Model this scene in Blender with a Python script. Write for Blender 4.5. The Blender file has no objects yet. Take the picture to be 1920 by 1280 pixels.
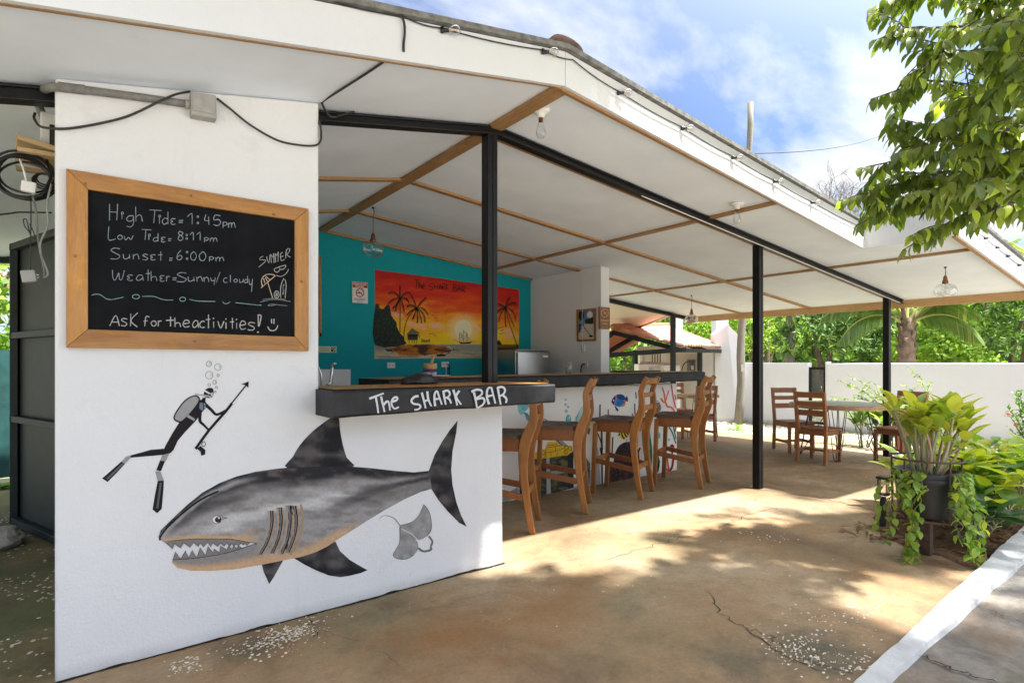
import bpy, bmesh, math, random
import numpy as np
from mathutils import Vector, Matrix, noise
from mathutils.geometry import delaunay_2d_cdt
random.seed(7)
RNG = np.random.default_rng(11)
S = bpy.context.scene
COL = S.collection
R = math.radians

# ---------------------------------------------------------------- camera, sky, sun, exposure
FPX = 1039.0            # focal length in pixels of the 1920 px wide photograph
HC = 1.30               # camera height
cam = bpy.data.cameras.new('camera')
cam.sensor_width = 36.0
cam.lens = 36.0 * FPX / 1920.0
cam.shift_y = 41.0 / 1920.0
cam.clip_start = 0.02
cam.clip_end = 500.0
camo = bpy.data.objects.new('camera', cam)
COL.objects.link(camo)
camo.location = (0, 0, HC)
camo.rotation_euler = (R(90), 0, -math.atan2(0.6, 0.8))
S.camera = camo

SUN = Vector((0.70, -1.0, 3.0)).normalized()
W = bpy.data.worlds.new('World')
S.world = W
W.use_nodes = True
nt = W.node_tree
nt.nodes.clear()
wo = nt.nodes.new('ShaderNodeOutputWorld')
bg = nt.nodes.new('ShaderNodeBackground')
bg.inputs['Strength'].default_value = 0.15
sky = nt.nodes.new('ShaderNodeTexSky')
sky.sky_type = 'NISHITA'
sky.sun_disc = False
sky.sun_elevation = math.asin(SUN.z)
sky.sun_rotation = math.atan2(SUN.x, SUN.y)
sky.air_density = 1.0
sky.dust_density = 0.6
tc = nt.nodes.new('ShaderNodeTexCoord')
sep = nt.nodes.new('ShaderNodeSeparateXYZ')
nt.links.new(tc.outputs['Generated'], sep.inputs[0])
def wmath(op, a, b=None, clamp=False):
    n = nt.nodes.new('ShaderNodeMath'); n.operation = op; n.use_clamp = clamp
    for i, x in enumerate((a, b)):
        if x is None: continue
        if isinstance(x, (int, float)): n.inputs[i].default_value = x
        else: nt.links.new(x, n.inputs[i])
    return n.outputs[0]
zz = wmath('ADD', wmath('MAXIMUM', sep.outputs[2], 0.0), 0.16)
cx = wmath('DIVIDE', sep.outputs[0], zz)
cy = wmath('DIVIDE', sep.outputs[1], zz)
comb = nt.nodes.new('ShaderNodeCombineXYZ')
nt.links.new(cx, comb.inputs[0]); nt.links.new(cy, comb.inputs[1])
mp = nt.nodes.new('ShaderNodeMapping')
mp.inputs['Rotation'].default_value = (0, 0, R(-20))
mp.inputs['Scale'].default_value = (0.55, 1.25, 1)
mp.inputs['Location'].default_value = (0.35, 0.9, 0)
nt.links.new(comb.outputs[0], mp.inputs[0])
nz = nt.nodes.new('ShaderNodeTexNoise')
nz.inputs['Scale'].default_value = 1.25
nz.inputs['Detail'].default_value = 9
nz.inputs['Roughness'].default_value = 0.56
nz.inputs['Distortion'].default_value = 0.35
nt.links.new(mp.outputs[0], nz.inputs['Vector'])
lowc = wmath('MULTIPLY', wmath('SUBTRACT', 0.62, sep.outputs[2], True), 0.30)
cov = wmath('ADD', nz.outputs['Fac'], lowc)
cr = nt.nodes.new('ShaderNodeValToRGB')
cr.color_ramp.elements[0].position = 0.555
cr.color_ramp.elements[0].color = (0, 0, 0, 1)
cr.color_ramp.elements[1].position = 0.70
cr.color_ramp.elements[1].color = (1, 1, 1, 1)
nt.links.new(cov, cr.inputs[0])
mixc = nt.nodes.new('ShaderNodeMix'); mixc.data_type = 'RGBA'
skg = nt.nodes.new('ShaderNodeMix'); skg.data_type = 'RGBA'; skg.blend_type = 'MULTIPLY'
skg.inputs[0].default_value = 1.0
nt.links.new(sky.outputs[0], skg.inputs[6])
skg.inputs[7].default_value = (0.112, 0.137, 0.175, 1)
nt.links.new(skg.outputs[2], mixc.inputs[6])
mixc.inputs[7].default_value = (.86, .885, .92, 1)
nt.links.new(cr.outputs[0], mixc.inputs[0])
# glow added on the sun's side of the sky to brighten the shade
dt = nt.nodes.new('ShaderNodeVectorMath'); dt.operation = 'DOT_PRODUCT'
nt.links.new(tc.outputs['Generated'], dt.inputs[0]); dt.inputs[1].default_value = SUN
gl_ = wmath('MULTIPLY', wmath('POWER', wmath('MAXIMUM', dt.outputs['Value'], 0.0), 4.0), 6.2)
gc = nt.nodes.new('ShaderNodeCombineColor')
for i, f in enumerate((1.0, .98, .95)): nt.links.new(wmath('MULTIPLY', gl_, f), gc.inputs[i])
ad_ = nt.nodes.new('ShaderNodeMix'); ad_.data_type = 'RGBA'; ad_.blend_type = 'ADD'; ad_.inputs[0].default_value = 1.0
nt.links.new(mixc.outputs[2], ad_.inputs[6]); nt.links.new(gc.outputs[0], ad_.inputs[7])
nt.links.new(ad_.outputs[2], bg.inputs[0])
nt.links.new(bg.outputs[0], wo.inputs[0])

sl = bpy.data.lights.new('sun', 'SUN')
sl.energy = 2.0
sl.angle = R(1.4)
sl.color = (1.0, 0.97, 0.93)
so = bpy.data.objects.new('sun', sl)
COL.objects.link(so)
so.rotation_mode = 'QUATERNION'
so.rotation_quaternion = SUN.to_track_quat('Z', 'Y')
so.location = (3, -4, 12)

S.view_settings.view_transform = 'Standard'
S.view_settings.look = 'None'
S.view_settings.exposure = 2.96
S.view_settings.gamma = 1.0
S.view_settings.use_curve_mapping = False
S.cycles.max_bounces = 10
S.cycles.diffuse_bounces = 6
S.cycles.transparent_max_bounces = 24
S.cycles.transmission_bounces = 6
S.cycles.caustics_reflective = False
S.cycles.caustics_refractive = False
S.cycles.use_denoising = True
try:
    S.cycles.sample_clamp_indirect = 6.0
except Exception:
    pass

# ---------------------------------------------------------------- geometry of the view (photo pixels -> points in the place)
def ray(u, v):
    x = (u - 960.0) / FPX
    return Vector((.8 * x + .6, -.6 * x + .8, (681.0 - v) / FPX))
C0 = Vector((0, 0, HC))
def pY(u, v, Y): r = ray(u, v); return C0 + r * (Y / r.y)
def pX(u, v, X): r = ray(u, v); return C0 + r * (X / r.x)
def pZ(u, v, Z): r = ray(u, v); return C0 + r * ((Z - HC) / r.z)
def pD(u, v, d): return C0 + ray(u, v) * d
def proj(p):
    x, y, z = p[0], p[1], p[2]
    d = .6 * x + .8 * y
    if d < .05: return None
    return 960 + FPX * (.8 * x - .6 * y) / d, 681 - FPX * (z - HC) / d, d

# ---------------------------------------------------------------- objects
ROOT = {}
def tag(o, label=None, cat=None, group=None, kind=None):
    if label: o['label'] = label
    if cat: o['category'] = cat
    if group: o['group'] = group
    if kind: o['kind'] = kind
    return o
def thing(name, loc, label, cat, group=None):
    o = bpy.data.objects.new(name, None)
    o.empty_display_size = 0.1
    o.location = loc
    COL.objects.link(o)
    ROOT[o] = Vector(loc)
    return tag(o, label, cat, group)
def copy_tree(o, parent=None):
    c = o.copy()
    COL.objects.link(c)
    if parent is not None: c.parent = parent
    for ch in list(o.children):
        copy_tree(ch, c)
    return c

def lin(*rgb):
    out = []
    for c in rgb:
        c = c / 255.0
        out.append(c / 12.92 if c <= .04045 else ((c + .055) / 1.055) ** 2.4)
    return tuple(out)

class MB:
    def __init__(s):
        s.v = []; s.f = []; s.c = []
    def add(s, vs, fs, col=None):
        b = len(s.v)
        s.v += [tuple(x) for x in vs]
        s.f += [tuple(i + b for i in f) for f in fs]
        s.c += [col or (1, 1, 1)] * len(vs) if not isinstance(col, list) else col
        return s
    def box(s, x0, x1, y0, y1, z0, z1, col=None):
        v = [(x, y, z) for z in (z0, z1) for y in (y0, y1) for x in (x0, x1)]
        return s.add(v, [(0, 2, 3, 1), (4, 5, 7, 6), (0, 1, 5, 4), (2, 6, 7, 3), (0, 4, 6, 2), (1, 3, 7, 5)], col)
    def boxm(s, M, sx, sy, sz, col=None):
        v = [M @ Vector((x * sx / 2, y * sy / 2, z * sz / 2)) for z in (-1, 1) for y in (-1, 1) for x in (-1, 1)]
        return s.add(v, [(0, 2, 3, 1), (4, 5, 7, 6), (0, 1, 5, 4), (2, 6, 7, 3), (0, 4, 6, 2), (1, 3, 7, 5)], col)
    def bar(s, a, b, w, h, up=(0, 0, 1), col=None):
        a = Vector(a); b = Vector(b); d = (b - a)
        L = d.length; d.normalize()
        x = d.cross(Vector(up))
        if x.length < 1e-4: x = d.cross(Vector((0, 1, 0)))
        x.normalize(); z = x.cross(d)
        M = Matrix(((x.x, d.x, z.x, 0), (x.y, d.y, z.y, 0), (x.z, d.z, z.z, 0), (0, 0, 0, 1)))
        M = Matrix.Translation((a + b) / 2) @ M
        return s.boxm(M, w, L, h, col)
    def prism(s, pts, vec, col=None):
        pts = [Vector(p) for p in pts]; vec = Vector(vec); n = len(pts)
        v = pts + [p + vec for p in pts]
        f = [tuple(range(n))[::-1], tuple(range(n, 2 * n))] + [(i, (i + 1) % n, n + (i + 1) % n, n + i) for i in range(n)]
        return s.add(v, f, col)
    def tube(s, pts, r, n=8, col=None, caps=True):
        pts = [Vector(p) for p in pts]
        m = len(pts)
        rr = r if isinstance(r, (list, tuple)) else [r] * m
        ref = None; vs = []
        for i, p in enumerate(pts):
            d = (pts[min(i + 1, m - 1)] - pts[max(i - 1, 0)])
            if d.length < 1e-9: d = Vector((0, 0, 1))
            d.normalize()
            if ref is None:
                ref = d.orthogonal().normalized()
            ref = ref - d * ref.dot(d)
            if ref.length < 1e-6: ref = d.orthogonal()
            ref.normalize(); q = d.cross(ref)
            for k in range(n):
                a = 2 * math.pi * k / n
                vs.append(p + (ref * math.cos(a) + q * math.sin(a)) * rr[i])
        fs = [(i * n + k, i * n + (k + 1) % n, (i + 1) * n + (k + 1) % n, (i + 1) * n + k) for i in range(m - 1) for k in range(n)]
        if caps:
            fs += [tuple(range(n))[::-1], tuple((m - 1) * n + k for k in range(n))]
        return s.add(vs, fs, col)
    def lathe(s, prof, c, n=24, col=None, M=None):
        c = Vector(c); vs = []
        for (r, z) in prof:
            for k in range(n):
                a = 2 * math.pi * k / n
                p = Vector((max(r, 1e-4) * math.cos(a), max(r, 1e-4) * math.sin(a), z))
                vs.append(c + (M @ p if M is not None else p))
        m = len(prof)
        fs = [(i * n + k, i * n + (k + 1) % n, (i + 1) * n + (k + 1) % n, (i + 1) * n + k) for i in range(m - 1) for k in range(n)]
        return s.add(vs, fs, col)
    def build(s, name, mat, parent=None, smooth=False, bevel=0.0, cols=False, seg=2):
        off = Vector((0, 0, 0))
        p = parent
        while p is not None:
            if p in ROOT: off = ROOT[p]; break
            p = p.parent
        me = bpy.data.meshes.new(name)
        me.from_pydata([tuple(Vector(v) - off) for v in s.v], [], s.f)
        if cols:
            a = me.color_attributes.new('Col', 'FLOAT_COLOR', 'POINT')
            arr = np.ones((len(s.v), 4), dtype=np.float32)
            arr[:, :3] = np.array(s.c, dtype=np.float32)
            a.data.foreach_set('color', arr.ravel())
        if smooth:
            me.polygons.foreach_set('use_smooth', [True] * len(me.polygons))
        me.materials.append(mat)
        me.update()
        o = bpy.data.objects.new(name, me)
        COL.objects.link(o)
        if parent is not None: o.parent = parent
        if bevel > 0:
            m = o.modifiers.new('edge', 'BEVEL')
            m.width = bevel; m.segments = seg; m.limit_method = 'ANGLE'; m.angle_limit = R(40)
        return o

def catmull(pts, n=4, closed=False):
    P = [Vector(p) for p in pts]
    m = len(P)
    if m < 3: return P
    out = []
    rng = range(m) if closed else range(m - 1)
    for i in rng:
        if closed:
            a, b, c, d = P[(i - 1) % m], P[i], P[(i + 1) % m], P[(i + 2) % m]
        else:
            a, b, c, d = P[max(i - 1, 0)], P[i], P[i + 1], P[min(i + 2, m - 1)]
        for k in range(n):
            t = k / n
            out.append(0.5 * ((2 * b) + (c - a) * t + (2 * a - 5 * b + 4 * c - d) * t * t + (3 * b - a - 3 * c + d) * t ** 3))
    if not closed: out.append(P[-1])
    return out

# flat painted shapes: outlines in photo pixels, thrown on the wall they are painted on
class Paint:
    def __init__(s, plane, normal, eps=0.0012):
        s.mb = MB(); s.plane = plane; s.n = Vector(normal); s.k = 1; s.eps = eps
    def P(s, u, v, k=None):
        return s.plane(u, v) + s.n * (s.eps * (k if k is not None else s.k))
    def poly(s, pts, col, sm=0, k=None):
        pts = [(p[0], p[1]) for p in pts]
        if sm: pts = [(p.x, p.y) for p in catmull([(a, b, 0) for a, b in pts], sm, True)]
        s.mb.add([s.P(u, v, k) for u, v in pts], [tuple(range(len(pts)))], col)
        return s
    def ell(s, u, v, ru, rv, col, k=None, n=20):
        return s.poly([(u + ru * math.cos(2 * math.pi * i / n), v + rv * math.sin(2 * math.pi * i / n)) for i in range(n)], col, 0, k)
    def ring(s, u, v, ru, rv, w, col, k=None, n=20):
        return s.stroke([(u + ru * math.cos(2 * math.pi * i / n), v + rv * math.sin(2 * math.pi * i / n)) for i in range(n + 1)], w, col, k, sm=1)
    def stroke(s, pts, w, col, k=None, sm=4, taper=0.0, jit=0.0):
        pts = [Vector((p[0], p[1], 0)) for p in pts]
        if sm > 1 and len(pts) > 2: pts = catmull(pts, sm)
        m = len(pts); L = []; Rr = []
        for i, p in enumerate(pts):
            d = pts[min(i + 1, m - 1)] - pts[max(i - 1, 0)]
            if d.length < 1e-6: d = Vector((1, 0, 0))
            d.normalize()
            t = i / max(m - 1, 1)
            ww = w * (1 - taper * t) * (1 + random.uniform(-jit, jit))
            nn = Vector((-d.y, d.x, 0)) * ww / 2
            L.append(p + nn); Rr.append(p - nn)
        vs = [s.P(a.x, a.y, k) for a in L] + [s.P(a.x, a.y, k) for a in Rr]
        s.mb.add(vs, [(i, i + 1, m + i + 1, m + i) for i in range(m - 1)], col)
        return s
    def field(s, pts, colf, step, sm=0, k=None):
        if sm: pts = [(p.x, p.y) for p in catmull([(a, b, 0) for a, b in pts], sm, True)]
        n = len(pts)
        us = [p[0] for p in pts]; vs_ = [p[1] for p in pts]
        def inside(x, y):
            r = False; j = n - 1
            for i in range(n):
                if (pts[i][1] > y) != (pts[j][1] > y) and x < (pts[j][0] - pts[i][0]) * (y - pts[i][1]) / (pts[j][1] - pts[i][1]) + pts[i][0]:
                    r = not r
                j = i
            return r
        g = [Vector(p) for p in pts]
        y = min(vs_) + step / 2; row = 0
        while y < max(vs_):
            x = min(us) + step / 2 + (step / 2 if row % 2 else 0)
            while x < max(us):
                if inside(x, y): g.append(Vector((x, y)))
                x += step
            y += step; row += 1
        r = delaunay_2d_cdt(g, [], [list(range(n))], 1, 1e-4)
        vv = r[0]
        s.mb.add([s.P(p.x, p.y, k) for p in vv], [tuple(f) for f in r[2]], [colf(p.x, p.y) for p in vv])
        return s

def fbm(x, y, z=0.0, o=4):
    return noise.fractal((x, y, z), 1.0, 2.0, o)
def mixc3(a, b, t):
    t = max(0.0, min(1.0, t))
    return tuple(a[i] + (b[i] - a[i]) * t for i in range(3))
def sstep(a, b, x):
    t = max(0.0, min(1.0, (x - a) / (b - a)))
    return t * t * (3 - 2 * t)

# many leaves as one mesh (numpy): base point, direction, blade normal, length, width
PROF = {4: ([0, .30, .66, 1.0], [.10, .92, .80, .03]), 3: ([0, .45, 1.0], [.10, 1.0, .03]), 6: ([0, .15, .35, .58, .82, 1.0], [.06, .62, .98, .95, .55, .02])}
def leaf_arrays(P, D, N, L, Wd, cols, droop=0.25, st=4, fold=0.25):
    P = np.asarray(P, float); D = np.asarray(D, float); N = np.asarray(N, float)
    D /= np.linalg.norm(D, axis=1, keepdims=True) + 1e-9
    Sd = np.cross(D, N); Sd /= np.linalg.norm(Sd, axis=1, keepdims=True) + 1e-9
    N = np.cross(Sd, D)
    n = len(P)
    L = np.broadcast_to(np.asarray(L, float), (n,)); Wd = np.broadcast_to(np.asarray(Wd, float), (n,))
    dr = np.broadcast_to(np.asarray(droop, float), (n,))
    s, w = PROF[st]
    V = np.zeros((n, st, 3, 3))
    for i, (a, b) in enumerate(zip(s, w)):
        c = P + D * (L * a * (1 - .25 * np.abs(dr) * a))[:, None] - N * (L * dr * a * a)[:, None]
        V[:, i, 1] = c
        V[:, i, 0] = c + Sd * (Wd * b * .5)[:, None] + N * (Wd * b * .5 * fold)[:, None]
        V[:, i, 2] = c - Sd * (Wd * b * .5)[:, None] + N * (Wd * b * .5 * fold)[:, None]
    V = V.reshape(n * st * 3, 3)
    base = (np.arange(n) * st * 3)[:, None]
    fl = []
    for i in range(st - 1):
        for j in (0, 1):
            a = i * 3 + j
            fl.append([a, a + 1, a + 4, a + 3])
    F = (base[:, None, :] + np.array(fl)[None]).reshape(-1, 4)
    Cc = np.repeat(np.asarray(cols, float), st * 3, axis=0)
    return V, F, Cc
def build_np(name, parts, mat, parent=None, smooth=True):
    V = np.concatenate([p[0] for p in parts]); Cc = np.concatenate([p[2] for p in parts])
    F = []; o = 0
    for p in parts:
        F.append(p[1] + o); o += len(p[0])
    F = np.concatenate(F)
    p = parent; off = Vector((0, 0, 0))
    while p is not None:
        if p in ROOT: off = ROOT[p]; break
        p = p.parent
    V = V - np.array(off)
    me = bpy.data.meshes.new(name)
    me.vertices.add(len(V)); me.vertices.foreach_set('co', V.astype(np.float32).ravel())
    me.loops.add(F.size); me.loops.foreach_set('vertex_index', F.astype(np.int32).ravel())
    me.polygons.add(len(F)); me.polygons.foreach_set('loop_start', np.arange(0, F.size, 4, dtype=np.int32))
    me.polygons.foreach_set('loop_total', np.full(len(F), 4, dtype=np.int32))
    if smooth: me.polygons.foreach_set('use_smooth', np.ones(len(F), dtype=bool))
    me.update(calc_edges=True)
    a = me.color_attributes.new('Col', 'FLOAT_COLOR', 'POINT')
    arr = np.ones((len(V), 4), dtype=np.float32); arr[:, :3] = Cc
    a.data.foreach_set('color', arr.ravel())
    me.materials.append(mat)
    ob = bpy.data.objects.new(name, me); COL.objects.link(ob)
    if parent is not None: ob.parent = parent
    return ob
def unit(n):
    v = RNG.normal(size=(n, 3)); return v / np.linalg.norm(v, axis=1, keepdims=True)
def leafcols(n, a, b, c=None, pc=0.15):
    t = RNG.random(n)[:, None]
    col = np.array(a)[None] * (1 - t) + np.array(b)[None] * t
    if c is not None:
        m = RNG.random(n) < pc
        col[m] = np.array(c)
    return col * (0.85 + 0.3 * RNG.random(n)[:, None])
# ---------------------------------------------------------------- materials
def newmat(name):
    m = bpy.data.materials.new(name); m.use_nodes = True
    n = m.node_tree.nodes; n.clear()
    out = n.new('ShaderNodeOutputMaterial'); b = n.new('ShaderNodeBsdfPrincipled')
    m.node_tree.links.new(b.outputs[0], out.inputs[0])
    return m, m.node_tree, b, out
def N(t, typ, **kw):
    n = t.nodes.new(typ)
    for k, v in kw.items():
        if k in n.inputs: n.inputs[k].default_value = v
        else: setattr(n, k, v)
    return n
def coords(t, scale=(1, 1, 1), rot=(0, 0, 0), kind='Object'):
    c = t.nodes.new('ShaderNodeTexCoord'); m = t.nodes.new('ShaderNodeMapping')
    m.inputs['Scale'].default_value = scale; m.inputs['Rotation'].default_value = rot
    t.links.new(c.outputs[kind], m.inputs[0]); return m.outputs[0]
def noi(t, vec, sc, det=5, ro=.55, dist=0.0):
    n = N(t, 'ShaderNodeTexNoise', Scale=sc, Detail=det, Roughness=ro, Distortion=dist)
    t.links.new(vec, n.inputs['Vector']); return n.outputs['Fac']
def ramp(t, fac, stops):
    r = t.nodes.new('ShaderNodeValToRGB'); e = r.color_ramp.elements
    while len(e) < len(stops): e.new(.5)
    for i, (p, c) in enumerate(stops):
        e[i].position = p; e[i].color = (c[0], c[1], c[2], 1) if not isinstance(c, (int, float)) else (c, c, c, 1)
    t.links.new(fac, r.inputs[0]); return r.outputs[0]
def mixn(t, fac, a, b, mode='MIX'):
    n = t.nodes.new('ShaderNodeMix'); n.data_type = 'RGBA'; n.blend_type = mode
    for s, x in ((0, fac), (6, a), (7, b)):
        if isinstance(x, (int, float)): n.inputs[s].default_value = x
        elif isinstance(x, tuple): n.inputs[s].default_value = (x[0], x[1], x[2], 1)
        else: t.links.new(x, n.inputs[s])
    return n.outputs[2]
def bump(t, b, h, st=.3, di=.01, prev=None):
    n = N(t, 'ShaderNodeBump', Strength=st, Distance=di)
    t.links.new(h, n.inputs['Height'])
    if prev is not None: t.links.new(prev, n.inputs['Normal'])
    t.links.new(n.outputs[0], b.inputs['Normal']); return n.outputs[0]
def plain(name, c, rough=.6, var=.15, sc=8, bst=.15, bsc=60, metal=0, spec=.5, bdi=.002):
    m, t, b, o = newmat(name)
    v = coords(t)
    f = noi(t, v, sc)
    col = ramp(t, f, [(.3, tuple(x * (1 - var) for x in c)), (.7, tuple(min(1, x * (1 + var)) for x in c))])
    t.links.new(col, b.inputs['Base Color'])
    b.inputs['Roughness'].default_value = rough; b.inputs['Metallic'].default_value = metal
    b.inputs['Specular IOR Level'].default_value = spec
    if bst: bump(t, b, noi(t, v, bsc, 3), bst, bdi)
    return m
def stucco(name, c, dirt=True, bst=.55, sc=85, paint=False):
    m, t, b, o = newmat(name)
    v = coords(t)
    if paint:
        a = N(t, 'ShaderNodeVertexColor', layer_name='Col'); base = a.outputs[0]
        base = mixn(t, .5, base, ramp(t, noi(t, v, 60, 4, .7), [(.25, .78), (.75, 1.1)]), 'MULTIPLY')
    else:
        base = ramp(t, noi(t, v, 1.3, 4), [(.3, tuple(x * .95 for x in c)), (.7, c)])
    if dirt:
        s = N(t, 'ShaderNodeSeparateXYZ'); t.links.new(v, s.inputs[0])
        z = N(t, 'ShaderNodeMath', operation='MULTIPLY_ADD'); t.links.new(s.outputs[2], z.inputs[0]); z.inputs[1].default_value = -9.0; z.inputs[2].default_value = .55
        z2 = N(t, 'ShaderNodeMath', operation='MULTIPLY', use_clamp=True); t.links.new(z.outputs[0], z2.inputs[0])
        t.links.new(noi(t, v, 9, 6, .65), z2.inputs[1])
        base = mixn(t, z2.outputs[0], base, (.16, .11, .07))
        sp = ramp(t, noi(t, v, 3.2, 8, .72), [(.60, 0), (.78, .32)])
        base = mixn(t, sp, base, (.46, .44, .41))
        ds = noi(t, coords(t, (9, 9, .7)), 1.0, 6, .7)
        base = mixn(t, ramp(t, ds, [(.62, 0), (.8, .22)]), base, (.40, .38, .34))
    t.links.new(base, b.inputs['Base Color']); b.inputs['Roughness'].default_value = .85
    b.inputs['Specular IOR Level'].default_value = .25
    h1 = noi(t, v, sc, 4, .6)
    n1 = bump(t, b, h1, bst, .006)
    bump(t, b, noi(t, v, 7, 3), .25, .02, n1)
    return m
def wood(name, c1, c2, axis=0, rough=.45, sc=6.0, knots=True, bst=.12):
    m, t, b, o = newmat(name)
    oi = t.nodes.new('ShaderNodeObjectInfo'); tone = ramp(t, oi.outputs['Random'], [(0, .84), (1, 1.12)])
    s = [9, 9, 9]; s[axis] = .9
    v = coords(t, tuple(s))
    g = noi(t, v, sc * .5, 6, .65, .8)
    g2 = noi(t, v, sc * 3.5, 4, .7)
    col = ramp(t, g, [(.25, c1), (.5, tuple((a + d) / 2 for a, d in zip(c1, c2))), (.75, c2)])
    col = mixn(t, .45, col, ramp(t, g2, [(.3, .45), (.65, 1.0)]), 'MULTIPLY')
    if knots:
        k = noi(t, coords(t), 3.3, 2)
        col = mixn(t, ramp(t, k, [(.62, 0), (.78, .5)]), col, tuple(x * .35 for x in c1))
    wear = noi(t, coords(t), 11, 6, .7)
    col = mixn(t, ramp(t, wear, [(.58, 0), (.75, .35)]), col, tuple(min(1, x * 1.5) for x in c2))
    col = mixn(t, 1.0, col, tone, 'MULTIPLY')
    t.links.new(col, b.inputs['Base Color']); t.links.new(ramp(t, wear, [(.35, max(.1, rough - .08)), (.7, min(1, rough + .3))]), b.inputs['Roughness'])
    if bst: bump(t, b, g2, bst, .003)
    return m
def vcol(name, rough=.7, nsc=40, amt=.35, transl=0.0, bst=0, spec=.4, sat=1.0):
    m, t, b, o = newmat(name)
    a = N(t, 'ShaderNodeVertexColor', layer_name='Col'); v = coords(t)
    c = mixn(t, amt, a.outputs[0], ramp(t, noi(t, v, nsc, 4, .65), [(.25, .55), (.75, 1.15)]), 'MULTIPLY')
    t.links.new(c, b.inputs['Base Color']); b.inputs['Roughness'].default_value = rough
    b.inputs['Specular IOR Level'].default_value = spec
    if bst: bump(t, b, noi(t, v, nsc * 2, 3), bst, .004)
    if transl > 0:
        tr = t.nodes.new('ShaderNodeBsdfTranslucent')
        cc = mixn(t, 1.0, c, (1.25, 1.3, .55), 'MULTIPLY'); t.links.new(cc, tr.inputs[0])
        ms = t.nodes.new('ShaderNodeMixShader'); ms.inputs[0].default_value = transl
        t.links.new(b.outputs[0], ms.inputs[1]); t.links.new(tr.outputs[0], ms.inputs[2]); t.links.new(ms.outputs[0], o.inputs[0])
    return m
def glassy(name, tint=(.93, .945, .945), refl=1.3):
    m, t, b, o = newmat(name)
    tr = t.nodes.new('ShaderNodeBsdfTransparent'); tr.inputs[0].default_value = (*tint, 1)
    gl = t.nodes.new('ShaderNodeBsdfGlossy'); gl.inputs['Roughness'].default_value = .02
    lw = N(t, 'ShaderNodeLayerWeight', Blend=.35)
    mu = N(t, 'ShaderNodeMath', operation='MULTIPLY'); t.links.new(lw.outputs['Facing'], mu.inputs[0]); mu.inputs[1].default_value = refl * .55
    ad = N(t, 'ShaderNodeMath', operation='ADD'); t.links.new(mu.outputs[0], ad.inputs[0]); ad.inputs[1].default_value = .05
    ms = t.nodes.new('ShaderNodeMixShader')
    t.links.new(ad.outputs[0], ms.inputs[0]); t.links.new(tr.outputs[0], ms.inputs[1]); t.links.new(gl.outputs[0], ms.inputs[2]); t.links.new(ms.outputs[0], o.inputs[0])
    return m

M_white = stucco('white_stucco', (.72, .72, .725))
M_white2 = stucco('white_wall_paint', (.71, .715, .73), bst=.25)
M_bar = stucco('bar_front_paint', (.83, .81, .77), bst=.12)
M_paint = stucco('mural_paint', None, dirt=False, paint=True)
M_teal = stucco('teal_wall_paint', (.008, .32, .37), dirt=False, bst=.2)
M_grey = stucco('partition_paint', (.80, .80, .80), dirt=False, bst=.25)
M_mural = vcol('canvas_paint', .75, 30, .25)
M_ceil = plain('ceiling_paint', (.80, .87, .97), .8, .05, 2.2, .25, 5, 0, .2, .012)
_t = M_ceil.node_tree; _b = [n for n in _t.nodes if n.type == 'BSDF_PRINCIPLED'][0]; _v = coords(_t)
_c = _b.inputs['Base Color'].links[0].from_socket
_t.links.new(mixn(_t, ramp(_t, noi(_t, _v, 2.6, 8, .74, .5), [(.64, 0), (.80, .30)]), _c, (.50, .46, .40)), _b.inputs['Base Color'])
M_soffit = plain('soffit_paint', (.74, .69, .58), .8, .05, 1.2, .1, 14, 0, .2)
M_batten = wood('batten_wood', (.30, .155, .055), (.46, .27, .12), 0, .55, 5, False)
M_battenY = wood('batten_wood_cross', (.30, .155, .055), (.46, .27, .12), 1, .55, 5, False)
M_steel = plain('black_steel_paint', (.0065, .0065, .0072), .42, .35, 20, .15, 40, 0, .3)
M_steelg = plain('gate_paint', (.006, .014, .014), .6, .35, 6, .2, 25)
M_black = plain('black_plastic', (.006, .006, .0065), .4, .2, 30, 0)
M_cable = plain('dark_cable', (.018, .017, .016), .5, .2, 30, 0)
M_conduit = plain('grey_conduit', (.17, .165, .155), .6, .3, 30, .2, 60)
M_boxgrey = plain('grey_box_plastic', (.33, .325, .30), .6, .15, 18, .2, 60)
M_frame = wood('board_frame_wood', (.31, .12, .022), (.56, .27, .06), 0, .38, 5)
M_frameV = wood('board_frame_wood_upright', (.31, .12, .022), (.56, .27, .06), 2, .38, 5)
M_slate = plain('slate', (.0075, .0082, .0095), .85, .45, 5, .2, 80, 0, .12)
M_chalk = vcol('chalk', .95, 220, .65)
M_slab = plain('charcoal_slab_paint', (.0135, .014, .0155), .5, .6, 9, .6, 16, 0, .3, .006)
M_top = wood('counter_top_wood', (.30, .12, .03), (.62, .33, .11), 0, .3, 4)
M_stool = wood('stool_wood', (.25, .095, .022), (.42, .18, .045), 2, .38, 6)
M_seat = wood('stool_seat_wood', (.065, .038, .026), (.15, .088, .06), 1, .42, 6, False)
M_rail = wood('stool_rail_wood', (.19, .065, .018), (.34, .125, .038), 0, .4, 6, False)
M_chair = wood('chair_wood', (.27, .095, .03), (.44, .18, .07), 2, .4, 6)
M_chairh = wood('chair_slat_wood', (.27, .095, .03), (.44, .18, .07), 0, .4, 6)
M_table = wood('table_wood', (.36, .20, .08), (.55, .36, .17), 0, .4, 3)
M_tabletop = wood('table_weathered_top', (.30, .27, .22), (.48, .45, .40), 0, .35, 3)
M_roof = plain('roof_sheet', (.17, .165, .15), .75, .45, 22, .35, 30)
M_tile = vcol('roof_tile', .8, 18, .5, 0, .3)
M_rust = plain('rusty_steel', (.085, .05, .032), .8, .45, 25, .5, 50)
M_bucket = plain('black_bucket', (.020, .019, .019), .5, .35, 7, .25, 20)
M_stain = plain('stainless', (.42, .42, .42), .28, .06, 3, .05, 120, 1.0)
M_chrome = plain('chrome', (.6, .6, .6), .12, .02, 3, 0, 10, 1.0)
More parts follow.
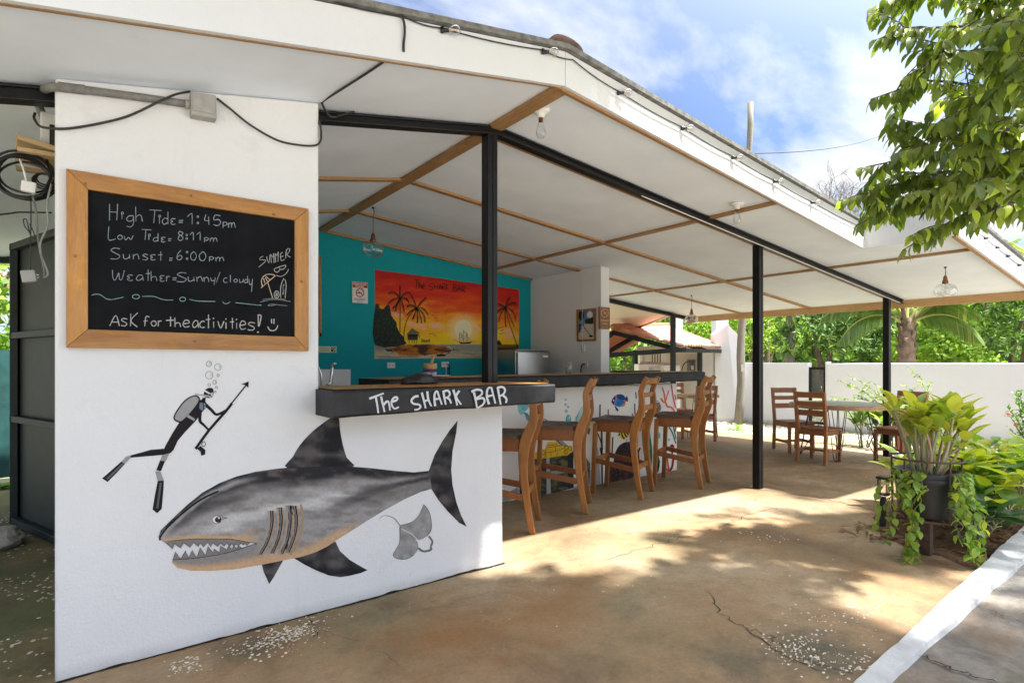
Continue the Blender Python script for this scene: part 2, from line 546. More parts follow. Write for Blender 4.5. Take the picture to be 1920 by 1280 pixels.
M_porc = plain('porcelain', (.75, .74, .71), .3, .04, 5, 0)
M_whitep = plain('white_plastic', (.74, .73, .70), .45, .06, 8, 0)
M_enamel = plain('white_enamel', (.76, .76, .75), .35, .08, 3, 0)
M_copper = plain('aged_copper', (.23, .115, .06), .4, .3, 30, .1, 50, .8)
M_glass = glassy('clear_glass')
M_bulbglass = glassy('bulb_glass', (.93, .94, .95), 1.2)
M_water = glassy('water_glass', (.9, .93, .93), 1.0)
M_leaf = vcol('tree_leaf', .45, 25, .3, .48, 0, .4)
M_bleaf = vcol('garden_leaf', .38, 18, .3, .42, .1, .5)
M_far = vcol('far_leaf', .55, 6, .35, .38)
M_bark = plain('bark', (.14, .105, .075), .9, .4, 14, .8, 28, 0, .2, .01)
M_twig = plain('twig_bark', (.11, .085, .055), .8, .3, 30, .3, 60)
M_stem = vcol('plant_stem', .6, 40, .4)
M_pole = wood('utility_pole_wood', (.13, .11, .085), (.27, .25, .20), 2, .85, 3, True, .5)
M_kerb = plain('kerb_paint', (.50, .50, .495), .85, .13, 9, .8, 30, 0, .2, .008)
M_soil = plain('soil', (.13, .075, .045), .95, .5, 12, .9, 40, 0, .1, .02)
M_gravel = vcol('gravel_stone', .9, 60, .3)
M_chip = vcol('stone_chip', .85, 80, .25)
M_crack = plain('crack_dark', (.028, .022, .017), .95, .3, 40, .4, 80)  # plain dark colour of the open joints
M_print = vcol('printed_ink', .55, 30, .08)
M_bwood = wood('board_wood', (.34, .22, .10), (.52, .37, .2), 0, .6, 4, False)
M_brass = plain('mortar_wood', (.50, .29, .12), .5, .15, 12, .1, 40)
M_bread = plain('rock_face', (.46, .42, .37), .9, .3, 5, .9, 12, 0, .2, .03)

# patio: brown, worn, stained concrete
def concrete(name, cols, stain, moss, msk=.5, chip=True, spots=()):
    m, t, b, o = newmat(name); v = coords(t)
    big = noi(t, v, .75, 6, .6, .6)
    c = ramp(t, big, [(.34, cols[0]), (.46, cols[1]), (.55, cols[2]), (.68, cols[3])])
    wm = noi(t, coords(t, (.6, 1.0, 1), (0, 0, -.5)), 1.1, 7, .66, 1.2)
    c = mixn(t, ramp(t, wm, [(.5, 0), (.66, .55)]), c, tuple(q * k for q, k in zip(cols[1], (.86, .62, .42))))
    st = noi(t, coords(t, (1, 1.3, 1), (0, 0, .6)), 1.7, 8, .68, .8)
    c = mixn(t, ramp(t, st, [(.52, 0), (.72, .75)]), c, stain)
    ms = noi(t, coords(t, (1, 1, 1), (0, 0, 1.3)), .95, 7, .62)
    c = mixn(t, ramp(t, ms, [(msk, 0), (msk + .2, .7)]), c, moss)
    mid = noi(t, v, 9, 7, .72)
    c = mixn(t, .6, c, ramp(t, mid, [(.3, .68), (.5, 1.0), (.72, 1.16)]), 'MULTIPLY')
    gr = noi(t, v, 23, 4, .8)
    c = mixn(t, ramp(t, gr, [(.66, 0), (.74, .55)]), c, tuple(q * .45 for q in cols[0]))
    for (px, py, r, sc_, am) in spots:      # single stains: soaked-in dirt, rust and moss with ragged edges
        vd = t.nodes.new('ShaderNodeVectorMath'); vd.operation = 'DISTANCE'; t.links.new(v, vd.inputs[0]); vd.inputs[1].default_value = (px, py, 0)
        ma = N(t, 'ShaderNodeMath', operation='MULTIPLY_ADD'); t.links.new(mid, ma.inputs[0]); ma.inputs[1].default_value = r * 1.5; t.links.new(vd.outputs['Value'], ma.inputs[2])
        mb_ = N(t, 'ShaderNodeMath', operation='MULTIPLY_ADD'); t.links.new(st, mb_.inputs[0]); mb_.inputs[1].default_value = r * 1.6; t.links.new(ma.outputs[0], mb_.inputs[2])
        md = N(t, 'ShaderNodeMath', operation='DIVIDE'); t.links.new(mb_.outputs[0], md.inputs[0]); md.inputs[1].default_value = r * 4
        c = mixn(t, ramp(t, md.outputs[0], [(.42, am), (.66, 0)]), c, sc_)
    fine = noi(t, v, 46, 5, .75)
    c = mixn(t, .6, c, ramp(t, fine, [(.2, .55), (.55, 1.0), (.8, 1.22)]), 'MULTIPLY')
    sp = N(t, 'ShaderNodeTexVoronoi', Scale=60.0); t.links.new(v, sp.inputs['Vector'])
    pm = noi(t, v, 2.2, 4, .6)
    sp2 = ramp(t, sp.outputs['Distance'], [(.1, 1), (.2, 0)])
    if chip:
        c = mixn(t, mixn(t, 1.0, sp2, ramp(t, pm, [(.56, 0), (.72, .5)]), 'MULTIPLY'), c, (.55, .50, .40))
    t.links.new(c, b.inputs['Base Color'])
    rr = ramp(t, st, [(.4, .9), (.75, .62)]); t.links.new(rr, b.inputs['Roughness'])
    b.inputs['Specular IOR Level'].default_value = .3
    n1 = bump(t, b, fine, .35, .004)
    bump(t, b, noi(t, v, 5, 5), .35, .02, n1)
    return m
M_patio = concrete('patio_concrete', [(.185, .122, .068), (.295, .197, .108), (.335, .245, .148), (.37, .295, .20)], (.11, .088, .058), (.185, .155, .08), .49, True, [(2.62, 1.17, .30, (.075, .072, .052), .85), (2.25, 1.35, .22, (.10, .09, .06), .7), (1.37, 2.30, .42, (.27, .135, .05), .75), (2.0, 2.25, .40, (.26, .14, .06), .65), (2.6, 1.75, .4, (.25, .16, .085), .6), (.55, 2.75, .20, (.09, .075, .045), .75), (1.25, 2.78, .22, (.12, .09, .05), .7), (4.4, 1.25, .22, (.16, .08, .04), .7), (6.3, 3.9, .8, (.27, .15, .075), .6), (5.2, 2.4, .5, (.17, .15, .10), .6), (7.6, 4.8, .8, (.14, .15, .09), .5)])
M_path = concrete('path_concrete', [(.15, .135, .115), (.24, .215, .185), (.30, .275, .24), (.40, .37, .32)], (.045, .042, .036), (.10, .11, .05), .52, True, [(2.75, .62, .12, (.07, .085, .03), .85), (2.95, .52, .12, (.06, .075, .03), .85), (3.2, .42, .14, (.05, .05, .04), .8), (3.9, .55, .3, (.06, .055, .048), .7), (3.4, .75, .14, (.2, .13, .08), .6)])
M_moss = concrete('mossy_ground', [(.10, .095, .05), (.16, .14, .075), (.24, .18, .10), (.30, .22, .14)], (.10, .08, .05), (.11, .13, .045), .45)
M_yard = concrete('yard_soil', [(.26, .22, .15), (.34, .30, .22), (.40, .37, .29), (.5, .47, .40)], (.18, .2, .06), (.2, .24, .06), .46)

M_bounce = concrete('bounce_concrete', [(.44, .42, .38), (.5, .48, .44), (.54, .52, .48), (.6, .58, .53)], (.36, .34, .30), (.4, .4, .32), .6)  # pale colour chosen to throw light back under the roof
# ---------------------------------------------------------------- ground
RX = 2.13
def cz(x): return 2.89 + .186 * (x - RX) if x < RX else 2.89 - .092 * (x - RX)
def sheet(name, pts, z, mat, sub=None):
    mb = MB(); mb.add([(x, y, z) for x, y in pts], [tuple(range(len(pts)))])
    o = mb.build(name, mat); o['kind'] = 'structure'; return o
sheet('ground', [(-120, -120), (120, -120), (120, 120), (-120, 120)], -.07, M_yard)
patio = MB()
patio.prism([(-.128, .90, -.1), (4.42, .92, -.1), (4.46, 1.12, -.1), (4.98, 1.80, -.1), (6.2, 1.86, -.1), (9.35, 1.9, -.1), (9.55, 5.0, -.1), (9.5, 8.2, -.1), (-.128, 8.2, -.1)], (0, 0, .1))
patio = patio.build('patio', M_patio); patio['kind'] = 'structure'
pp = MB(); pp.prism([(-3.2, 2.0, -.09), (-.128, 2.0, -.09), (-.128, 8.2, -.09), (-3.2, 8.2, -.09)], (0, 0, .086))
pp = pp.build('side_path', M_moss); pp['kind'] = 'structure'
rp = MB(); rp.prism([(-6, -1.5, -.09), (14, -1.5, -.09), (14, .90, -.09), (-.128, .90, -.09), (-.128, 2.0, -.09), (-6, 2.0, -.09)], (0, 0, .083))
rp = rp.build('path', M_path); rp['kind'] = 'structure'
ct = MB(); ct.prism([(-14, -14, -.09), (16, -14, -.09), (16, -1.5, -.09), (-14, -1.5, -.09)], (0, 0, .085))
ct = ct.build('bounce_ground', M_bounce); ct['kind'] = 'structure'  # unseen pale slab added behind the camera to bounce sunlight onto the ceiling
# kerb strip with a wavering hand-painted edge
kb = MB(); xs = np.arange(1.5, 14.01, .08); L = []
for x in xs:
    a = .892 + .012 * fbm(x * 2.1, 1.3) + .006 * fbm(x * 9, 4.1); b = .958 + .033 * (x - 2.4) * (x < 6) + .119 * (x >= 6) + .010 * fbm(x * 2.3, 7.7) + .006 * fbm(x * 8, 2.2)
    L.append((x, a, b))
vs = []
for x, a, b in L: vs += [(x, a - .008, -.02), (x, a, .020), (x, b, .022), (x, b + .008, -.02)]
kb.add(vs, [(i * 4 + j, (i + 1) * 4 + j, (i + 1) * 4 + j + 1, i * 4 + j + 1) for i in range(len(L) - 1) for j in range(3)])
kb = kb.build('kerb', M_kerb); kb['kind'] = 'structure'
bed = MB(); xs = np.linspace(4.3, 13.5, 70); ys = np.linspace(.99, 2.0, 12)
bed.add([(x, y, -.045 + .05 * noise.noise((x * 4, y * 4, 0)) + .10 * math.sin(math.pi * j / 11) * min(1, (x - 4.3) * 1.2)) for x in xs for j, y in enumerate(ys)],
        [(i * 12 + j, (i + 1) * 12 + j, (i + 1) * 12 + j + 1, i * 12 + j + 1) for i in range(69) for j in range(11)])
bed = bed.build('planting_soil', M_soil, smooth=True); bed['kind'] = 'structure'

# ---------------------------------------------------------------- the bar building
bld = thing('bar_pavilion', (2.13, 3.0, 0), 'open sided white bar building with wide gable eaves on black steel posts', 'building')
YW = 2.926
def wall_prism(mb, x0, x1, y0, y1, z0, ztop):
    n = 14; bot = []; 
    pts = [(x0, y0, z0), (x1, y0, z0)] + [(x1 + (x0 - x1) * i / n, y0, ztop(x1 + (x0 - x1) * i / n)) for i in range(n + 1)]
    mb.prism(pts, (0, y1 - y0, 0))
w = MB()
n_ = 14
w.prism([(-.136, YW, -.02), (2.12, YW, -.02), (2.12, YW, 1.045), (.932, YW, 1.045)] + [(.932 - 1.068 * i / n_, YW, cz(.932 - 1.068 * i / n_) - .004) for i in range(n_ + 1)], (0, .149, 0))
mural_wall = w.build('mural_wall', M_white, bld, bevel=.012)
w = MB(); wall_prism(w, -.10, RX, 6.64, 6.79, 0, lambda x: cz(x) - .004); wall_prism(w, RX, 5.34, 6.64, 6.79, 0, lambda x: cz(x) - .004)
teal_wall = w.build('teal_wall', M_teal, bld)
w = MB(); w.prism([(5.34, 5.17, 0), (5.49, 5.17, 0), (5.49, 5.17, cz(5.49) - .004), (5.34, 5.17, cz(5.34) - .004)], (0, 1.62, 0))
part_wall = w.build('partition_wall', M_grey, bld, bevel=.006)
w = MB(); w.box(5.336, 5.494, 5.155, 5.167, 0, cz(5.45) - .008)
w.build('partition_end', M_white2, bld)
# left inner wall of the service corridor
w = MB(); wall_prism(w, -.10, .02, 3.10, 6.62, 0, lambda x: cz(x) - .004)
w = MB(); w.prism([(.86, 3.08, 0), (.86, 6.63, 0), (.86, 6.63, cz(.86) - .006), (.86, 3.08, cz(.86) - .006)], (-.10, 0, 0))
w.build('inner_wall', M_white2, bld)

# ceiling sheets and roof sheets
YF, YB, YX, XS, XE, XL = 2.36, 7.55, 1.60, 6.22, 9.42, -3.2
def slab(outl, dz0, dz1):
    """prism between two heights above the sloping ceiling"""
    mb = MB(); n = len(outl)
    vs = [(x, y, cz(x) + dz0) for x, y in outl] + [(x, y, cz(x) + dz1) for x, y in outl]
    mb.add(vs, [tuple(range(n))[::-1], tuple(range(n, 2 * n))] + [(i, (i + 1) % n, n + (i + 1) % n, n + i) for i in range(n)])
    return mb
cl = slab([(XL, YF), (RX, YF), (RX, YB), (XL, YB)], 0, .03)
b2 = slab([(RX, YF), (XS, YF), (XS, YX), (XE, YX), (XE, 6.78), (5.5, 6.78), (5.5, 6.9), (RX, 6.9)], 0, .03)
cl.add(b2.v, b2.f)
ceil = cl.build('ceiling', M_ceil, bld)
rf = MB()
for outl in ([(XL, YF - .05), (RX, YF - .05), (RX, YB + .05), (XL, YB + .05)], [(RX, YF - .05), (XS + .02, YF - .05), (XS + .02, YX - .05), (XE + .05, YX - .05), (XE + .05, 6.85), (RX, 6.95)]):
    b2 = slab(outl, .185, .215); rf.add(b2.v, b2.f)
# corrugation ribs on the sheet, seen on edge
for y in np.arange(YF + .02, 6.8, .19):
    rf.tube([(XL, y, cz(XL) + .215), (RX, y, cz(RX) + .215)], .014, 5)
    rf.tube([(RX, y, cz(RX) + .215), (XE + .04, y, cz(XE + .04) + .215)], .014, 5)
roof = rf.build('roof', M_roof, bld)
rc = MB()
for s in range(9):
    y = YF - .05 + s * .5
    n = 9; vs = []
    for yy in (y, y + .52):
        for k in range(n):
            a = math.pi * k / (n - 1); r = .075 + (.010 if yy == y else 0)
            vs.append((RX + r * math.cos(a) * 1.25, yy, cz(RX) + .20 + r * .42 * math.sin(a)))
    rc.add(vs, [(k, k + 1, n + k + 1, n + k) for k in range(n - 1)])
o = rc.build('ridge_cap', plain('ridge_tile', (.15, .10, .08), .8, .4, 20, .3, 40), roof, True)
so_ = o.modifiers.new('t', 'SOLIDIFY'); so_.thickness = .014
def fascia(a, b, drop=.015, h=.20, th=.022, nrm=(0, -1, 0), extra=(0.0, 0.0)):
    mb = MB(); n = 24; nv = Vector(nrm); vs = []
    for i in range(n + 1):
        t = i / n; p = Vector((a[0] + (b[0] - a[0]) * t, a[1] + (b[1] - a[1]) * t, 0)); z = cz(p.x) - drop - (extra[0] + (extra[1] - extra[0]) * t); zt = cz(p.x) + h - .02
        for q in (p + nv * th, p):
            vs += [(q.x, q.y, z), (q.x, q.y, zt)]
    for i in range(n):
        o = i * 4; e = o + 4
        mb.add([], [])
        mb.f += [(o, e, e + 1, o + 1), (o + 2, o + 3, e + 3, e + 2), (o, o + 2, e + 2, e), (o + 1, e + 1, e + 3, o + 3)]
    mb.v = [tuple(x) for x in vs]; mb.c = [(1, 1, 1)] * len(vs)
    mb.f += [(0, 1, 3, 2), (n * 4, n * 4 + 2, n * 4 + 3, n * 4 + 1)]
    return mb.build('fascia', M_white2, bld)
fascia((XL, YF), (RX, YF))
fascia((RX + .004, YF), (XS, YF), extra=(0, .045))
fascia((XS, YX), (XE, YX), extra=(.05, .05))
fascia((XS, YX - .0), (XS, YF - .022), nrm=(-1, 0, 0), extra=(.045, .045))
# wooden strip under the fascia and along the far eave
st = MB()
def strip(mb, a, b, w=.045, h=.018, dz=0.0):
    n = 10
    for i in range(n):
        p = [a[k] + (b[k] - a[k]) * i / n for k in (0, 1)]; q = [a[k] + (b[k] - a[k]) * (i + 1) / n for k in (0, 1)]
        mb.bar((p[0], p[1], cz(p[0]) - h / 2 - dz), (q[0], q[1], cz(q[0]) - h / 2 - dz), w, h)
def batten(a, b, w=.055, h=.022, cross=False):
    mb = MB()
    if cross: mb.bar((a[0], a[1], cz(a[0]) - h / 2 + .001), (b[0], b[1], cz(b[0]) - h / 2 + .001), w, h)
    else:
        for p, q in (((a), (min(b[0], RX), b[1])), ((max(a[0], RX), a[1]), b)):
            if q[0] - p[0] > .01: mb.bar((p[0], p[1], cz(p[0] + 1e-5 if p[0] == RX else p[0]) - h / 2 - .002), (q[0], q[1], cz(q[0]) - h / 2 - .002), w, h)
    return mb.build('batten', M_battenY if cross else M_batten, ceil)
batten((RX, YF), (RX, 6.64), .105, .03, True)
for x, y0, y1 in ((4.58, YF, 6.64), (6.98, YX, 6.76)):
    batten((x, y0), (x, y1), .062, .022, True)
for y in (3.145, 4.37, 5.58):
    batten((-.1, y), (XE, y))
batten((-.1, 6.60), (5.33, 6.60), .03, .03); batten((5.5, 6.755), (XE, 6.755), .05, .03)
batten((XL, YF + .008), (RX, YF + .008), .012, .016); batten((RX, YF + .012), (XS, YF + .012), .022, .032); batten((XS, YX + .016), (XE, YX + .016), .03, .07)
mb = MB(); mb.bar((XE + .012, YX, cz(XE) - .045), (XE + .012, 6.78, cz(XE) - .045), .03, .13); mb.build('eave_board', wood('eave_board_wood', (.42, .24, .10), (.60, .39, .19), 1, .55, 4, False), bld)
# steel frame
def cpost(x, y, z0, z1, s=.078):
    mb = MB(); h = s / 2; g = .003
    mb.box(x - h, x - g, y - h, y + h, z0, z1); mb.box(x + g, x + h, y - h, y + h, z0, z1)
    mb.box(x - .016, x + .016, y - h + .006, y + h - .006, z0, z1)
    return mb.build('post', M_steel, bld, bevel=.004)
cpost(2.10, 3.05, 1.172, cz(2.10) - .05)
cpost(5.51, 3.08, 0, cz(5.51) - .05)
cpost(8.86, 3.06, 0, cz(8.86) - .05)
cpost(8.78, 6.60, 0, cz(8.78) - .04)
def beam(a, b, h=.062, dz=.004):
    mb = MB(); p = Vector((a[0], a[1], cz(a[0] + (1e-5 if a[0] == RX else 0)) - h / 2 - dz)); q = Vector((b[0], b[1], cz(b[0]) - h / 2 - dz))
    mb.bar(p, q, .05, h)
    mb.bar(p + Vector((0, -.034, h / 2 - .012)), q + Vector((0, -.034, h / 2 - .012)), .02, .012)
    mb.bar(p + Vector((0, -.034, -h / 2 + .006)), q + Vector((0, -.034, -h / 2 + .006)), .02, .012)
    return mb.build('beam', M_steel, bld, bevel=.003)
beam((.90, 3.05), (RX, 3.05)); beam((RX, 3.05), (9.34, 3.05)); beam((XL, 3.05), (-.138, 3.05), .07)
beam((5.5, 6.70), (XE - .02, 6.70), .07)
mb = MB(); mb.bar((-2.2, 7.45, cz(-1) - .06), (.4, 7.45, cz(-.2) - .02), .05, .12); mb.build('beam', M_steel, bld)
flange = MB(); flange.tube([(3.6, 3.016, cz(3.6) - .074), (5.4, 3.016, cz(5.4) - .074), (9.2, 3.016, cz(9.2) - .074)], .0045, 6); flange.build('lit_flange', M_whitep, bld)  # white tube standing in for light on the beam's flange

# ---------------------------------------------------------------- murals on the stucco wall
def k4(pts): return [(280 + x * .354167, 760 + y * .354167) for x, y in pts]
def k5(pts): return [(300 + x * .15625, 920 + y * .15625) for x, y in pts]
def k3(pts): return [(150 + x * .26558, 660 + y * .26558) for x, y in pts]
pw = lambda u, v: pY(u, v, YW)
NW = (0, -1, 0)
sh = Paint(pw, NW, .0009)
DK = lin(44, 43, 46); MG = lin(152, 149, 147); LG = lin(200, 198, 197); TAN = lin(196, 160, 122); BR = lin(112, 103, 98)
top_ = k4([(48, 695), (60, 660), (130, 590), (200, 525), (280, 460), (370, 410), (460, 375), (560, 350), (680, 333), (735, 328), (900, 322), (1063, 322), (1170, 330), (1300, 345), (1400, 353), (1480, 345)])
bot_ = k4([(1495, 440), (1440, 455), (1350, 495), (1250, 550), (1150, 610), (1080, 655), (1000, 705), (940, 745), (880, 775), (800, 800), (700, 820), (600, 840), (450, 865), (320, 873), (220, 872), (150, 858), (120, 830)])
lip_lo = k5([(150, 822), (240, 815), (440, 800), (700, 760), (900, 710), (1080, 650), (1160, 628)])
lip_up = k5([(1060, 610), (920, 585), (780, 572), (600, 570), (400, 572), (200, 588), (90, 606), (40, 607)])
def interp(pl, u, key=0):
    pl = sorted(pl)
    if u <= pl[0][0]: return pl[0][1]
    for a, b in zip(pl, pl[1:]):
        if a[0] <= u <= b[0]: return a[1] + (b[1] - a[1]) * (u - a[0]) / max(b[0] - a[0], 1e-6)
    return pl[-1][1]
def sharkcol(u, v):
    t = interp(top_, u); b = interp(bot_, u); s = (v - t) / max(b - t, 4)
    x = (u - 297) / 510.0
    n = fbm(u * .012, v * .045, 3.1); n2 = fbm(u * .03 + 5, v * .09, 1.7); n3 = fbm(u * .2, v * .3, 9)
    c = mixc3(DK, MG, sstep(.10 + .05 * n, .30 + .1 * n, s))
    c = mixc3(c, BR, .55 * sstep(-.1, .5, n2))
    c = mixc3(c, LG, .75 * sstep(.12, .0, abs(s - .42 - .10 * n - .16 * max(0, .55 - x))) * sstep(.05, .25, x) * (1 - sstep(.70, .8, x)))
    c = mixc3(c, DK, .8 * sstep(.16, .03, abs(s - .50 + .55 * (x - .75))) * sstep(.60, .75, x) * (1 - .3 * n))
    c = mixc3(c, DK, .35 * sstep(.1, .55, n) * sstep(.45, .6, x))
    if u > 735 + 10 * n: c = mixc3(c, DK, .45 * sstep(735, 790, u))
    # bellies and lips
    c = mixc3(c, TAN, .92 * sstep(.84 + .04 * n, .95 + .03 * n, s) * (1 - sstep(.66, .76, x)))
    if u < 505:
        lu = interp(lip_up, u); dl = lu - v
        if v < lu + 2: c = mixc3(c, TAN, .95 * sstep(11 + 26 * sstep(435, 480, u) + 3 * n2, 1, dl) * sstep(297, 312, u) * (1 - sstep(455, 500, u)))
        ll = interp(lip_lo, u)
        if v > ll - 1: c = mixc3(mixc3(MG, BR, .4), TAN, sstep(.35, .85, (v - ll) / max(b - ll, 6))) if u < 470 else mixc3(c, mixc3(mixc3(MG, BR, .4), TAN, sstep(.35, .85, (v - ll) / max(b - ll, 6))), 1 - sstep(470, 503, u))
        # dark line from nose along the brow
        bl = interp(k5([(40, 560), (200, 480), (480, 300), (800, 180), (1100, 90), (1300, 30)]), u)
        c = mixc3(c, DK, .55 * sstep(16, 0, abs(v - bl + 8)) * sstep(300, 330, u) * (1 - sstep(430, 500, u)))
        c = mixc3(c, LG, .5 * sstep(9, 0, abs(v - t - 12 - 3 * n)) * (1 - sstep(430, 500, u)))
    k = 1 + .14 * n3
    return tuple(max(.01, q * k) for q in c)
outline = top_ + bot_ + lip_lo + lip_up
def fincol(dirx):
    def f(u, v):
        n = fbm(u * .02, v * .05, 6); n3 = fbm(u * .2, v * .3, 2)
        c = mixc3(lin(34, 34, 38), lin(88, 84, 82), sstep(-.3, .6, n))
        return tuple(max(.01, q * (1 + .15 * n3)) for q in c)
    return f
sh.field(k4([(735, 334), (760, 270), (800, 205), (860, 140), (930, 85), (972, 60), (1002, 60), (1010, 130), (1025, 210), (1045, 275), (1067, 330)]), fincol(0), 7, 3, k=1)
sh.field(k4([(1478, 348), (1510, 260), (1550, 190), (1590, 130), (1632, 78), (1625, 140), (1605, 240), (1598, 340), (1605, 420), (1625, 510), (1650, 580), (1680, 640), (1640, 620), (1580, 560), (1530, 500), (1493, 442)]), fincol(0), 7, k=1)
sh.field(k4([(593, 830), (605, 880), (635, 943), (660, 905), (690, 850), (714, 810)]), fincol(0), 7, k=1)
sh.field(k4([(760, 803), (830, 785), (900, 757), (985, 718), (1010, 770), (1060, 815), (1110, 845), (1155, 870), (1120, 885), (1060, 900), (1010, 907), (950, 898), (880, 870), (820, 840)]), fincol(0), 7, k=1)
sh.field(outline, sharkcol, 3.3, k=2)
TG = lin(128, 122, 120); LINE = lin(30, 28, 30)
zu = [(65, 612), (150, 690), (175, 630), (245, 680), (285, 620), (360, 672), (400, 615), (460, 662), (485, 620), (520, 670), (570, 612), (610, 665), (632, 620), (690, 662), (725, 625), (770, 660), (800, 622), (835, 662), (860, 628), (885, 660), (915, 630), (940, 660), (970, 620), (1000, 645), (1020, 625), (1040, 650), (1075, 620)]
zl = [(155, 825), (185, 725), (245, 815), (305, 712), (345, 800), (385, 708), (440, 800), (482, 675), (545, 772), (575, 660), (635, 742), (645, 690), (715, 738), (722, 655), (800, 702), (820, 655), (860, 700), (885, 650), (915, 690), (940, 655), (975, 680)]
sh.poly(k5([(65, 614)] + zu[1:] + [(1060, 612), (920, 587), (780, 574), (600, 572), (400, 574), (200, 590)]), TG, k=3)
sh.poly(k5(zl + [(1080, 650), (900, 710), (700, 760), (440, 800), (240, 815)]), TG, k=3)
sh.stroke(k5(zu), 1.1, LINE, k=4, sm=1); sh.stroke(k5(zl), 1.1, LINE, k=4, sm=1)
sh.stroke(k5([(150, 822), (240, 815), (440, 800), (700, 760), (900, 710), (1080, 650), (1165, 628)]), 1.0, LINE, k=4)
sh.stroke(k5([(40, 607), (200, 588), (400, 572), (780, 572), (920, 585), (1160, 630)]), .8, LINE, k=4)
for g in ([(1350, 235), (1355, 350), (1335, 480), (1290, 620), (1210, 760)], [(1450, 195), (1465, 330), (1450, 480), (1415, 610), (1355, 745)], [(1560, 170), (1572, 330), (1555, 500), (1520, 630), (1465, 755)], [(1620, 175), (1645, 300), (1640, 450), (1600, 600), (1545, 735)]):
    sh.stroke(k5([(x - 42, y) for x, y in g]), 5.5, lin(158, 148, 138), k=3)
    sh.stroke(k5([(x - 24, y) for x, y in g]), 3.0, lin(104, 99, 98), k=3)
    sh.stroke(k5([(x + 14, y) for x, y in g]), 3.2, lin(168, 138, 112), k=3)
    sh.stroke(k5(g), 2.3, lin(22, 20, 24), k=4, taper=.3)
sh.stroke(k5([(1690, 160), (1710, 320), (1690, 480), (1640, 640), (1560, 760)]), 4.5, lin(158, 138, 112), k=3)
e = k5([(680, 340)])[0]
sh.ell(e[0], e[1], 8.6, 7.8, LINE, 4); sh.ell(e[0] - .4, e[1], 7.6, 6.8, lin(225, 222, 218), 5); sh.ell(e[0] + 1.9, e[1] + .2, 5.6, 5.4, lin(48, 44, 44), 6); sh.ell(e[0] + 3.6, e[1] - 3, 2.0, 1.8, lin(205, 200, 196), 7)
for i in range(4): sh.stroke(k5([(745 + i * 16, 300 + 6 * i), (755 + i * 16, 322), (742 + i * 16, 345 - 6 * i)]), .7, LINE, k=4)
sh.stroke(k5([(0, 590), (5, 545), (100, 420), (300, 240), (500, 95), (700, 0)]), 3.2, lin(28, 27, 29), k=4)
sh.mb.build('shark_painting', M_paint, mural_wall, cols=True)

ry = Paint(pw, NW, .0009)
def raycol(u, v):
    n = fbm(u * .08, v * .08, 4); return tuple(q * (1 + .35 * n) for q in lin(146, 144, 143))
ry.field(k4([(1325, 635), (1390, 615), (1430, 575), (1452, 522), (1480, 560), (1493, 620), (1490, 660), (1470, 690), (1425, 712), (1390, 690), (1340, 655)]), raycol, 4, 2)
ry.field(k4([(1327, 640), (1350, 660), (1390, 690), (1420, 720), (1422, 760), (1400, 790), (1360, 810), (1310, 808), (1290, 790), (1305, 760), (1325, 720)]), raycol, 4, 2)
RD = lin(80, 78, 78)
ry.stroke(k4([(1452, 522), (1480, 560), (1493, 620), (1490, 660), (1470, 690)]), 1.0, RD, 2)
ry.stroke(k4([(1325, 640), (1325, 720), (1305, 760), (1290, 790), (1310, 808), (1360, 811), (1400, 790)]), 1.0, RD, 2)
ry.stroke(k4([(1325, 634), (1390, 615), (1430, 575), (1452, 522)]), .9, RD, 2)
ry.stroke(k4([(1327, 634), (1300, 600), (1270, 585), (1240, 582), (1215, 600)]), 1.3, RD, 2, taper=.5)
ry.stroke(k4([(1335, 652), (1385, 678), (1425, 714)]), 1.6, lin(205, 203, 200), 2)
ry.stroke(k4([(1478, 690), (1498, 718), (1490, 742)]), 3.6, lin(110, 108, 107), 2); ry.stroke(k4([(1424, 752), (1450, 770), (1490, 762), (1488, 745)]), 3.8, lin(110, 108, 107), 2)
ry.mb.build('ray_painting', M_paint, mural_wall, cols=True)

dv = Paint(pw, NW, .0009)
BK = lin(33, 30, 31); GR = lin(150, 149, 150); GD = lin(92, 90, 92)
dv.poly(k3([(595, 680), (500, 688), (355, 728), (358, 744), (590, 724), (650, 705)]), BK)
dv.poly(k3([(355, 728), (325, 735), (292, 770), (315, 788), (360, 744)]), GR, k=2)
dv.poly(k3([(295, 768), (225, 830), (155, 890), (195, 915), (260, 850), (322, 782)]), BK)
dv.stroke(k3([(305, 785), (190, 895)]), 4, GD, 2)
dv.poly(k3([(580, 725), (632, 712), (605, 768), (565, 765)]), GR, k=2); dv.poly(k3([(566, 760), (602, 765), (572, 838), (538, 832)]), BK)
dv.poly(k3([(530, 840), (565, 835), (592, 905), (548, 908)]), GR, k=2)
dv.poly(k3([(550, 900), (592, 903), (590, 960), (577, 1105), (545, 1135), (512, 1110), (528, 1010)]), BK)
dv.stroke(k3([(570, 920), (545, 1100)]), 4, GD, 2)
dv.poly(k3([(840, 340), (872, 330), (892, 358), (880, 400), (850, 440), (812, 490), (740, 565), (690, 625), (660, 690), (625, 722), (588, 702), (600, 665), (650, 575), (700, 495), (760, 430), (820, 350)]), BK)
dv.poly(k3([(800, 304), (838, 312), (845, 345), (800, 412), (725, 490), (685, 492), (658, 462), (690, 398), (742, 335)]), BK, 3, 2)
dv.poly(k3([(802, 312), (830, 320), (835, 345), (792, 408), (722, 480), (690, 482), (668, 460), (698, 402), (748, 342)]), GR, 3, 3)
dv.poly(k3([(765, 440), (812, 470), (806, 486), (752, 456)]), GR, k=3)
dv.poly(k3([(845, 355), (885, 360), (885, 400), (860, 412), (842, 395)]), lin(110, 122, 138), k=3); dv.stroke(k3([(868, 350), (872, 410)]), 1.6, BK, 4)
dv.poly(k3([(865, 322), (888, 318), (885, 352), (856, 352)]), BK)
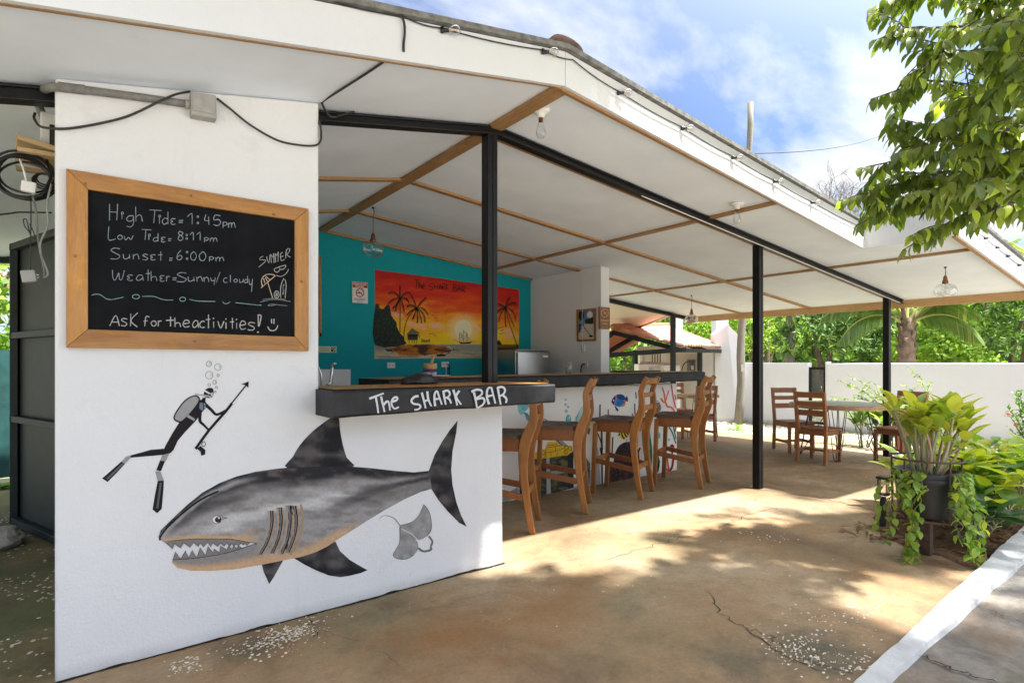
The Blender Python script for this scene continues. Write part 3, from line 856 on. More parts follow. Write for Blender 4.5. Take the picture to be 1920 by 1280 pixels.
dv.poly(k3([(872, 300), (884, 265), (915, 250), (940, 260), (943, 292), (935, 316), (905, 324), (880, 312)]), BK, 2, 2)
dv.stroke(k3([(878, 270), (915, 293)]), 3.2, lin(205, 204, 204), 3); dv.poly(k3([(918, 288), (938, 282), (940, 312), (925, 310)]), lin(180, 180, 182), k=3)
dv.stroke(k3([(810, 295), (850, 302), (905, 310), (925, 318)]), 3, lin(165, 164, 164), 3)
dv.stroke(k3([(880, 365), (925, 405), (965, 440), (1030, 410)]), 6.5, BK, 2, taper=.35); dv.stroke(k3([(850, 390), (846, 480), (870, 510), (915, 555)]), 7, BK, 2, taper=.5)
dv.stroke(k3([(815, 682), (910, 550), (1030, 415), (1072, 360)]), 5, BK, 3, sm=2); dv.stroke(k3([(1068, 362), (1130, 285), (1185, 215)]), 2.4, BK, 3, sm=2)
dv.poly(k3([(1190, 206), (1134, 228), (1166, 230), (1188, 252)]), BK, k=3)
dv.poly(k3([(825, 680), (850, 660), (885, 690), (882, 722), (855, 730), (850, 700)]), BK, k=3); dv.ring(150 + 872 * .26558, 660 + 648 * .26558, 3.4, 4.6, 1.2, BK, 3)
for x, y, r in ((910, 83, 19), (973, 105, 24), (912, 162, 27), (975, 163, 9), (950, 212, 14), (912, 230, 10), (963, 248, 8), (955, 280, 6)):
    q = k3([(x, y)])[0]; dv.ring(q[0], q[1], r * .2656 * .95, r * .2656, .95, lin(120, 119, 119), 2)
    if r > 13: dv.stroke(k3([(x + r * .15, y - r * .5), (x + r * .5, y - r * .1), (x + r * .35, y + r * .4)]), .8, lin(150, 149, 149), 2)
dv.mb.build('diver_painting', M_paint, mural_wall, cols=True)
# dirt and a ragged gap along the foot of the wall
ft = MB(); n_ = 150; vs = []
for i in range(n_ + 1):
    x = -.136 + 2.262 * i / n_; w_ = .010 + .012 * abs(fbm(x * 5, 3)) + .022 * max(0, fbm(x * 2.2, 8)) + .006 * abs(fbm(x * 30, 1))
    hz = .003 + .010 * max(0, fbm(x * 7, 5)) + .012 * max(0, fbm(x * 2.0, 11))
    vs += [(x, YW - .0016, hz), (x, YW - .0018, .0016), (x, YW - w_, .0016)]
ft.add(vs, [(i * 3 + j, (i + 1) * 3 + j, (i + 1) * 3 + j + 1, i * 3 + j + 1) for i in range(n_) for j in (0, 1)])
ft.build('dirt_seam', plain('dirt', (.035, .03, .02), .95, .6, 30, .6, 60, 0, .1), mural_wall)
# ---------------------------------------------------------------- sunset painting on the teal wall
def k9(pts): return [(690 + x * .161458, 500 + y * .161458) for x, y in pts]
pt = lambda u, v: pY(u, v, 6.64)
sm_ = Paint(pt, NW, .0016)
SKY = [(0, lin(176, 22, 14)), (.22, lin(206, 44, 16)), (.42, lin(222, 84, 22)), (.58, lin(238, 140, 28)), (.72, lin(246, 178, 32)), (.9, lin(250, 208, 24)), (1.0, lin(248, 214, 20))]
def grad(g, t):
    t = max(0, min(1, t))
    for (a, ca), (b, cb) in zip(g, g[1:]):
        if t <= b: return mixc3(ca, cb, (t - a) / (b - a))
    return g[-1][1]
def k9i(u, v): return (u - 690) / .161458, (v - 500) / .161458
def suncol(u, v):
    x, y = k9i(u, v)
    yt = 30 + (x - 85) * .141       # top edge of the painted panel
    if y < 900:
        t = (y - yt) / (900 - yt)
        n = fbm(x * .004, y * .013, 2.2, 5); n2 = fbm(x * .012 + 3, y * .035, 7, 4)
        c = grad(SKY, t + .16 * n + .03 * n2)
        dx = (x - 1105); dy = (y - 730)
        c = mixc3(c, lin(252, 214, 150), .8 * sstep(230, 90, math.hypot(dx, dy)))
        for (cx_, cy_, sx, sy) in ((610, 690, 190, 40), (800, 690, 110, 45), (340, 560, 90, 40), (1640, 780, 140, 60), (1260, 720, 60, 30)):
            q = ((x - cx_) / sx) ** 2 + ((y - cy_ - (x - cx_) * .25) / sy) ** 2 + 1.3 * n2
            c = mixc3(c, lin(244, 186, 150), .75 * sstep(1.0, .2, q))
        if x > 1440: c = mixc3(c, lin(200, 30, 12), .35 * sstep(600, 250, y))
        return c
    n = fbm(x * .004, y * .03, 5.5, 4); n2 = fbm(x * .015, y * .06, 1.5, 4)
    if x > 1380: return mixc3(lin(150, 110, 30), lin(18, 24, 20), sstep(905, 975 + 30 * n, y))
    c = mixc3(lin(150, 152, 140), lin(206, 192, 160), sstep(930, 1040, y + 40 * n))
    c = mixc3(c, lin(100, 112, 112), .6 * sstep(0, .5, n))
    d = ((x - 600) / 370) ** 2 + ((y - 965) / 68) ** 2 + .35 * n2
    isl = mixc3(lin(190, 112, 30), lin(74, 52, 44), sstep(-.1, .5, fbm(x * .007, y * .02, 9) + .25 * (980 - y) / 60))
    c = mixc3(c, isl, sstep(1.06, .9, d))
    c = mixc3(c, lin(214, 200, 172), .7 * sstep(.12, .03, abs(d - 1.06)))
    c = mixc3(c, lin(196, 134, 50), .7 * sstep(.5, 0, abs(y - 1045 - (x - 1000) * .05) / 22) * sstep(1000, 1150, x))
    return c
sm_.field([(703, 505.5), (838, 523.5), (973, 543.0), (973, 671), (838, 671.6), (702, 672.2)], suncol, 1.25, k=1)
DK2 = lin(28, 30, 30); GN = lin(30, 42, 34)
sm_.ell(*k9([(1105, 732)])[0], 16.8, 18.2, lin(236, 226, 186), 2, 36)
tr = [(78, 905), (78, 490), (100, 430), (125, 440), (135, 480), (180, 490), (200, 460), (235, 440), (255, 480), (268, 560), (300, 610), (330, 650), (335, 700), (370, 770), (400, 800), (420, 850), (420, 905)]
def treecol(u, v):
    n = fbm(u * .25, v * .25, 3); return mixc3(lin(24, 34, 30), lin(52, 66, 50), sstep(-.2, .6, n))
sm_.field(k9(tr), treecol, 2.0, 3, k=3)
def palm(trunk, crown, fr, wd=1.6):
    sm_.stroke(k9(trunk), wd, DK2, 4, taper=.35)
    for f in fr:
        pts = catmull([(crown[0], crown[1], 0)] + [(a, b, 0) for a, b in f], 6)
        sm_.stroke([k9([(p.x, p.y)])[0] for p in pts], .9, GN, 4, sm=1)
        for i, p in enumerate(pts[1:]):
            for s in (-1, 1):
                d = pts[i + 1] - pts[i]
                l = 38 * (1 - .5 * abs(i / len(pts) - .4))
                q = (p.x + s * d.normalized().y * 10 + d.normalized().x * 6, p.y + l * .9)
                sm_.stroke(k9([(p.x, p.y), q]), .85, GN, 4, sm=1, taper=.8)
palm([(368, 760), (372, 560), (370, 365)], (370, 365), [[(310, 290), (240, 300)], [(300, 370), (240, 415)], [(330, 430), (320, 505)], [(345, 420), (290, 470)], [(430, 300), (490, 295)], [(440, 360), (475, 410)], [(400, 420), (418, 510)], [(368, 300), (370, 215)]])
palm([(412, 850), (425, 700), (470, 580), (560, 480)], (562, 478), [[(510, 440), (455, 450)], [(510, 500), (455, 545)], [(540, 540), (520, 590)], [(575, 560), (572, 640)], [(600, 540), (620, 640)], [(640, 540), (660, 630)], [(640, 480), (692, 540)], [(610, 410), (668, 352)], [(540, 400), (500, 325)]])
palm([(1735, 935), (1690, 800), (1640, 660), (1592, 470)], (1590, 470), [[(1540, 430), (1500, 425)], [(1530, 490), (1495, 520)], [(1540, 540), (1515, 620)], [(1590, 570), (1597, 680)], [(1640, 560), (1690, 680)], [(1680, 510), (1715, 605)], [(1650, 420), (1705, 415)], [(1610, 400), (1645, 350)]])
# hut, hammock, ship, boats, birds
sm_.poly(k9([(440, 790), (510, 712), (605, 770)]), lin(104, 106, 84), k=4); sm_.poly(k9([(455, 785), (580, 778), (575, 850), (460, 850)]), lin(62, 58, 50), k=4)
sm_.poly(k9([(468, 792), (565, 788), (563, 815), (470, 818)]), lin(26, 26, 26), k=5)
for x in (475, 510, 535, 560): sm_.stroke(k9([(x, 850), (x, 890)]), .9, DK2, 4)
sm_.stroke(k9([(585, 775), (595, 830)]), .8, DK2, 4)
sm_.stroke(k9([(622, 830), (620, 885)]), .7, DK2, 4); sm_.stroke(k9([(715, 835), (716, 890)]), .7, DK2, 4)
sm_.poly(k9([(622, 840), (670, 850), (715, 840), (712, 870), (670, 880), (624, 872)]), lin(150, 130, 60), k=4)
sm_.poly(k9([(1045, 870), (1100, 880), (1180, 872), (1215, 868), (1180, 892), (1075, 895)]), DK2, k=5)
for x, y0, y1 in ((1062, 760, 875), (1105, 735, 880), (1145, 760, 878)): sm_.stroke(k9([(x, y0), (x, y1)]), .6, DK2, 5)
for p in ([(1062, 770), (1095, 800), (1065, 830)], [(1105, 745), (1140, 790), (1108, 840)], [(1080, 790), (1100, 850)], [(1145, 770), (1170, 850)], [(990, 850), (1045, 868)], [(1215, 868), (1225, 862)]): sm_.stroke(k9(p), .5, DK2, 5)
sm_.poly(k9([(195, 950), (235, 958), (278, 955), (272, 980), (215, 982)]), DK2, k=5); sm_.poly(k9([(790, 1020), (850, 1010), (900, 1020), (895, 1038), (800, 1042)]), DK2, k=5)
sm_.stroke(k9([(895, 1030), (940, 985), (990, 965), (1060, 968)]), .9, DK2, 5); sm_.stroke(k9([(990, 940), (992, 975)]), 1.4, DK2, 5)
for p in ([(700, 600), (720, 592)], [(765, 585), (800, 602)], [(735, 560), (765, 562)], [(705, 778), (735, 780)], [(745, 776), (770, 782)], [(760, 798), (790, 800)], [(1500, 715), (1550, 705), (1575, 700)], [(1530, 740), (1575, 735)], [(1520, 780), (1580, 770)]): sm_.stroke(k9(p), .8, DK2, 5)
sm_.poly(k9([(1495, 905), (1500, 860), (1520, 850), (1545, 890), (1550, 905)]), DK2, k=5)
for p in ([(1635, 1000), (1720, 995)], [(1640, 965), (1650, 985)], [(1665, 960), (1672, 985)], [(1690, 958), (1695, 980)]): sm_.stroke(k9(p), .9, lin(200, 200, 190), 6)
BKT = lin(58, 14, 12)
for p in ([(530, 150), (605, 155)], [(562, 155), (560, 260)], [(590, 170), (590, 260)], [(590, 225), (615, 212), (622, 260)], [(630, 237), (655, 230), (645, 207), (630, 222), (635, 255), (657, 258)],
          [(752, 197), (715, 203), (712, 225), (745, 238), (745, 262), (705, 265)], [(770, 200), (772, 265)], [(805, 200), (805, 265)], [(770, 235), (805, 235)], [(820, 265), (835, 200), (850, 265)], [(825, 240), (847, 240)],
          [(860, 265), (860, 200), (888, 205), (885, 233), (862, 238), (895, 265)], [(905, 198), (903, 265)], [(925, 205), (905, 232), (928, 262)], [(985, 200), (985, 285)], [(975, 203), (1015, 208), (1013, 235), (988, 243), (1024, 252), (1018, 280), (980, 287)],
          [(1035, 285), (1055, 213), (1077, 287)], [(1041, 260), (1070, 260)], [(1095, 292), (1095, 225), (1125, 230), (1120, 255), (1097, 262), (1125, 297)]):
    sm_.stroke(k9(p), 1.25, lin(40, 14, 12), 6, sm=3)
sm_.mb.build('sunset_painting', M_mural, teal_wall, cols=True)

# ---------------------------------------------------------------- bar counter with sea paintings
YBAR = 4.21
bar = thing('bar_counter', (3.9, 4.3, 0), 'long bar counter with charcoal edged top and painted reef front', 'bar counter')
mb = MB(); mb.box(1.95, 5.68, YBAR, 4.36, -.02, 1.055); front = mb.build('front_panel', M_bar, bar, bevel=.006)
def slabmesh(x0, x1, yf, yb, zb0, zb1, zt0, zt1, seed, amp=.008):
    """slab with uneven hand-cut front edge: z of bottom and top run from left to right"""
    n = 60; vs = []; 
    for i in range(n + 1):
        t = i / n; x = x0 + (x1 - x0) * t
        zb = zb0 + (zb1 - zb0) * t + amp * fbm(x * 3, seed) ; zt = zt0 + (zt1 - zt0) * t + amp * .35 * fbm(x * 2.5, seed + 3)
        yy = yf + amp * .7 * fbm(x * 4, seed + 9)
        vs += [(x, yy + .008, zb), (x, yy, zb + .012), (x, yy, zt - .010), (x, yy + .010, zt), (x, yb, zt), (x, yb, zb)]
    mb = MB(); k = 6
    mb.add(vs, [(i * k + j, (i + 1) * k + j, (i + 1) * k + (j + 1) % k, i * k + (j + 1) % k) for i in range(n) for j in range(k)] + [tuple(range(k)), tuple(n * k + j for j in range(k))[::-1]])
    return mb
slabmesh(1.81, 5.95, 4.0, 4.62, 1.045, 1.092, 1.170, 1.198, 1.0, .005).build('counter_edge', M_slab, bar)
mb = MB(); mb.add([(1.83, 4.03, 1.1742), (5.93, 4.03, 1.2022), (5.93, 4.60, 1.2022), (1.83, 4.60, 1.1742)], [(0, 1, 2, 3)]); mb.build('counter_top', M_top, bar)
def kb(pts): return [(1090 + x * .148438, 720 + y * .148438) for x, y in pts]
def kc(pts): return [(940 + x * .179702, 730 + y * .179702) for x, y in pts]
pb = lambda u, v: pY(u, v, YBAR)
sea = Paint(pb, NW, .0011)
T1 = lin(90, 190, 200); T2 = lin(40, 150, 165); T3 = lin(170, 220, 222)
def tealc(u, v):
    n = fbm(u * .08, v * .08, 3); return mixc3(T2, T3, .5 + .6 * n)
sea.field(kc([(165, 150), (250, 130), (300, 170), (262, 215), (235, 242), (205, 265), (180, 235)]), tealc, 2.5)
for i in range(6): sea.stroke(kc([(232 + i * 6, 240), (255 + i * 7, 280), (265 + i * 9, 320 + i * 4)]), .8, T2, 2)
sea.field(kb([(95, 170), (130, 195), (152, 250), (155, 310), (135, 405), (105, 390), (90, 300)]), tealc, 2.5)
for i in range(8): sea.stroke(kc([(850, 180 + i * 18), (815, 215 + i * 16), (795 - i * 3, 260 + i * 12), (768 + i * 2, 300 + i * 9)]), .7, T1, 2)
for x, y, r in ((668, 105, 8), (667, 157, 11), (695, 182, 9), (676, 224, 13), (640, 343, 13)):
    q = kc([(x, y)])[0]; sea.ell(q[0], q[1], r * .17, r * .2, T3, 1); sea.ring(q[0], q[1], r * .17, r * .2, .8, T2, 2)
q = kc([(700, 312)])[0]; sea.ell(q[0], q[1], 5.2, 9, T2, 1); sea.ell(q[0] + .6, q[1] - 1, 3.8, 7, T1, 2); sea.ell(q[0] + 1.4, q[1] - 4, 1.5, 2.5, T3, 3)
AG = lin(150, 150, 152); AD = lin(100, 100, 104)
sea.ring(*kc([(448, 350)])[0], 6.0, 7.2, 2.4, AG, 2); sea.stroke(kc([(440, 380), (520, 460), (640, 570), (760, 680), (915, 830)]), 9, AG, 1); sea.stroke(kc([(440, 395), (520, 475), (640, 588), (760, 700), (915, 850)]), 2.4, AD, 2)
sea.poly(kc([(890, 390), (930, 410), (915, 470), (895, 460)]), AD, k=2); sea.poly(kb([(40, 900), (110, 1000), (110, 1180), (60, 1160), (40, 1050)]), AD, k=2)
sea.poly(kb([(170, 680), (215, 830), (240, 1180), (240, 1280), (100, 1280), (60, 1200), (130, 1060)]), lin(165, 165, 168), k=1)
sea.poly(kc([(720, 1040), (800, 1000), (870, 920), (920, 870), (920, 1012), (800, 1030)]), AG, k=1); sea.poly(kc([(10, 1120), (110, 1050), (170, 1020), (190, 1060), (120, 1140), (10, 1190)]), AG, k=1)
def chestc(u, v):
    n = fbm(u * .06, v * .16, 8); return mixc3(lin(40, 40, 38), lin(112, 106, 66), sstep(-.25, .6, n))
sea.field(kc([(345, 722), (460, 715), (690, 680), (748, 650), (752, 1022), (520, 1088), (345, 1112)]), chestc, 3, k=3)
sea.poly(kc([(185, 810), (345, 722), (345, 1112), (190, 1140)]), lin(46, 46, 48), k=2)
sea.poly(kc([(466, 712), (500, 706), (515, 1092), (470, 1098)]), lin(168, 168, 166), k=4)
sea.poly(kc([(345, 880), (752, 810), (752, 850), (345, 925)]), lin(150, 150, 148), k=4)
sea.poly(kc([(690, 680), (748, 650), (752, 1022), (690, 1040)]), lin(36, 36, 38), k=4)
YL = lin(226, 182, 40); YD = lin(96, 72, 16)
sea.poly(kc([(345, 660), (390, 640), (420, 618), (458, 622), (470, 580), (482, 545), (580, 545), (590, 570), (640, 580), (655, 602), (680, 590), (700, 583), (737, 590), (737, 640), (690, 682), (560, 700), (400, 724), (345, 722)]), YL, k=5)
for p in ([(460, 605), (560, 590), (640, 578)], [(458, 655), (560, 642), (660, 605)], [(470, 582), (585, 570)], [(400, 640), (405, 720)], [(455, 625), (462, 715)], [(510, 655), (515, 690)], [(580, 648), (575, 690)], [(560, 592), (562, 640)], [(660, 610), (665, 660), (690, 665)]): sea.stroke(kc(p), .9, YD, 6)
for x, y in ((433, 660), (675, 605), (712, 612), (668, 650), (435, 690)): sea.ring(*kc([(x, y)])[0], 3.0, 4.0, .8, YD, 6)
# fishes
B1 = lin(28, 64, 128); B2 = lin(40, 130, 200); OR = lin(222, 130, 60)
sea.poly(kb([(378, 220), (400, 170), (440, 135), (490, 125), (530, 140), (555, 180), (560, 220), (545, 262), (515, 282), (470, 285), (430, 270), (395, 250)]), B2, 2, 2)
sea.poly(kb([(440, 138), (490, 125), (535, 142), (555, 185), (540, 190), (500, 200), (455, 175)]), B1, 2, 3); sea.poly(kb([(378, 220), (400, 172), (430, 150), (425, 200), (410, 255), (393, 250)]), B1, 2, 3)
sea.poly(kb([(548, 200), (558, 235), (540, 275), (498, 283), (530, 245)]), OR, 2, 3); sea.poly(kb([(545, 180), (575, 145), (587, 190), (580, 228), (552, 195)]), B1, k=3)
sea.poly(kb([(418, 265), (440, 288), (468, 320), (455, 348), (430, 312)]), B1, k=3); sea.stroke(kb([(440, 145), (430, 200), (412, 250)]), 1.6, OR, 4)
sea.ell(*kb([(402, 204)])[0], 1.3, 1.3, lin(230, 230, 230), 5)
for i in range(7): sea.stroke(kb([(450 + i * 14, 225 - i * 3), (456 + i * 14, 262 - i * 3)]), .7, B1, 4)
sea.poly(kb([(905, 300), (912, 240), (940, 208), (975, 210), (995, 250), (1008, 300), (990, 350), (955, 382), (920, 370)]), B2, 2, 2)
sea.poly(kb([(925, 340), (930, 260), (960, 235), (990, 250), (1000, 300), (975, 360), (940, 372)]), lin(170, 112, 66), 2, 3)
sea.stroke(kb([(912, 250), (935, 225), (985, 222)]), 1.6, lin(240, 225, 70), 4); sea.stroke(kb([(928, 340), (945, 270), (975, 240)]), 1.2, B1, 4); sea.stroke(kb([(950, 350), (975, 290), (990, 262)]), 1.2, B1, 4); sea.ell(*kb([(957, 322)])[0], 1.2, 1.4, BK, 5)
sea.poly(kb([(480, 620), (505, 598), (590, 600), (602, 640), (575, 670), (520, 697), (485, 672)]), lin(236, 214, 30), 2, 2)
for p in ([(505, 600), (515, 650), (545, 690)], [(535, 600), (550, 640), (575, 668)], [(565, 600), (590, 640)]): sea.stroke(kb(p), 2.8, BK, 3)
sea.poly(kb([(478, 605), (455, 658), (490, 640)]), BK, k=3); sea.stroke(kb([(565, 710), (575, 700)]), 1.6, BK, 3)
# reef rock, sticks, weeds, corals
def urc(u, v):
    n = fbm(u * .35, v * .35, 5, 3); n2 = fbm(u * .05, v * .05, 2); return mixc3(lin(34, 26, 28), lin(112, 60, 58), sstep(0, .7, n * 1.2 + .4 * n2))
sea.field(kb([(400, 1000), (412, 900), (440, 830), (480, 770), (560, 728), (640, 735), (700, 790), (730, 900), (720, 1080), (650, 1180), (322, 1245), (322, 1080)]), urc, 1.6, 2, k=3)
MR = lin(92, 44, 50); BD = lin(56, 46, 48)
for p, w, c in (([(235, 255), (232, 430)], 2.4, MR), ([(338, 315), (338, 430)], 2.0, MR), ([(155, 435), (160, 465)], 1.6, MR), ([(190, 590), (245, 720), (265, 820)], 2.2, BD), ([(235, 800), (258, 910)], 2.2, BD), ([(395, 665), (385, 920)], 2.6, BD), ([(685, 100), (692, 180)], 2.0, BD), ([(672, 245), (680, 430)], 2.0, BD), ([(640, 370), (655, 450)], 2.0, MR), ([(712, 600), (705, 800)], 1.8, BD), ([(338, 590), (330, 1240)], 2.6, BD), ([(255, 590), (262, 1270)], 3.2, BD), ([(740, 800), (710, 900), (735, 1000)], 3, BD), ([(360, 850), (355, 930)], 1.8, MR)):
    sea.stroke(kb(p), w, c, 2)
GR1 = lin(24, 120, 70); GR2 = lin(20, 92, 62)
for p, w, c in (([(805, 360), (830, 470), (800, 600), (830, 760)], 2.4, GR1), ([(862, 460), (850, 600), (872, 760), (880, 900), (868, 1050)], 4.4, GR1), ([(820, 690), (850, 830), (875, 940)], 3.4, GR1), ([(930, 820), (972, 980), (950, 1110)], 5.0, GR2), ([(985, 960), (960, 1100)], 2.4, GR1), ([(1100, 530), (1150, 620), (1192, 750)], 2.2, GR2), ([(1160, 530), (1178, 620), (1195, 690)], 1.8, GR2), ([(1190, 530), (1180, 600)], 1.6, GR2), ([(1120, 345), (1128, 385)], 1.2, BK), ([(1138, 350), (1142, 385)], 1.2, BK)):
    sea.stroke(kb(p), w, c, 3)
C1 = lin(226, 108, 66); C2 = lin(214, 62, 52)
for p, w, c in (([(1020, 40), (1045, 120), (1055, 210)], 2.6, C1), ([(1102, 75), (1072, 180), (1060, 220)], 2.0, C1), ([(1002, 175), (1030, 220), (1060, 230), (1085, 280), (1140, 295), (1192, 375)], 3.0, C1), ([(1135, 5), (1150, 120), (1172, 230), (1190, 300)], 2.2, C2), ([(1180, 130), (1190, 200)], 2.0, C2)): sea.stroke(kb(p), w, c, 3)
sea.poly(kb([(1117, 785), (1140, 755), (1170, 775), (1172, 820), (1150, 870), (1128, 850)]), C2, 2, 3); sea.ell(*kb([(1145, 778)])[0], 3.4, 2.4, lin(120, 40, 44), 4)
for p in ([(1145, 850), (1155, 960), (1130, 1070), (1095, 1092), (1055, 1040), (1045, 960)], [(1080, 890), (1090, 1000), (1105, 1080)], [(1165, 900), (1150, 1040), (1115, 1090)]): sea.stroke(kb(p), 3.0, C2, 3)
q = kb([(1106, 700)])[0]; sea.ell(q[0], q[1], 1.8, 2.6, T1, 2); q = kb([(985, 650)])[0]; sea.ell(q[0], q[1], 1.8, 6, T1, 2)
sea.mb.build('sea_painting', M_mural, front, cols=True)

# ---------------------------------------------------------------- short counter with the sign
sg = thing('sign_counter', (1.62, 2.93, 1.04), 'short charcoal counter slab lettered The SHARK BAR on the white wall', 'counter')
slabmesh(.914, 2.335, 2.657, 3.22, 1.034, 1.052, 1.166, 1.168, 5.0, .0045).build('counter_edge', M_slab, sg)
mb = MB(); mb.add([(.936, 2.69, 1.1708), (2.32, 2.69, 1.1728), (2.32, 3.20, 1.1728), (.936, 3.20, 1.1708)], [(0, 1, 2, 3)]); mb.build('counter_top', M_top, sg)
def ks(pts): return [(680 + x * .145833, 710 + y * .145833) for x, y in pts]
newlt = lambda: Paint(lambda u, v: pY(u, v, 2.6525), NW, .0006)
lt = newlt()
LW = lin(196, 198, 202)
k_ = 1
for p in ([(85, 255), (270, 185)], [(165, 225), (185, 330), (200, 440)], [(235, 225), (255, 320), (280, 425)], [(262, 340), (310, 288), (335, 312), (350, 405)], [(375, 292), (430, 275), (442, 242), (405, 238), (370, 285), (375, 345), (410, 382), (462, 360)],
          [(715, 220), (660, 232), (622, 280), (650, 318), (720, 330), (740, 360), (710, 390), (660, 397)], [(755, 175), (785, 290), (805, 378)], [(825, 160), (838, 260), (878, 350)], [(785, 288), (845, 265)],
          [(925, 350), (915, 250), (922, 185), (950, 160), (975, 225), (1012, 330)], [(915, 262), (985, 252)], [(1030, 165), (1045, 260), (1060, 330)], [(1020, 168), (1080, 148), (1112, 188), (1090, 230), (1042, 245)], [(1075, 240), (1108, 265), (1128, 315)],
          [(1155, 138), (1180, 230), (1205, 340)], [(1232, 152), (1190, 228), (1255, 328)], [(1418, 170), (1440, 270), (1458, 372)], [(1385, 165), (1450, 138), (1512, 148), (1515, 200), (1430, 255)], [(1440, 262), (1530, 245), (1552, 290), (1520, 340), (1455, 372)],
          [(1610, 325), (1582, 230), (1590, 135), (1635, 112), (1660, 190), (1692, 315)], [(1585, 225), (1668, 205)], [(1720, 110), (1740, 230), (1758, 330)], [(1715, 112), (1780, 103), (1812, 140), (1795, 190), (1735, 228)], [(1780, 205), (1830, 255), (1822, 308)]):
    if p[0] in ((715, 220), (1418, 170)): lt.mb.build('lettering', M_print, sg, cols=True); lt = newlt()
    lt.stroke(ks(p), 4.3, LW, k_, taper=.3, jit=.06); k_ += 1
lt.mb.build('lettering', M_print, sg, cols=True)

# ---------------------------------------------------------------- chalkboard
cb = thing('chalkboard', (.45, YW - .015, 1.5), 'wood framed chalkboard with handwritten tide and sunset times', 'chalkboard')
fo = [(124, 316), (579, 391.5), (579, 658), (124, 651.5)]; fi = [(165, 355), (553, 413), (553, 631), (165, 617)]
pf = lambda u, v, k=0: pY(u, v, YW - .028 + k)
for i, m in ((0, M_frame), (1, M_frameV), (2, M_frame), (3, M_frameV)):
    j = (i + 1) % 4; mb = MB()
    q = [pf(*fo[i]), pf(*fo[j]), pf(*fi[j]), pf(*fi[i])]
    c = (q[0] + q[1] + q[2] + q[3]) / 4; q = [c + (p - c) * .9985 for p in q]
    mb.prism(q, (0, .027, 0)); mb.build('frame_board', m, cb, bevel=.002)
mb = MB(); mb.prism([pY(u, v, YW - .012) for u, v in [(163, 353), (555, 411), (555, 633), (163, 619)]], (0, .010, 0)); slate = mb.build('slate', M_slate, cb)
newch = lambda: Paint(lambda u, v: pY(u, v, YW - .0125), NW, .0005)
ch = newch()
def chalk_done(nm='chalk_writing'):
    global ch
    ch.mb.build(nm, M_chalk, slate, cols=True); ch = newch()
CW = lin(150, 160, 168)
def kk(pts): return [(180 + x * .210970, 370 + y * .210970) for x, y in pts]
GLY = {'H': [[(0, 1), (0, 0)], [(1, 1), (.9, 0)], [(0, .52), (1, .5)]], 'i': [[(.5, .55), (.55, 0)]], 'g': [[(.9, 1), (.4, 1), (.05, .75), (.3, .5), (.8, .62), (.9, .95), (.9, .3), (.6, 0), (.1, .05)]], 'h': [[(0, 1), (.05, 0)], [(.05, .3), (.5, .45), (.85, .35), (1, 0)]],
 'T': [[(0, 1), (1, .95)], [(.45, .97), (.35, 0)]], 'd': [[(.9, 1), (.9, 0)], [(.9, .42), (.4, .5), (0, .25), (.3, 0), (.9, .15)]], 'E': [[(1, .95), (.4, 1), (.1, .75), (.5, .52), (.1, .3), (.4, 0), (1, .1)]], 'e': [[(.1, .5), (.9, .6), (.8, .95), (.3, 1), (0, .45), (.3, 0), (1, .12)]], '=': [[(.05, .9), (1, 1)], [(0, .1), (.9, .15)]],
 '1': [[(0, .7), (.85, 1), (.9, 0)]], '4': [[(.3, 1), (0, .45), (1, .4)], [(.85, .8), (.9, 0)]], '5': [[(1, .95), (.2, 1), (.05, .55), (.7, .6), (1, .3), (.6, 0), (0, .1)]], 'p': [[(.1, 1), (.1, -.35)], [(.1, .8), (.6, 1), (1, .6), (.6, .2), (.1, .3)]], 'm': [[(.05, .9), (.1, 0)], [(.1, .55), (.35, .95), (.5, .6), (.5, 0)], [(.5, .55), (.8, .95), (.95, .5), (1, 0)]],
 'L': [[(.1, 1), (.05, 0), (1, .05)]], 'o': [[(.5, 1), (.05, .6), (.3, .02), (.85, .1), (.95, .7), (.5, 1)]], 'w': [[(0, .9), (.15, 0), (.5, .55), (.75, 0), (1, 1)]], '8': [[(.9, .85), (.4, 1), (.15, .75), (.9, .35), (.6, 0), (.1, .15), (.3, .5), (.85, .7), (.9, .9)]],
 'S': [[(1, .92), (.45, 1), (.05, .8), (.5, .55), (1, .3), (.7, .03), (0, .05)]], 'u': [[(0, 1), (.1, .1), (.5, 0), (.9, .4), (.95, 1)], [(.95, 1), (1, 0)]], 'n': [[(0, 1), (.05, 0)], [(.05, .6), (.5, 1), (.85, .8), (1, 0)]], 's': [[(1, .9), (.4, 1), (.1, .75), (.9, .35), (.7, .02), (0, .06)]], 't': [[(.6, 1), (.6, 0)], [(.05, .62), (1, .65)]],
 '6': [[(.75, 1), (.15, .6), (.05, .15), (.5, 0), (.95, .25), (.6, .48), (.1, .3)]], '0': [[(.5, 1), (.05, .6), (.2, .05), (.7, 0), (1, .5), (.7, .97), (.4, 1)]], 'W': [[(.05, 1), (.1, .15), (.3, .0), (.55, .7), (.6, .1), (.8, .05), (1, .95)]], 'a': [[(.9, .9), (.4, 1), (0, .4), (.3, 0), (.85, .45), (.88, .9), (1, 0)]], 'r': [[(.1, 1), (.1, 0)], [(.1, .6), (.5, .95), (1, .9)]],
 'y': [[(0, 1), (.25, .55), (.8, .65)], [(.95, 1), (.7, 0)]], '/': [[(1, 1), (0, 0)]], 'c': [[(1, .9), (.5, 1), (.05, .5), (.4, 0), (1, .08)]], 'l': [[(.5, 1), (.5, 0)]], 'A': [[(0, 0), (.6, 1), (.95, 0)], [(.15, .38), (.9, .35)]], 'K': [[(.1, 1), (.05, 0)], [(1, 1.05), (.1, .45), (.95, -.05)]], 'f': [[(.95, .9), (.5, 1), (.3, .7), (.2, 0)], [(0, .5), (.7, .55)]], 'v': [[(0, 1), (.45, 0), (1, 1)]], 'q': [[(.5, 1), (.5, 0)]]}
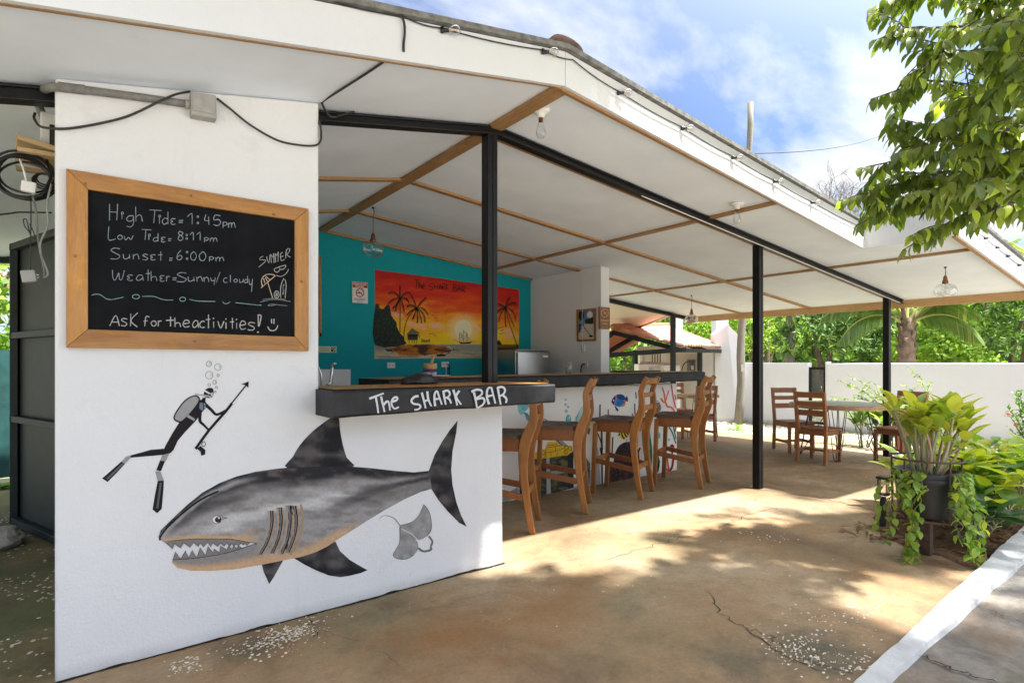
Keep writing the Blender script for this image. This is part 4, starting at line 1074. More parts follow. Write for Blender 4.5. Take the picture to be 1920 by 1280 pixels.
def glyphs(lst, w, col):
    px = None
    for g, x0, x1, yt, yb in lst:
        if px is not None and x0 - px > 36: chalk_done()
        px = x1
        if g == ':':
            for yy in (yt, yb): ch.ring(*kk([((x0 + x1) / 2, yy)])[0], 1.5, 1.6, w * .8, col, 1, 10)
            continue
        if g == 'j':  # small ring as the dot of an i
            ch.ring(*kk([((x0 + x1) / 2, (yt + yb) / 2)])[0], 1.9, 2.1, w * .8, col, 1, 10); continue
        for s in GLY[g]:
            ch.stroke(kk([(x0 + (x1 - x0) * a, yb + (yt - yb) * b) for a, b in s]), w * .82, col, 1 + random.randint(0, 2), jit=.3)
glyphs([('H', 120, 192, 60, 205), ('i', 222, 238, 110, 195), ('j', 225, 245, 132, 150), ('g', 268, 340, 165, 262), ('h', 352, 412, 85, 215), ('T', 475, 582, 112, 230), ('i', 553, 573, 120, 235), ('j', 556, 576, 160, 176), ('d', 588, 645, 130, 240), ('E', 660, 706, 190, 242), ('=', 735, 775, 205, 226), ('1', 812, 858, 145, 240), (':', 895, 915, 172, 228), ('4', 965, 1007, 153, 245), ('5', 1045, 1107, 160, 252), ('p', 1125, 1165, 220, 258), ('m', 1172, 1236, 222, 270)], 1.5, CW); chalk_done()
glyphs([('L', 108, 175, 258, 375), ('o', 190, 235, 335, 374), ('w', 250, 330, 340, 378), ('T', 405, 492, 285, 378), ('i', 460, 478, 318, 378), ('j', 465, 485, 328, 344), ('d', 508, 556, 320, 392), ('E', 575, 617, 355, 398), ('=', 640, 670, 368, 388), ('8', 725, 777, 303, 384), (':', 795, 817, 335, 366), ('1', 835, 868, 312, 382), ('1', 895, 928, 312, 382), ('p', 960, 1000, 357, 388), ('m', 1010, 1076, 358, 394)], 1.5, CW); chalk_done()
glyphs([('S', 128, 212, 450, 550), ('u', 242, 300, 505, 546), ('n', 330, 382, 505, 550), ('s', 413, 462, 505, 556), ('E', 480, 527, 510, 558), ('t', 550, 592, 480, 562), ('=', 650, 680, 540, 562), ('6', 718, 768, 470, 556), (':', 798, 820, 487, 545), ('0', 838, 892, 485, 556), ('0', 915, 977, 485, 560), ('p', 1003, 1046, 527, 560), ('m', 1060, 1136, 530, 568)], 1.5, CW); chalk_done()
glyphs([('W', 140, 252, 645, 732), ('E', 273, 327, 690, 740), ('a', 358, 420, 690, 740), ('t', 438, 480, 640, 742), ('h', 488, 542, 655, 742), ('E', 563, 607, 695, 747), ('r', 623, 657, 700, 747), ('=', 680, 716, 715, 735), ('S', 718, 802, 668, 752), ('u', 818, 872, 705, 745), ('n', 895, 945, 705, 747), ('n', 958, 1002, 710, 750), ('y', 1018, 1062, 712, 778), ('/', 1068, 1102, 665, 757), ('c', 1130, 1166, 715, 757), ('l', 1188, 1200, 690, 752), ('o', 1224, 1256, 725, 754), ('u', 1274, 1310, 725, 756), ('d', 1318, 1350, 698, 760), ('y', 1358, 1392, 725, 838)], 1.4, CW); chalk_done()
CW2 = lin(178, 178, 175)
glyphs([('A', 122, 212, 1048, 1142), ('s', 222, 277, 1075, 1142), ('K', 303, 370, 1032, 1145), ('f', 422, 477, 1055, 1145), ('o', 488, 536, 1095, 1142), ('r', 550, 582, 1095, 1145), ('t', 618, 692, 1060, 1147), ('h', 700, 752, 1068, 1150), ('e', 773, 832, 1092, 1152), ('a', 858, 912, 1095, 1157), ('c', 918, 966, 1100, 1157), ('t', 973, 1017, 1040, 1162), ('i', 1037, 1053, 1060, 1157), ('v', 1083, 1137, 1100, 1162), ('i', 1148, 1162, 1065, 1167), ('t', 1188, 1227, 1070, 1167), ('i', 1242, 1257, 1070, 1167), ('e', 1278, 1332, 1100, 1172), ('s', 1348, 1412, 1110, 1180)], 2.0, CW2)
for x, y in ((1044, 1075), (1155, 1080), (1248, 1085)): ch.ell(*kk([(x, y)])[0], 1.3, 1.3, CW2, 1, 8)
chalk_done()
SEAC = lin(140, 178, 170)
for p in ([(-40, 868), (0, 860), (40, 866), (90, 900), (130, 908), (180, 900), (245, 886)], [(410, 880), (510, 880), (570, 900), (620, 912), (685, 912)], [(830, 905), (900, 920), (1060, 925)], [(1125, 925), (1140, 943), (1170, 942), (1192, 925)], [(1240, 935), (1420, 955), (1470, 958)]): ch.stroke(kk(p), 1.0, SEAC, 1, jit=.25)
ch.ring(*kk([(355, 882)])[0], 6.6, 4.0, 1.0, SEAC, 1); ch.ring(*kk([(770, 905)])[0], 5.6, 3.9, 1.0, SEAC, 1); chalk_done('chalk_wave')
def k0(pts): return [(440 + x * .140562, 460 + y * .140562) for x, y in pts]
for p in ([(312, 925), (350, 935), (345, 990), (320, 1080), (312, 925)], [(490, 980), (492, 1040)], [(524, 980), (524, 1045)], [(440, 1080), (465, 1125), (510, 1138), (555, 1115), (574, 1065)]): ch.stroke(k0(p), 2.0, CW2, 2, jit=.15)
ch.ell(*k0([(310, 1157)])[0], 1.9, 1.6, CW2, 1, 8)
for p in ([(380, 145), (340, 165), (335, 190), (400, 195), (410, 215), (320, 290)], [(425, 150), (455, 240), (470, 125)], [(490, 235), (480, 115), (505, 165), (520, 105), (525, 235)], [(545, 225), (540, 105), (562, 145), (580, 85), (577, 218)], [(640, 95), (610, 115), (620, 205), (665, 185)], [(612, 155), (650, 140)], [(680, 175), (690, 60), (735, 45), (725, 90), (695, 125), (745, 160)],
          [(525, 315), (600, 285), (680, 265), (670, 300), (640, 320), (605, 318), (598, 300)], [(525, 315), (530, 340), (565, 360), (600, 330), (598, 300)], [(555, 400), (610, 415), (670, 390), (710, 340), (715, 315)]): ch.stroke(k0(p), 1.1, CW2, 2, sm=2, jit=.25)
UC = lin(206, 182, 160)
for p in ([(370, 545), (358, 500), (360, 450), (400, 400), (450, 385), (510, 390), (542, 405)], [(350, 568), (440, 490), (542, 405)], [(410, 430), (440, 488)], [(385, 440), (402, 505)], [(400, 400), (470, 460)], [(440, 490), (470, 590), (505, 700)]): ch.stroke(k0(p), 1.3, UC, 2, sm=2, jit=.25)
ch.ring(*k0([(560, 655)])[0], 4.8, 6.8, 1.0, CW2, 2)
for a in range(4):
    c, s = math.cos(a * .785), math.sin(a * .785); ch.stroke(k0([(560 - 32 * c, 655 - 46 * s), (560 + 32 * c, 655 + 46 * s)]), .7, CW2, 2)
for p in ([(615, 700), (612, 560), (655, 440), (685, 510), (682, 600), (672, 705)],): ch.stroke(k0(p), 1.2, CW2, 2, sm=2)
for p in ([(655, 655), (640, 650), (640, 630), (655, 622), (655, 640), (640, 640)], [(640, 612), (655, 605), (655, 590), (640, 588)], [(655, 572), (642, 572), (642, 552)], [(640, 540), (660, 535)], [(645, 522), (660, 520), (650, 545)]): ch.stroke(k0(p), .7, CW2, 2, sm=2)
for p in ([(370, 722), (510, 706), (680, 722)], [(340, 755), (450, 730), (560, 720), (745, 750)], [(440, 800), (480, 785), (540, 790), (490, 805), (440, 800)], [(540, 790), (700, 805)]): ch.stroke(k0(p), .9, lin(140, 150, 148), 1, jit=.3)
chalk_done('chalk_drawing')
for u, v in ((358, 367), (513, 402), (141, 480), (565, 528), (365, 640), (160, 345)): MB().lathe([(0, -.001), (.005, -.001), (.005, .004)], pf(u, v, -.0005), 8, M=Matrix.Rotation(R(90), 3, 'X')).build('nail_head', M_black, cb)
# ---------------------------------------------------------------- bar stools
def ribbon_leg(path, widths, x0, x1):
    """solid curved in the y-z plane: centre line (y, z) with a width, extruded from x0 to x1"""
    P = catmull([(y, z, w) for (y, z), w in zip(path, widths)], 5); a = []; b = []
    for i, p in enumerate(P):
        d = Vector((P[min(i + 1, len(P) - 1)].x - P[max(i - 1, 0)].x, P[min(i + 1, len(P) - 1)].y - P[max(i - 1, 0)].y)).normalized()
        nn = Vector((-d.y, d.x)) * p.z / 2
        a.append((p.x + nn.x, p.y + nn.y)); b.append((p.x - nn.x, p.y - nn.y))
    n = len(P); vs = []
    for x in (x0, x1):
        vs += [(x, y, z) for y, z in a] + [(x, y, z) for y, z in b]
    mb = MB(); o = 2 * n
    fs = [(i, i + 1, n + i + 1, n + i) for i in range(n - 1)] + [(o + i, o + n + i, o + n + i + 1, o + i + 1) for i in range(n - 1)]
    fs += [(i, o + i, o + i + 1, i + 1) for i in range(n - 1)] + [(n + i, n + i + 1, o + n + i + 1, o + n + i) for i in range(n - 1)]
    fs += [(0, n, o + n, o), (n - 1, o + n - 1, o + 2 * n - 1, 2 * n - 1)]
    return mb.add(vs, fs)
def make_stool(label):
    t = thing('bar_stool', (0, 0, 0), label, 'bar stool', 'bar stools along the counter')
    hw = .195
    path = [(-.275, 0), (-.245, .16), (-.222, .32), (-.205, .49), (-.208, .64), (-.238, .75), (-.278, .85), (-.282, .95), (-.276, 1.03), (-.300, 1.10), (-.338, 1.165)]
    wds = [.048, .052, .056, .064, .080, .082, .066, .056, .050, .048, .046]
    for s in (-1, 1):
        x = s * hw; ribbon_leg(path, wds, x - .019, x + .019).build('leg', M_stool, t, bevel=.006)
    for s in (-1, 1):
        mb = MB(); x = s * (hw - .004); mb.bar((x, .215, 0), (x, .19, .70), .042, .042, (0, 1, 0)); mb.build('leg', M_stool, t, bevel=.005)
    n = 12; vs = []
    for zt in (0, 1):
        for i in range(n + 1):
            for j in range(n + 1):
                x = -.215 + .43 * i / n; y = -.215 + .455 * j / n
                if abs(x) > .17 and y < -.16: y = -.16
                z = .722 + zt * (.026 - .016 * math.exp(-((x / .13) ** 2 + ((y + .02) / .15) ** 2)) + .006 * (abs(x) / .2) ** 2)
                vs.append((x, y, z))
    m = (n + 1) ** 2; mb = MB(); fs = []
    for i in range(n):
        for j in range(n):
            q = [i * (n + 1) + j, (i + 1) * (n + 1) + j, (i + 1) * (n + 1) + j + 1, i * (n + 1) + j + 1]
            fs.append(tuple(q)[::-1]); fs.append(tuple(k + m for k in q))
    for i in range(n):
        for (a, b) in ((i * (n + 1), (i + 1) * (n + 1)), ((i + 1) * (n + 1) + n, i * (n + 1) + n), (i + 1, i), (n * (n + 1) + i, n * (n + 1) + i + 1)):
            fs.append((a, b, b + m, a + m))
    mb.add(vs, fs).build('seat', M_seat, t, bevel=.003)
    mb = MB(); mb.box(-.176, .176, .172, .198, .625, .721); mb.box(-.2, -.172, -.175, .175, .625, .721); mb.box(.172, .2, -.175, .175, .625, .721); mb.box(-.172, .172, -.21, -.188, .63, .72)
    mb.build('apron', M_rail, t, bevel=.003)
    for z, y, in ((.335, .20), (.29, -.222)):
        mb = MB(); mb.box(-.18, .18, y - .011, y + .011, z - .024, z + .024); mb.build('stretcher', M_stool, t, bevel=.003)
    for s in (-1, 1):
        mb = MB(); mb.bar((s * .192, .185, .335), (s * .192, -.20, .275), .022, .05); mb.build('stretcher', M_rail, t, bevel=.003)
    for y, z, h, dz in ((-.322, 1.130, .055, .05), (-.278, .995, .046, .0), (-.276, .872, .050, 0)):
        vs = []; nn = 8; mb = MB()
        for i in range(nn + 1):
            x = -.178 + .356 * i / nn; b = -.018 * (1 - (x / .178) ** 2)
            for yy in (-.010, .010):
                for zz in (-.5, .5): vs.append((x, y + b + yy - zz * h * .25 * (1 if dz else 0), z + zz * h))
        fs = []
        for i in range(nn):
            o = i * 4; e = o + 4
            fs += [(o, o + 1, e + 1, e), (o + 2, e + 2, e + 3, o + 3), (o + 1, o + 3, e + 3, e + 1), (o, e, e + 2, o + 2)]
        fs += [(0, 2, 3, 1), (nn * 4, nn * 4 + 1, nn * 4 + 3, nn * 4 + 2)]
        mb.add(vs, fs).build('back_slat', M_stool, t, bevel=.003)
    return t
stool = make_stool('wooden bar stool standing closest to the shark wall, partly cut off by it')
ST = [(2.615, 3.62, 43, None), (3.36, 3.79, 40, 'wooden bar stool in front of the painted gold treasure chest'),
      (4.235, 3.825, 23, 'wooden bar stool below the painted blue fish'), (5.085, 3.745, 23, 'wooden bar stool at the open far end of the bar')]
for i, (x, y, a, lb) in enumerate(ST):
    o = stool if i == 0 else copy_tree(stool)
    o.location = (x, y, 0); o.rotation_euler = (0, 0, R(a))
    if lb: o['label'] = lb

# ---------------------------------------------------------------- dining chairs and tables
def make_chair(label):
    t = thing('dining_chair', (0, 0, 0), label, 'chair', 'slat back dining chairs')
    for s in (-1, 1):
        mb = MB(); x = s * .178
        mb.add([(x + a, y + b, z) for z, y in ((0, -.215), (.44, -.190), (.93, -.250)) for b in (-.022, .022) for a in (-.018, .018)],
               [(0, 2, 3, 1), (8, 9, 11, 10)] + [(i * 4 + a, i * 4 + b, i * 4 + 4 + b, i * 4 + 4 + a) for i in range(2) for a, b in ((0, 1), (1, 3), (3, 2), (2, 0))])
        mb.build('leg', M_chair, t, bevel=.004)
        mb = MB(); mb.bar((s * .178, .20, 0), (s * .178, .195, .42), .038, .038, (0, 1, 0)); mb.build('leg', M_chair, t, bevel=.004)
    mb = MB(); n = 6
    for k in range(5): mb.box(-.205 + .083 * k, -.205 + .083 * k + .079, -.17, .225, .432, .452)
    mb.build('seat', M_chairh, t, bevel=.003)
    mb = MB(); mb.box(-.158, .158, .185, .207, .365, .430); mb.box(-.188, -.166, -.17, .175, .365, .430); mb.box(.166, .188, -.17, .175, .365, .430); mb.box(-.158, .158, -.205, -.183, .365, .43); mb.build('apron', M_chairh, t, bevel=.003)
    for s in (-1, 1):
        mb = MB(); mb.box(s * .178 - .010, s * .178 + .010, -.19, .18, .13, .17); mb.build('stretcher', M_chair, t, bevel=.002)
    mb = MB(); mb.box(-.168, .168, -.01, .012, .135, .165); mb.build('stretcher', M_chairh, t, bevel=.002)
    for z, h in ((.890, .075), (.775, .060), (.655, .075)):
        y = -.190 - .06 * (z - .44) / .49
        mb = MB(); mb.box(-.162, .162, y - .010, y + .010, z - h / 2, z + h / 2); mb.build('back_slat', M_chairh, t, bevel=.003)
    return t
chair = make_chair('brown slat back chair with its back to the camera, in front of the round table')
CH = [(7.66, 3.44, -90, None), (8.31, 4.095, 148, 'brown slat back chair behind the round table, beside the white wall and gate'),
      (8.485, 2.785, 72, 'brown slat back chair half hidden behind the yellow leaved hanging planter'),
      (8.16, 5.62, -22, 'brown slat back chair behind the end of the long bar, back to the camera'), (8.72, 6.42, 150, 'brown slat back chair deeper in the patio, across the small square table')]
for i, (x, y, a, lb) in enumerate(CH):
    o = chair if i == 0 else copy_tree(chair)
    o.location = (x, y, 0); o.rotation_euler = (0, 0, R(a))
    if lb: o['label'] = lb
tb = thing('round_table', (8.19, 3.42, 0), 'round wooden table with grey weathered top on black hairpin legs', 'table')
mb = MB(); mb.lathe([(.001, .690), (.575, .690), (.60, .694), (.602, .742), (.596, .748), (.001, .748)], (8.19, 3.42, 0), 48); mb.build('table_rim', M_table, tb, bevel=.002)
mb = MB(); mb.lathe([(.001, .7505), (.585, .7505)], (8.19, 3.42, 0), 48); mb.build('tabletop', M_tabletop, tb)
for a in (200, 290, 20, 110):
    a = R(a); c = Vector((8.19, 3.42, 0)); d = Vector((math.cos(a), math.sin(a), 0)); q = Vector((-d.y, d.x, 0)); mb = MB()
    top = c + d * .34; bot = c + d * .46
    pts = [top + q * .10 + Vector((0, 0, .69)), bot + q * .03 + Vector((0, 0, .06)), bot + q * .018 + Vector((0, 0, .02)), bot + Vector((0, 0, .008)), bot - q * .018 + Vector((0, 0, .02)), bot - q * .03 + Vector((0, 0, .06)), top - q * .10 + Vector((0, 0, .69))]
    mb.tube(pts, .0055, 6); mb.tube([c + d * .10 + Vector((0, 0, .69)), bot + Vector((0, 0, .012))], .0055, 6); mb.build('leg', M_black, tb, True)
t2 = thing('small_table', (8.55, 5.98, 0), 'small square wooden table beyond the long bar with a teal cloth under it', 'table')
mb = MB()
Mz = Matrix.Translation((8.55, 5.98, .725)) @ Matrix.Rotation(R(-22), 4, 'Z'); mb.boxm(Mz, .62, .62, .05); mb.build('tabletop', M_table, t2, bevel=.004)
for a in (45, 135, 225, 315):
    a = R(a - 22); d = Vector((math.cos(a), math.sin(a), 0)); c = Vector((8.55, 5.98, 0)); q = Vector((-d.y, d.x, 0)); mb = MB()
    mb.tube([c + d * .36 + q * .07 + Vector((0, 0, .70)), c + d * .40 + q * .02 + Vector((0, 0, .03)), c + d * .40 + Vector((0, 0, .008)), c + d * .40 - q * .02 + Vector((0, 0, .03)), c + d * .36 - q * .07 + Vector((0, 0, .70))], .0055, 6); mb.build('leg', M_black, t2, True)

# ---------------------------------------------------------------- lamps
def pendant(x, y, zg, label, big=1.0):
    t = thing('pendant_lamp', (x, y, zg), label, 'pendant lamp', 'glass globe pendants under the ceiling')
    mb = MB(); mb.tube([(x, y, cz(x)), (x + .012, y, cz(x) - .05), (x, y, cz(x) - .10), (x, y, zg + .17)], .0035, 6); mb.lathe([(.001, -.001), (.014, -.001), (.012, -.015), (.001, -.016)], (x, y, cz(x)), 10); mb.build('cord', M_cable, t, True)
    mb = MB(); mb.lathe([(.001, .175), (.010, .172), (.016, .155), (.020, .150), (.021, .12), (.028, .112), (.030, .085), (.026, .078), (.001, .078)], (x, y, zg), 16); mb.build('lamp_holder', M_copper, t, True)
    mb = MB(); r = .108 * big
    mb.lathe([(.030, .083), (.045, .078), (.078, .062), (.100, .035), (r, .002), (.103, -.028), (.088, -.050), (.062, -.062), (.030, -.067), (.001, -.068)], (x, y, zg), 32); mb.build('glass_globe', M_glass, t, True)
    mb = MB(); mb.lathe([(.010, .078), (.013, .06), (.024, .03), (.027, .008), (.018, -.016), (.001, -.024)], (x, y, zg), 16); mb.build('bulb', M_bulbglass, t, True)
pendant(2.24, 5.33, 2.446, 'clear glass globe pendant hanging in front of the teal wall')
pendant(7.59, 5.35, 1.995, 'clear glass globe pendant hanging beyond the bar over the small table')
pendant(7.63, 2.06, 2.115, 'clear glass globe pendant at the right front corner of the ceiling')
def porcelain(x, y, label):
    z = cz(x); t = thing('ceiling_bulb', (x, y, z), label, 'ceiling lamp', 'bare bulbs in porcelain holders under the eave')
    mb = MB(); mb.lathe([(.001, .0), (.055, -.001), (.056, -.012), (.040, -.022), (.026, -.030), (.023, -.048), (.018, -.052), (.001, -.052)], (x, y, z), 20); mb.build('holder', M_porc, t, True)
    mb = MB(); mb.lathe([(.014, -.052), (.015, -.075)], (x, y, z), 12); mb.build('screw_base', M_copper, t, True)
    mb = MB(); mb.lathe([(.014, -.070), (.020, -.095), (.030, -.130), (.031, -.150), (.022, -.172), (.001, -.182)], (x, y, z), 18); mb.build('bulb', M_bulbglass, t, True)
porcelain(2.22, 2.66, 'bare clear bulb in a white holder beside the ridge batten')
porcelain(4.42, 2.66, 'bare clear bulb in a white holder at the second cross batten')
# string lights along the eaves
def string_light(pts, yo, label, path0):
    t = thing('string_light', path0[0], label, 'string lights', 'string lights along the eaves')
    mb = MB(); allp = []
    for a, b in zip(path0, path0[1:]):
        a = Vector(a); b = Vector(b)
        for i in range(8):
            u = i / 8; p = a + (b - a) * u; p.z -= .012 * 4 * u * (1 - u); allp.append(p)
    allp.append(Vector(path0[-1])); mb.tube(allp, .0034, 6); mb.build('cable', M_cable, t, True)
    for i, p in enumerate(pts):
        p = Vector(p); d = Vector((.85, -.35, .12)).normalized()
        q = p.copy(); q.z -= .010
        M = d.to_track_quat('Z', 'Y').to_matrix()
        mb = MB(); mb.lathe([(.001, -.004), (.009, 0), (.011, .012), (.010, .032), (.001, .034)], q, 10, M=M); mb.tube([q + Vector((0, 0, -.012)), q + Vector((0, 0, .014))], .009, 8); sk = mb.build('socket', M_black, t, True)
        mb = MB(); mb.lathe([(.010, .030), (.016, .040), (.0235, .055), (.0250, .066), (.021, .079), (.010, .087), (.001, .089)], q, 16, M=M); mb.build('bulb', M_bulbglass, t, True)
        mb = MB(); mb.lathe([(.001, .036), (.004, .04), (.004, .075), (.001, .076)], q, 6, M=M); mb.build('filament', M_brass, sk)
ys = YF - .034
pp_ = [pY(u, v, ys) for u, v in ((829, 49), (1018, 94), (1160, 171), (1279, 238), (1374, 293), (1452, 338), (1522, 378))]
for p in pp_: p.z = min(p.z, cz(p.x) + .165)
a0 = Vector((XL, ys, cz(XL) + .16)); a1 = pY(610, -3, ys); an = Vector((XS - .05, ys, cz(XS) + .14))
string_light(pp_, ys, 'string of clear bulbs on black cable along the front gable fascia', [a0, a1, pY(755, 30, ys)] + pp_[:2] + [Vector((RX + .05, ys, cz(RX) + .145))] + pp_[2:] + [an])
ys2 = YX - .034
p2 = [pY(u, v, ys2) for u, v in ((1835, 431), (1858, 460), (1888, 480), (1912, 499))]
for i, p in enumerate(p2): p.x = 6.55 + .42 * i; p.y = ys2; p.z = cz(p.x) + .09
string_light(p2 + [Vector((8.3, ys2, cz(8.3) + .09)), Vector((8.8, ys2, cz(8.8) + .09))], ys2, 'shorter string of clear bulbs on the wider eave at the right', [Vector((6.3, ys2, cz(6.3) + .12))] + p2 + [Vector((8.3, ys2, cz(8.3) + .09)), Vector((8.8, ys2, cz(8.8) + .09)), Vector((9.3, ys2, cz(9.3) + .1))])

# ---------------------------------------------------------------- cables and boxes on the tall wall
yc = YW - .02
jb = thing('junction_box', pY(383, 200, YW), 'grey plastic electrical box with a conduit pipe at the top of the white wall', 'electrical box')
mb = MB(); mb.prism([pY(u, v, YW - .062) for u, v in ((358, 172), (405, 178), (407, 223), (359, 214))], (0, .062, 0)); mb.build('box', M_boxgrey, jb, bevel=.004)
mb = MB(); mb.prism([pY(u, v, YW - .066) for u, v in ((361, 175), (402, 181), (404, 214), (362, 207))], (0, .006, 0)); mb.build('lid', M_boxgrey, jb, bevel=.002)
mb = MB(); mb.tube([pY(347, 195, yc), pY(357, 197, yc)], .019, 12); mb.build('coupling', M_boxgrey, jb, True)
P = [pY(350, 195, yc), pY(250, 181, yc), pY(150, 168, yc), pY(112, 164, yc), pY(92, 165, yc + .02), pY(78, 172, 3.10), pY(71, 186, 3.2), pY(74, 202, 3.25), pY(84, 225, 3.25), pY(92, 246, 3.25)]
mb = MB(); mb.tube(catmull(P, 4), .0165, 10); mb.tube([pY(160, 169, yc), pY(110, 163, yc)], .019, 10); mb.build('conduit', M_conduit, jb, True)
def cable(name, pts, r, label, cat='cable', mat=M_cable, sm=6):
    mb = MB(); mb.tube(catmull(pts, sm), r, 7); o = mb.build(name, mat, None, True); return tag(o, label, cat)
y1 = YW - .012
cable('cable', [pY(66, 212, 3.12), pY(64, 222, 3.1), pY(75, 237, 3.0), pY(98, 241, y1), pY(130, 241, y1 - .005), pY(180, 233, y1 - .01), pY(240, 218, y1 - .01), pY(300, 190, y1 - .03), pY(330, 177, y1 - .025), pY(356, 172, y1)], .0052, 'thin dark cable sagging across the conduit into the grey box')
cable('cable', [pY(407, 185, y1), pY(430, 203, y1 - .01), pY(470, 235, y1 - .012), pY(520, 263, y1 - .012), pY(560, 272, y1 - .01), pY(590, 273, y1 - .01), pY(601, 264, y1 - .01), pY(602, 245, y1), pY(599, 225, y1)], .0052, 'thin dark cable looping from the grey box to the corner of the tall wall')
za = lambda u, v, dz=.008: (lambda r: C0 + r * ((cz(1.2) - 0) and ((2.89 + .186 * (0 - RX) - HC) / (r.z - .186 * r.x))) - Vector((0, 0, dz)))(ray(u, v))
cable('cable', [pY(664, 210, 3.0), pY(640, 216, 2.98), pY(622, 220, 2.97), pY(612, 210, 2.96), pY(605, 197, 2.93), pY(606, 190, 2.92), za(640, 165), za(690, 133), za(722, 111)], .0058, 'black cable running under the ceiling to the fascia edge')
yf = YF - .030
cable('cable', [pY(757, 97, yf), pY(757, 82, yf), pY(759, 60, yf - .006), pY(757, 40, yf - .01), pY(750, 28, yf - .006), pY(742, 26, yf)], .0058, 'short black cable hooked over the front fascia board')

# ---------------------------------------------------------------- clutter beside the wall at the far left
shf = thing('wall_shelf', (-.25, 3.2, 2.2), 'small raw wooden shelf board fixed high in the passage', 'shelf')
mb = MB(); q = [pY(19, 250, 3.16), pY(99, 271, 3.16), pY(99, 303, 3.40), pY(37, 292, 3.40)]
q = [Vector((-.27, 3.14, 2.253)), Vector((-.10, 3.14, 2.22)), Vector((-.10, 3.50, 2.22)), Vector((-.31, 3.50, 2.253))]
mb.prism(q, (0, 0, .022)); mb.build('board', M_bwood, shf, bevel=.002)
mb = MB(); mb.box(-.27, -.10, 3.145, 3.175, 2.205, 2.222); mb.build('cleat', M_bwood, shf); mb = MB(); mb.box(-.30, -.10, 3.45, 3.49, 2.205, 2.222); mb.build('cleat', M_bwood, shf)
rt = thing('cable_router', (-.14, 3.3, 2.19), 'white box with cables standing on the small shelf', 'router')
mb = MB(); mb.box(-.20, -.115, 3.22, 3.42, 2.262, 2.42); mb.build('box', M_whitep, rt, bevel=.008)
mb = MB(); mb.box(-.165, -.112, 3.16, 3.21, 2.258, 2.35); mb.build('box', M_black, rt, bevel=.005)
coil = MB()
for i in range(7):
    c = pY(46 + 3 * math.sin(i * 2.1), 335 + 2 * math.cos(i * 3), 3.28); r = .098 + .012 * math.sin(i * 1.7); ph = i * .5
    pts = [c + Vector((r * math.cos(a) * 1.02, .02 * math.sin(a * 2 + ph) + .008 * i - .02, r * (.92 + .03 * math.sin(ph)) * math.sin(a) + .012 * math.sin(ph))) for a in np.linspace(0, 6.283, 28)]
    coil.tube(pts, .0052, 6)
coil.tube([pY(88, 300, 3.25), pY(96, 330, 3.2), pY(80, 366, 3.2), pY(60, 370, 3.2)], .0052, 6)
o = coil.build('cable_coil', M_black, None, True); tag(o, 'coil of black cable hanging under the small shelf', 'cable coil')
coil = MB()
for i in range(3):
    c = pY(84, 340 - 3 * i, 3.24); pts = [c + Vector(((.042 - .006 * i) * math.cos(a), .01 * i + .02 * math.sin(a), (.040 - .005 * i) * math.sin(a))) for a in np.linspace(0, 6.283, 20)]; coil.tube(pts, .0042, 6)
o = coil.build('cable_coil', M_cable, None, True); tag(o, 'small tight coil of grey cable beside the larger black one', 'cable coil')
ad = thing('power_adapter', pY(54, 350, 3.18), 'white plastic power adapter hanging among the coiled cables', 'power adapter')
mb = MB(); mb.boxm(Matrix.Translation(pY(54, 351, 3.18)) @ Matrix.Rotation(R(6), 4, 'Y'), .050, .03, .046); mb.build('body', M_whitep, ad, bevel=.005)
mb = MB(); mb.tube([pY(37, 298, 3.20), pY(44, 318, 3.19), pY(50, 341, 3.18)], .004, 6); mb.build('cord', M_whitep, ad, True)
ad = thing('power_adapter', pY(55, 518, 3.18), 'grey plug adapter dangling on a thin cord in front of the metal gate', 'power adapter')
mb = MB(); mb.boxm(Matrix.Translation(pY(54, 518, 3.18)) @ Matrix.Rotation(R(-10), 4, 'Y'), .050, .03, .052); mb.build('body', M_boxgrey, ad, bevel=.005)
mb = MB()
for dz in (0, 5): mb.bar(pY(64, 516 + dz, 3.18), pY(73, 515 + dz, 3.18), .004, .002)
mb.build('prong', M_chrome, ad)
mb = MB(); mb.tube(catmull([pY(58, 372, 3.2), pY(58, 420, 3.19), pY(57, 460, 3.18), pY(57, 506, 3.18)], 4), .0024, 6)
mb.tube(catmull([pY(58, 438, 3.18), pY(47, 425, 3.17), pY(44, 412, 3.17), pY(50, 413, 3.18), pY(57, 440, 3.18), pY(66, 445, 3.17), pY(56, 420, 3.18)], 5), .0022, 6); mb.build('cord', M_cable, ad, True)
cable('cable', [pY(61, 366, 3.2), pY(68, 400, 3.19), pY(70, 430, 3.19), pY(73, 460, 3.18), pY(82, 500, 3.18), pY(83, 522, 3.18)], .004, 'grey cable hanging loose beside the gate', mat=M_conduit)
cable('cable', [pY(96, 345, 3.2), pY(88, 385, 3.19), pY(90, 420, 3.19), pY(76, 455, 3.18), pY(78, 480, 3.18), pY(90, 512, 3.18), pY(82, 520, 3.18)], .004, 'pale grey cable looping down next to the wall edge', mat=M_boxgrey)
cable('cable', [pY(-20, 405, 4.5), pY(20, 400, 4.5), pY(40, 398, 4.5), pY(97, 399, 4.5)], .005, 'thin black cable stretched across the passage ceiling')

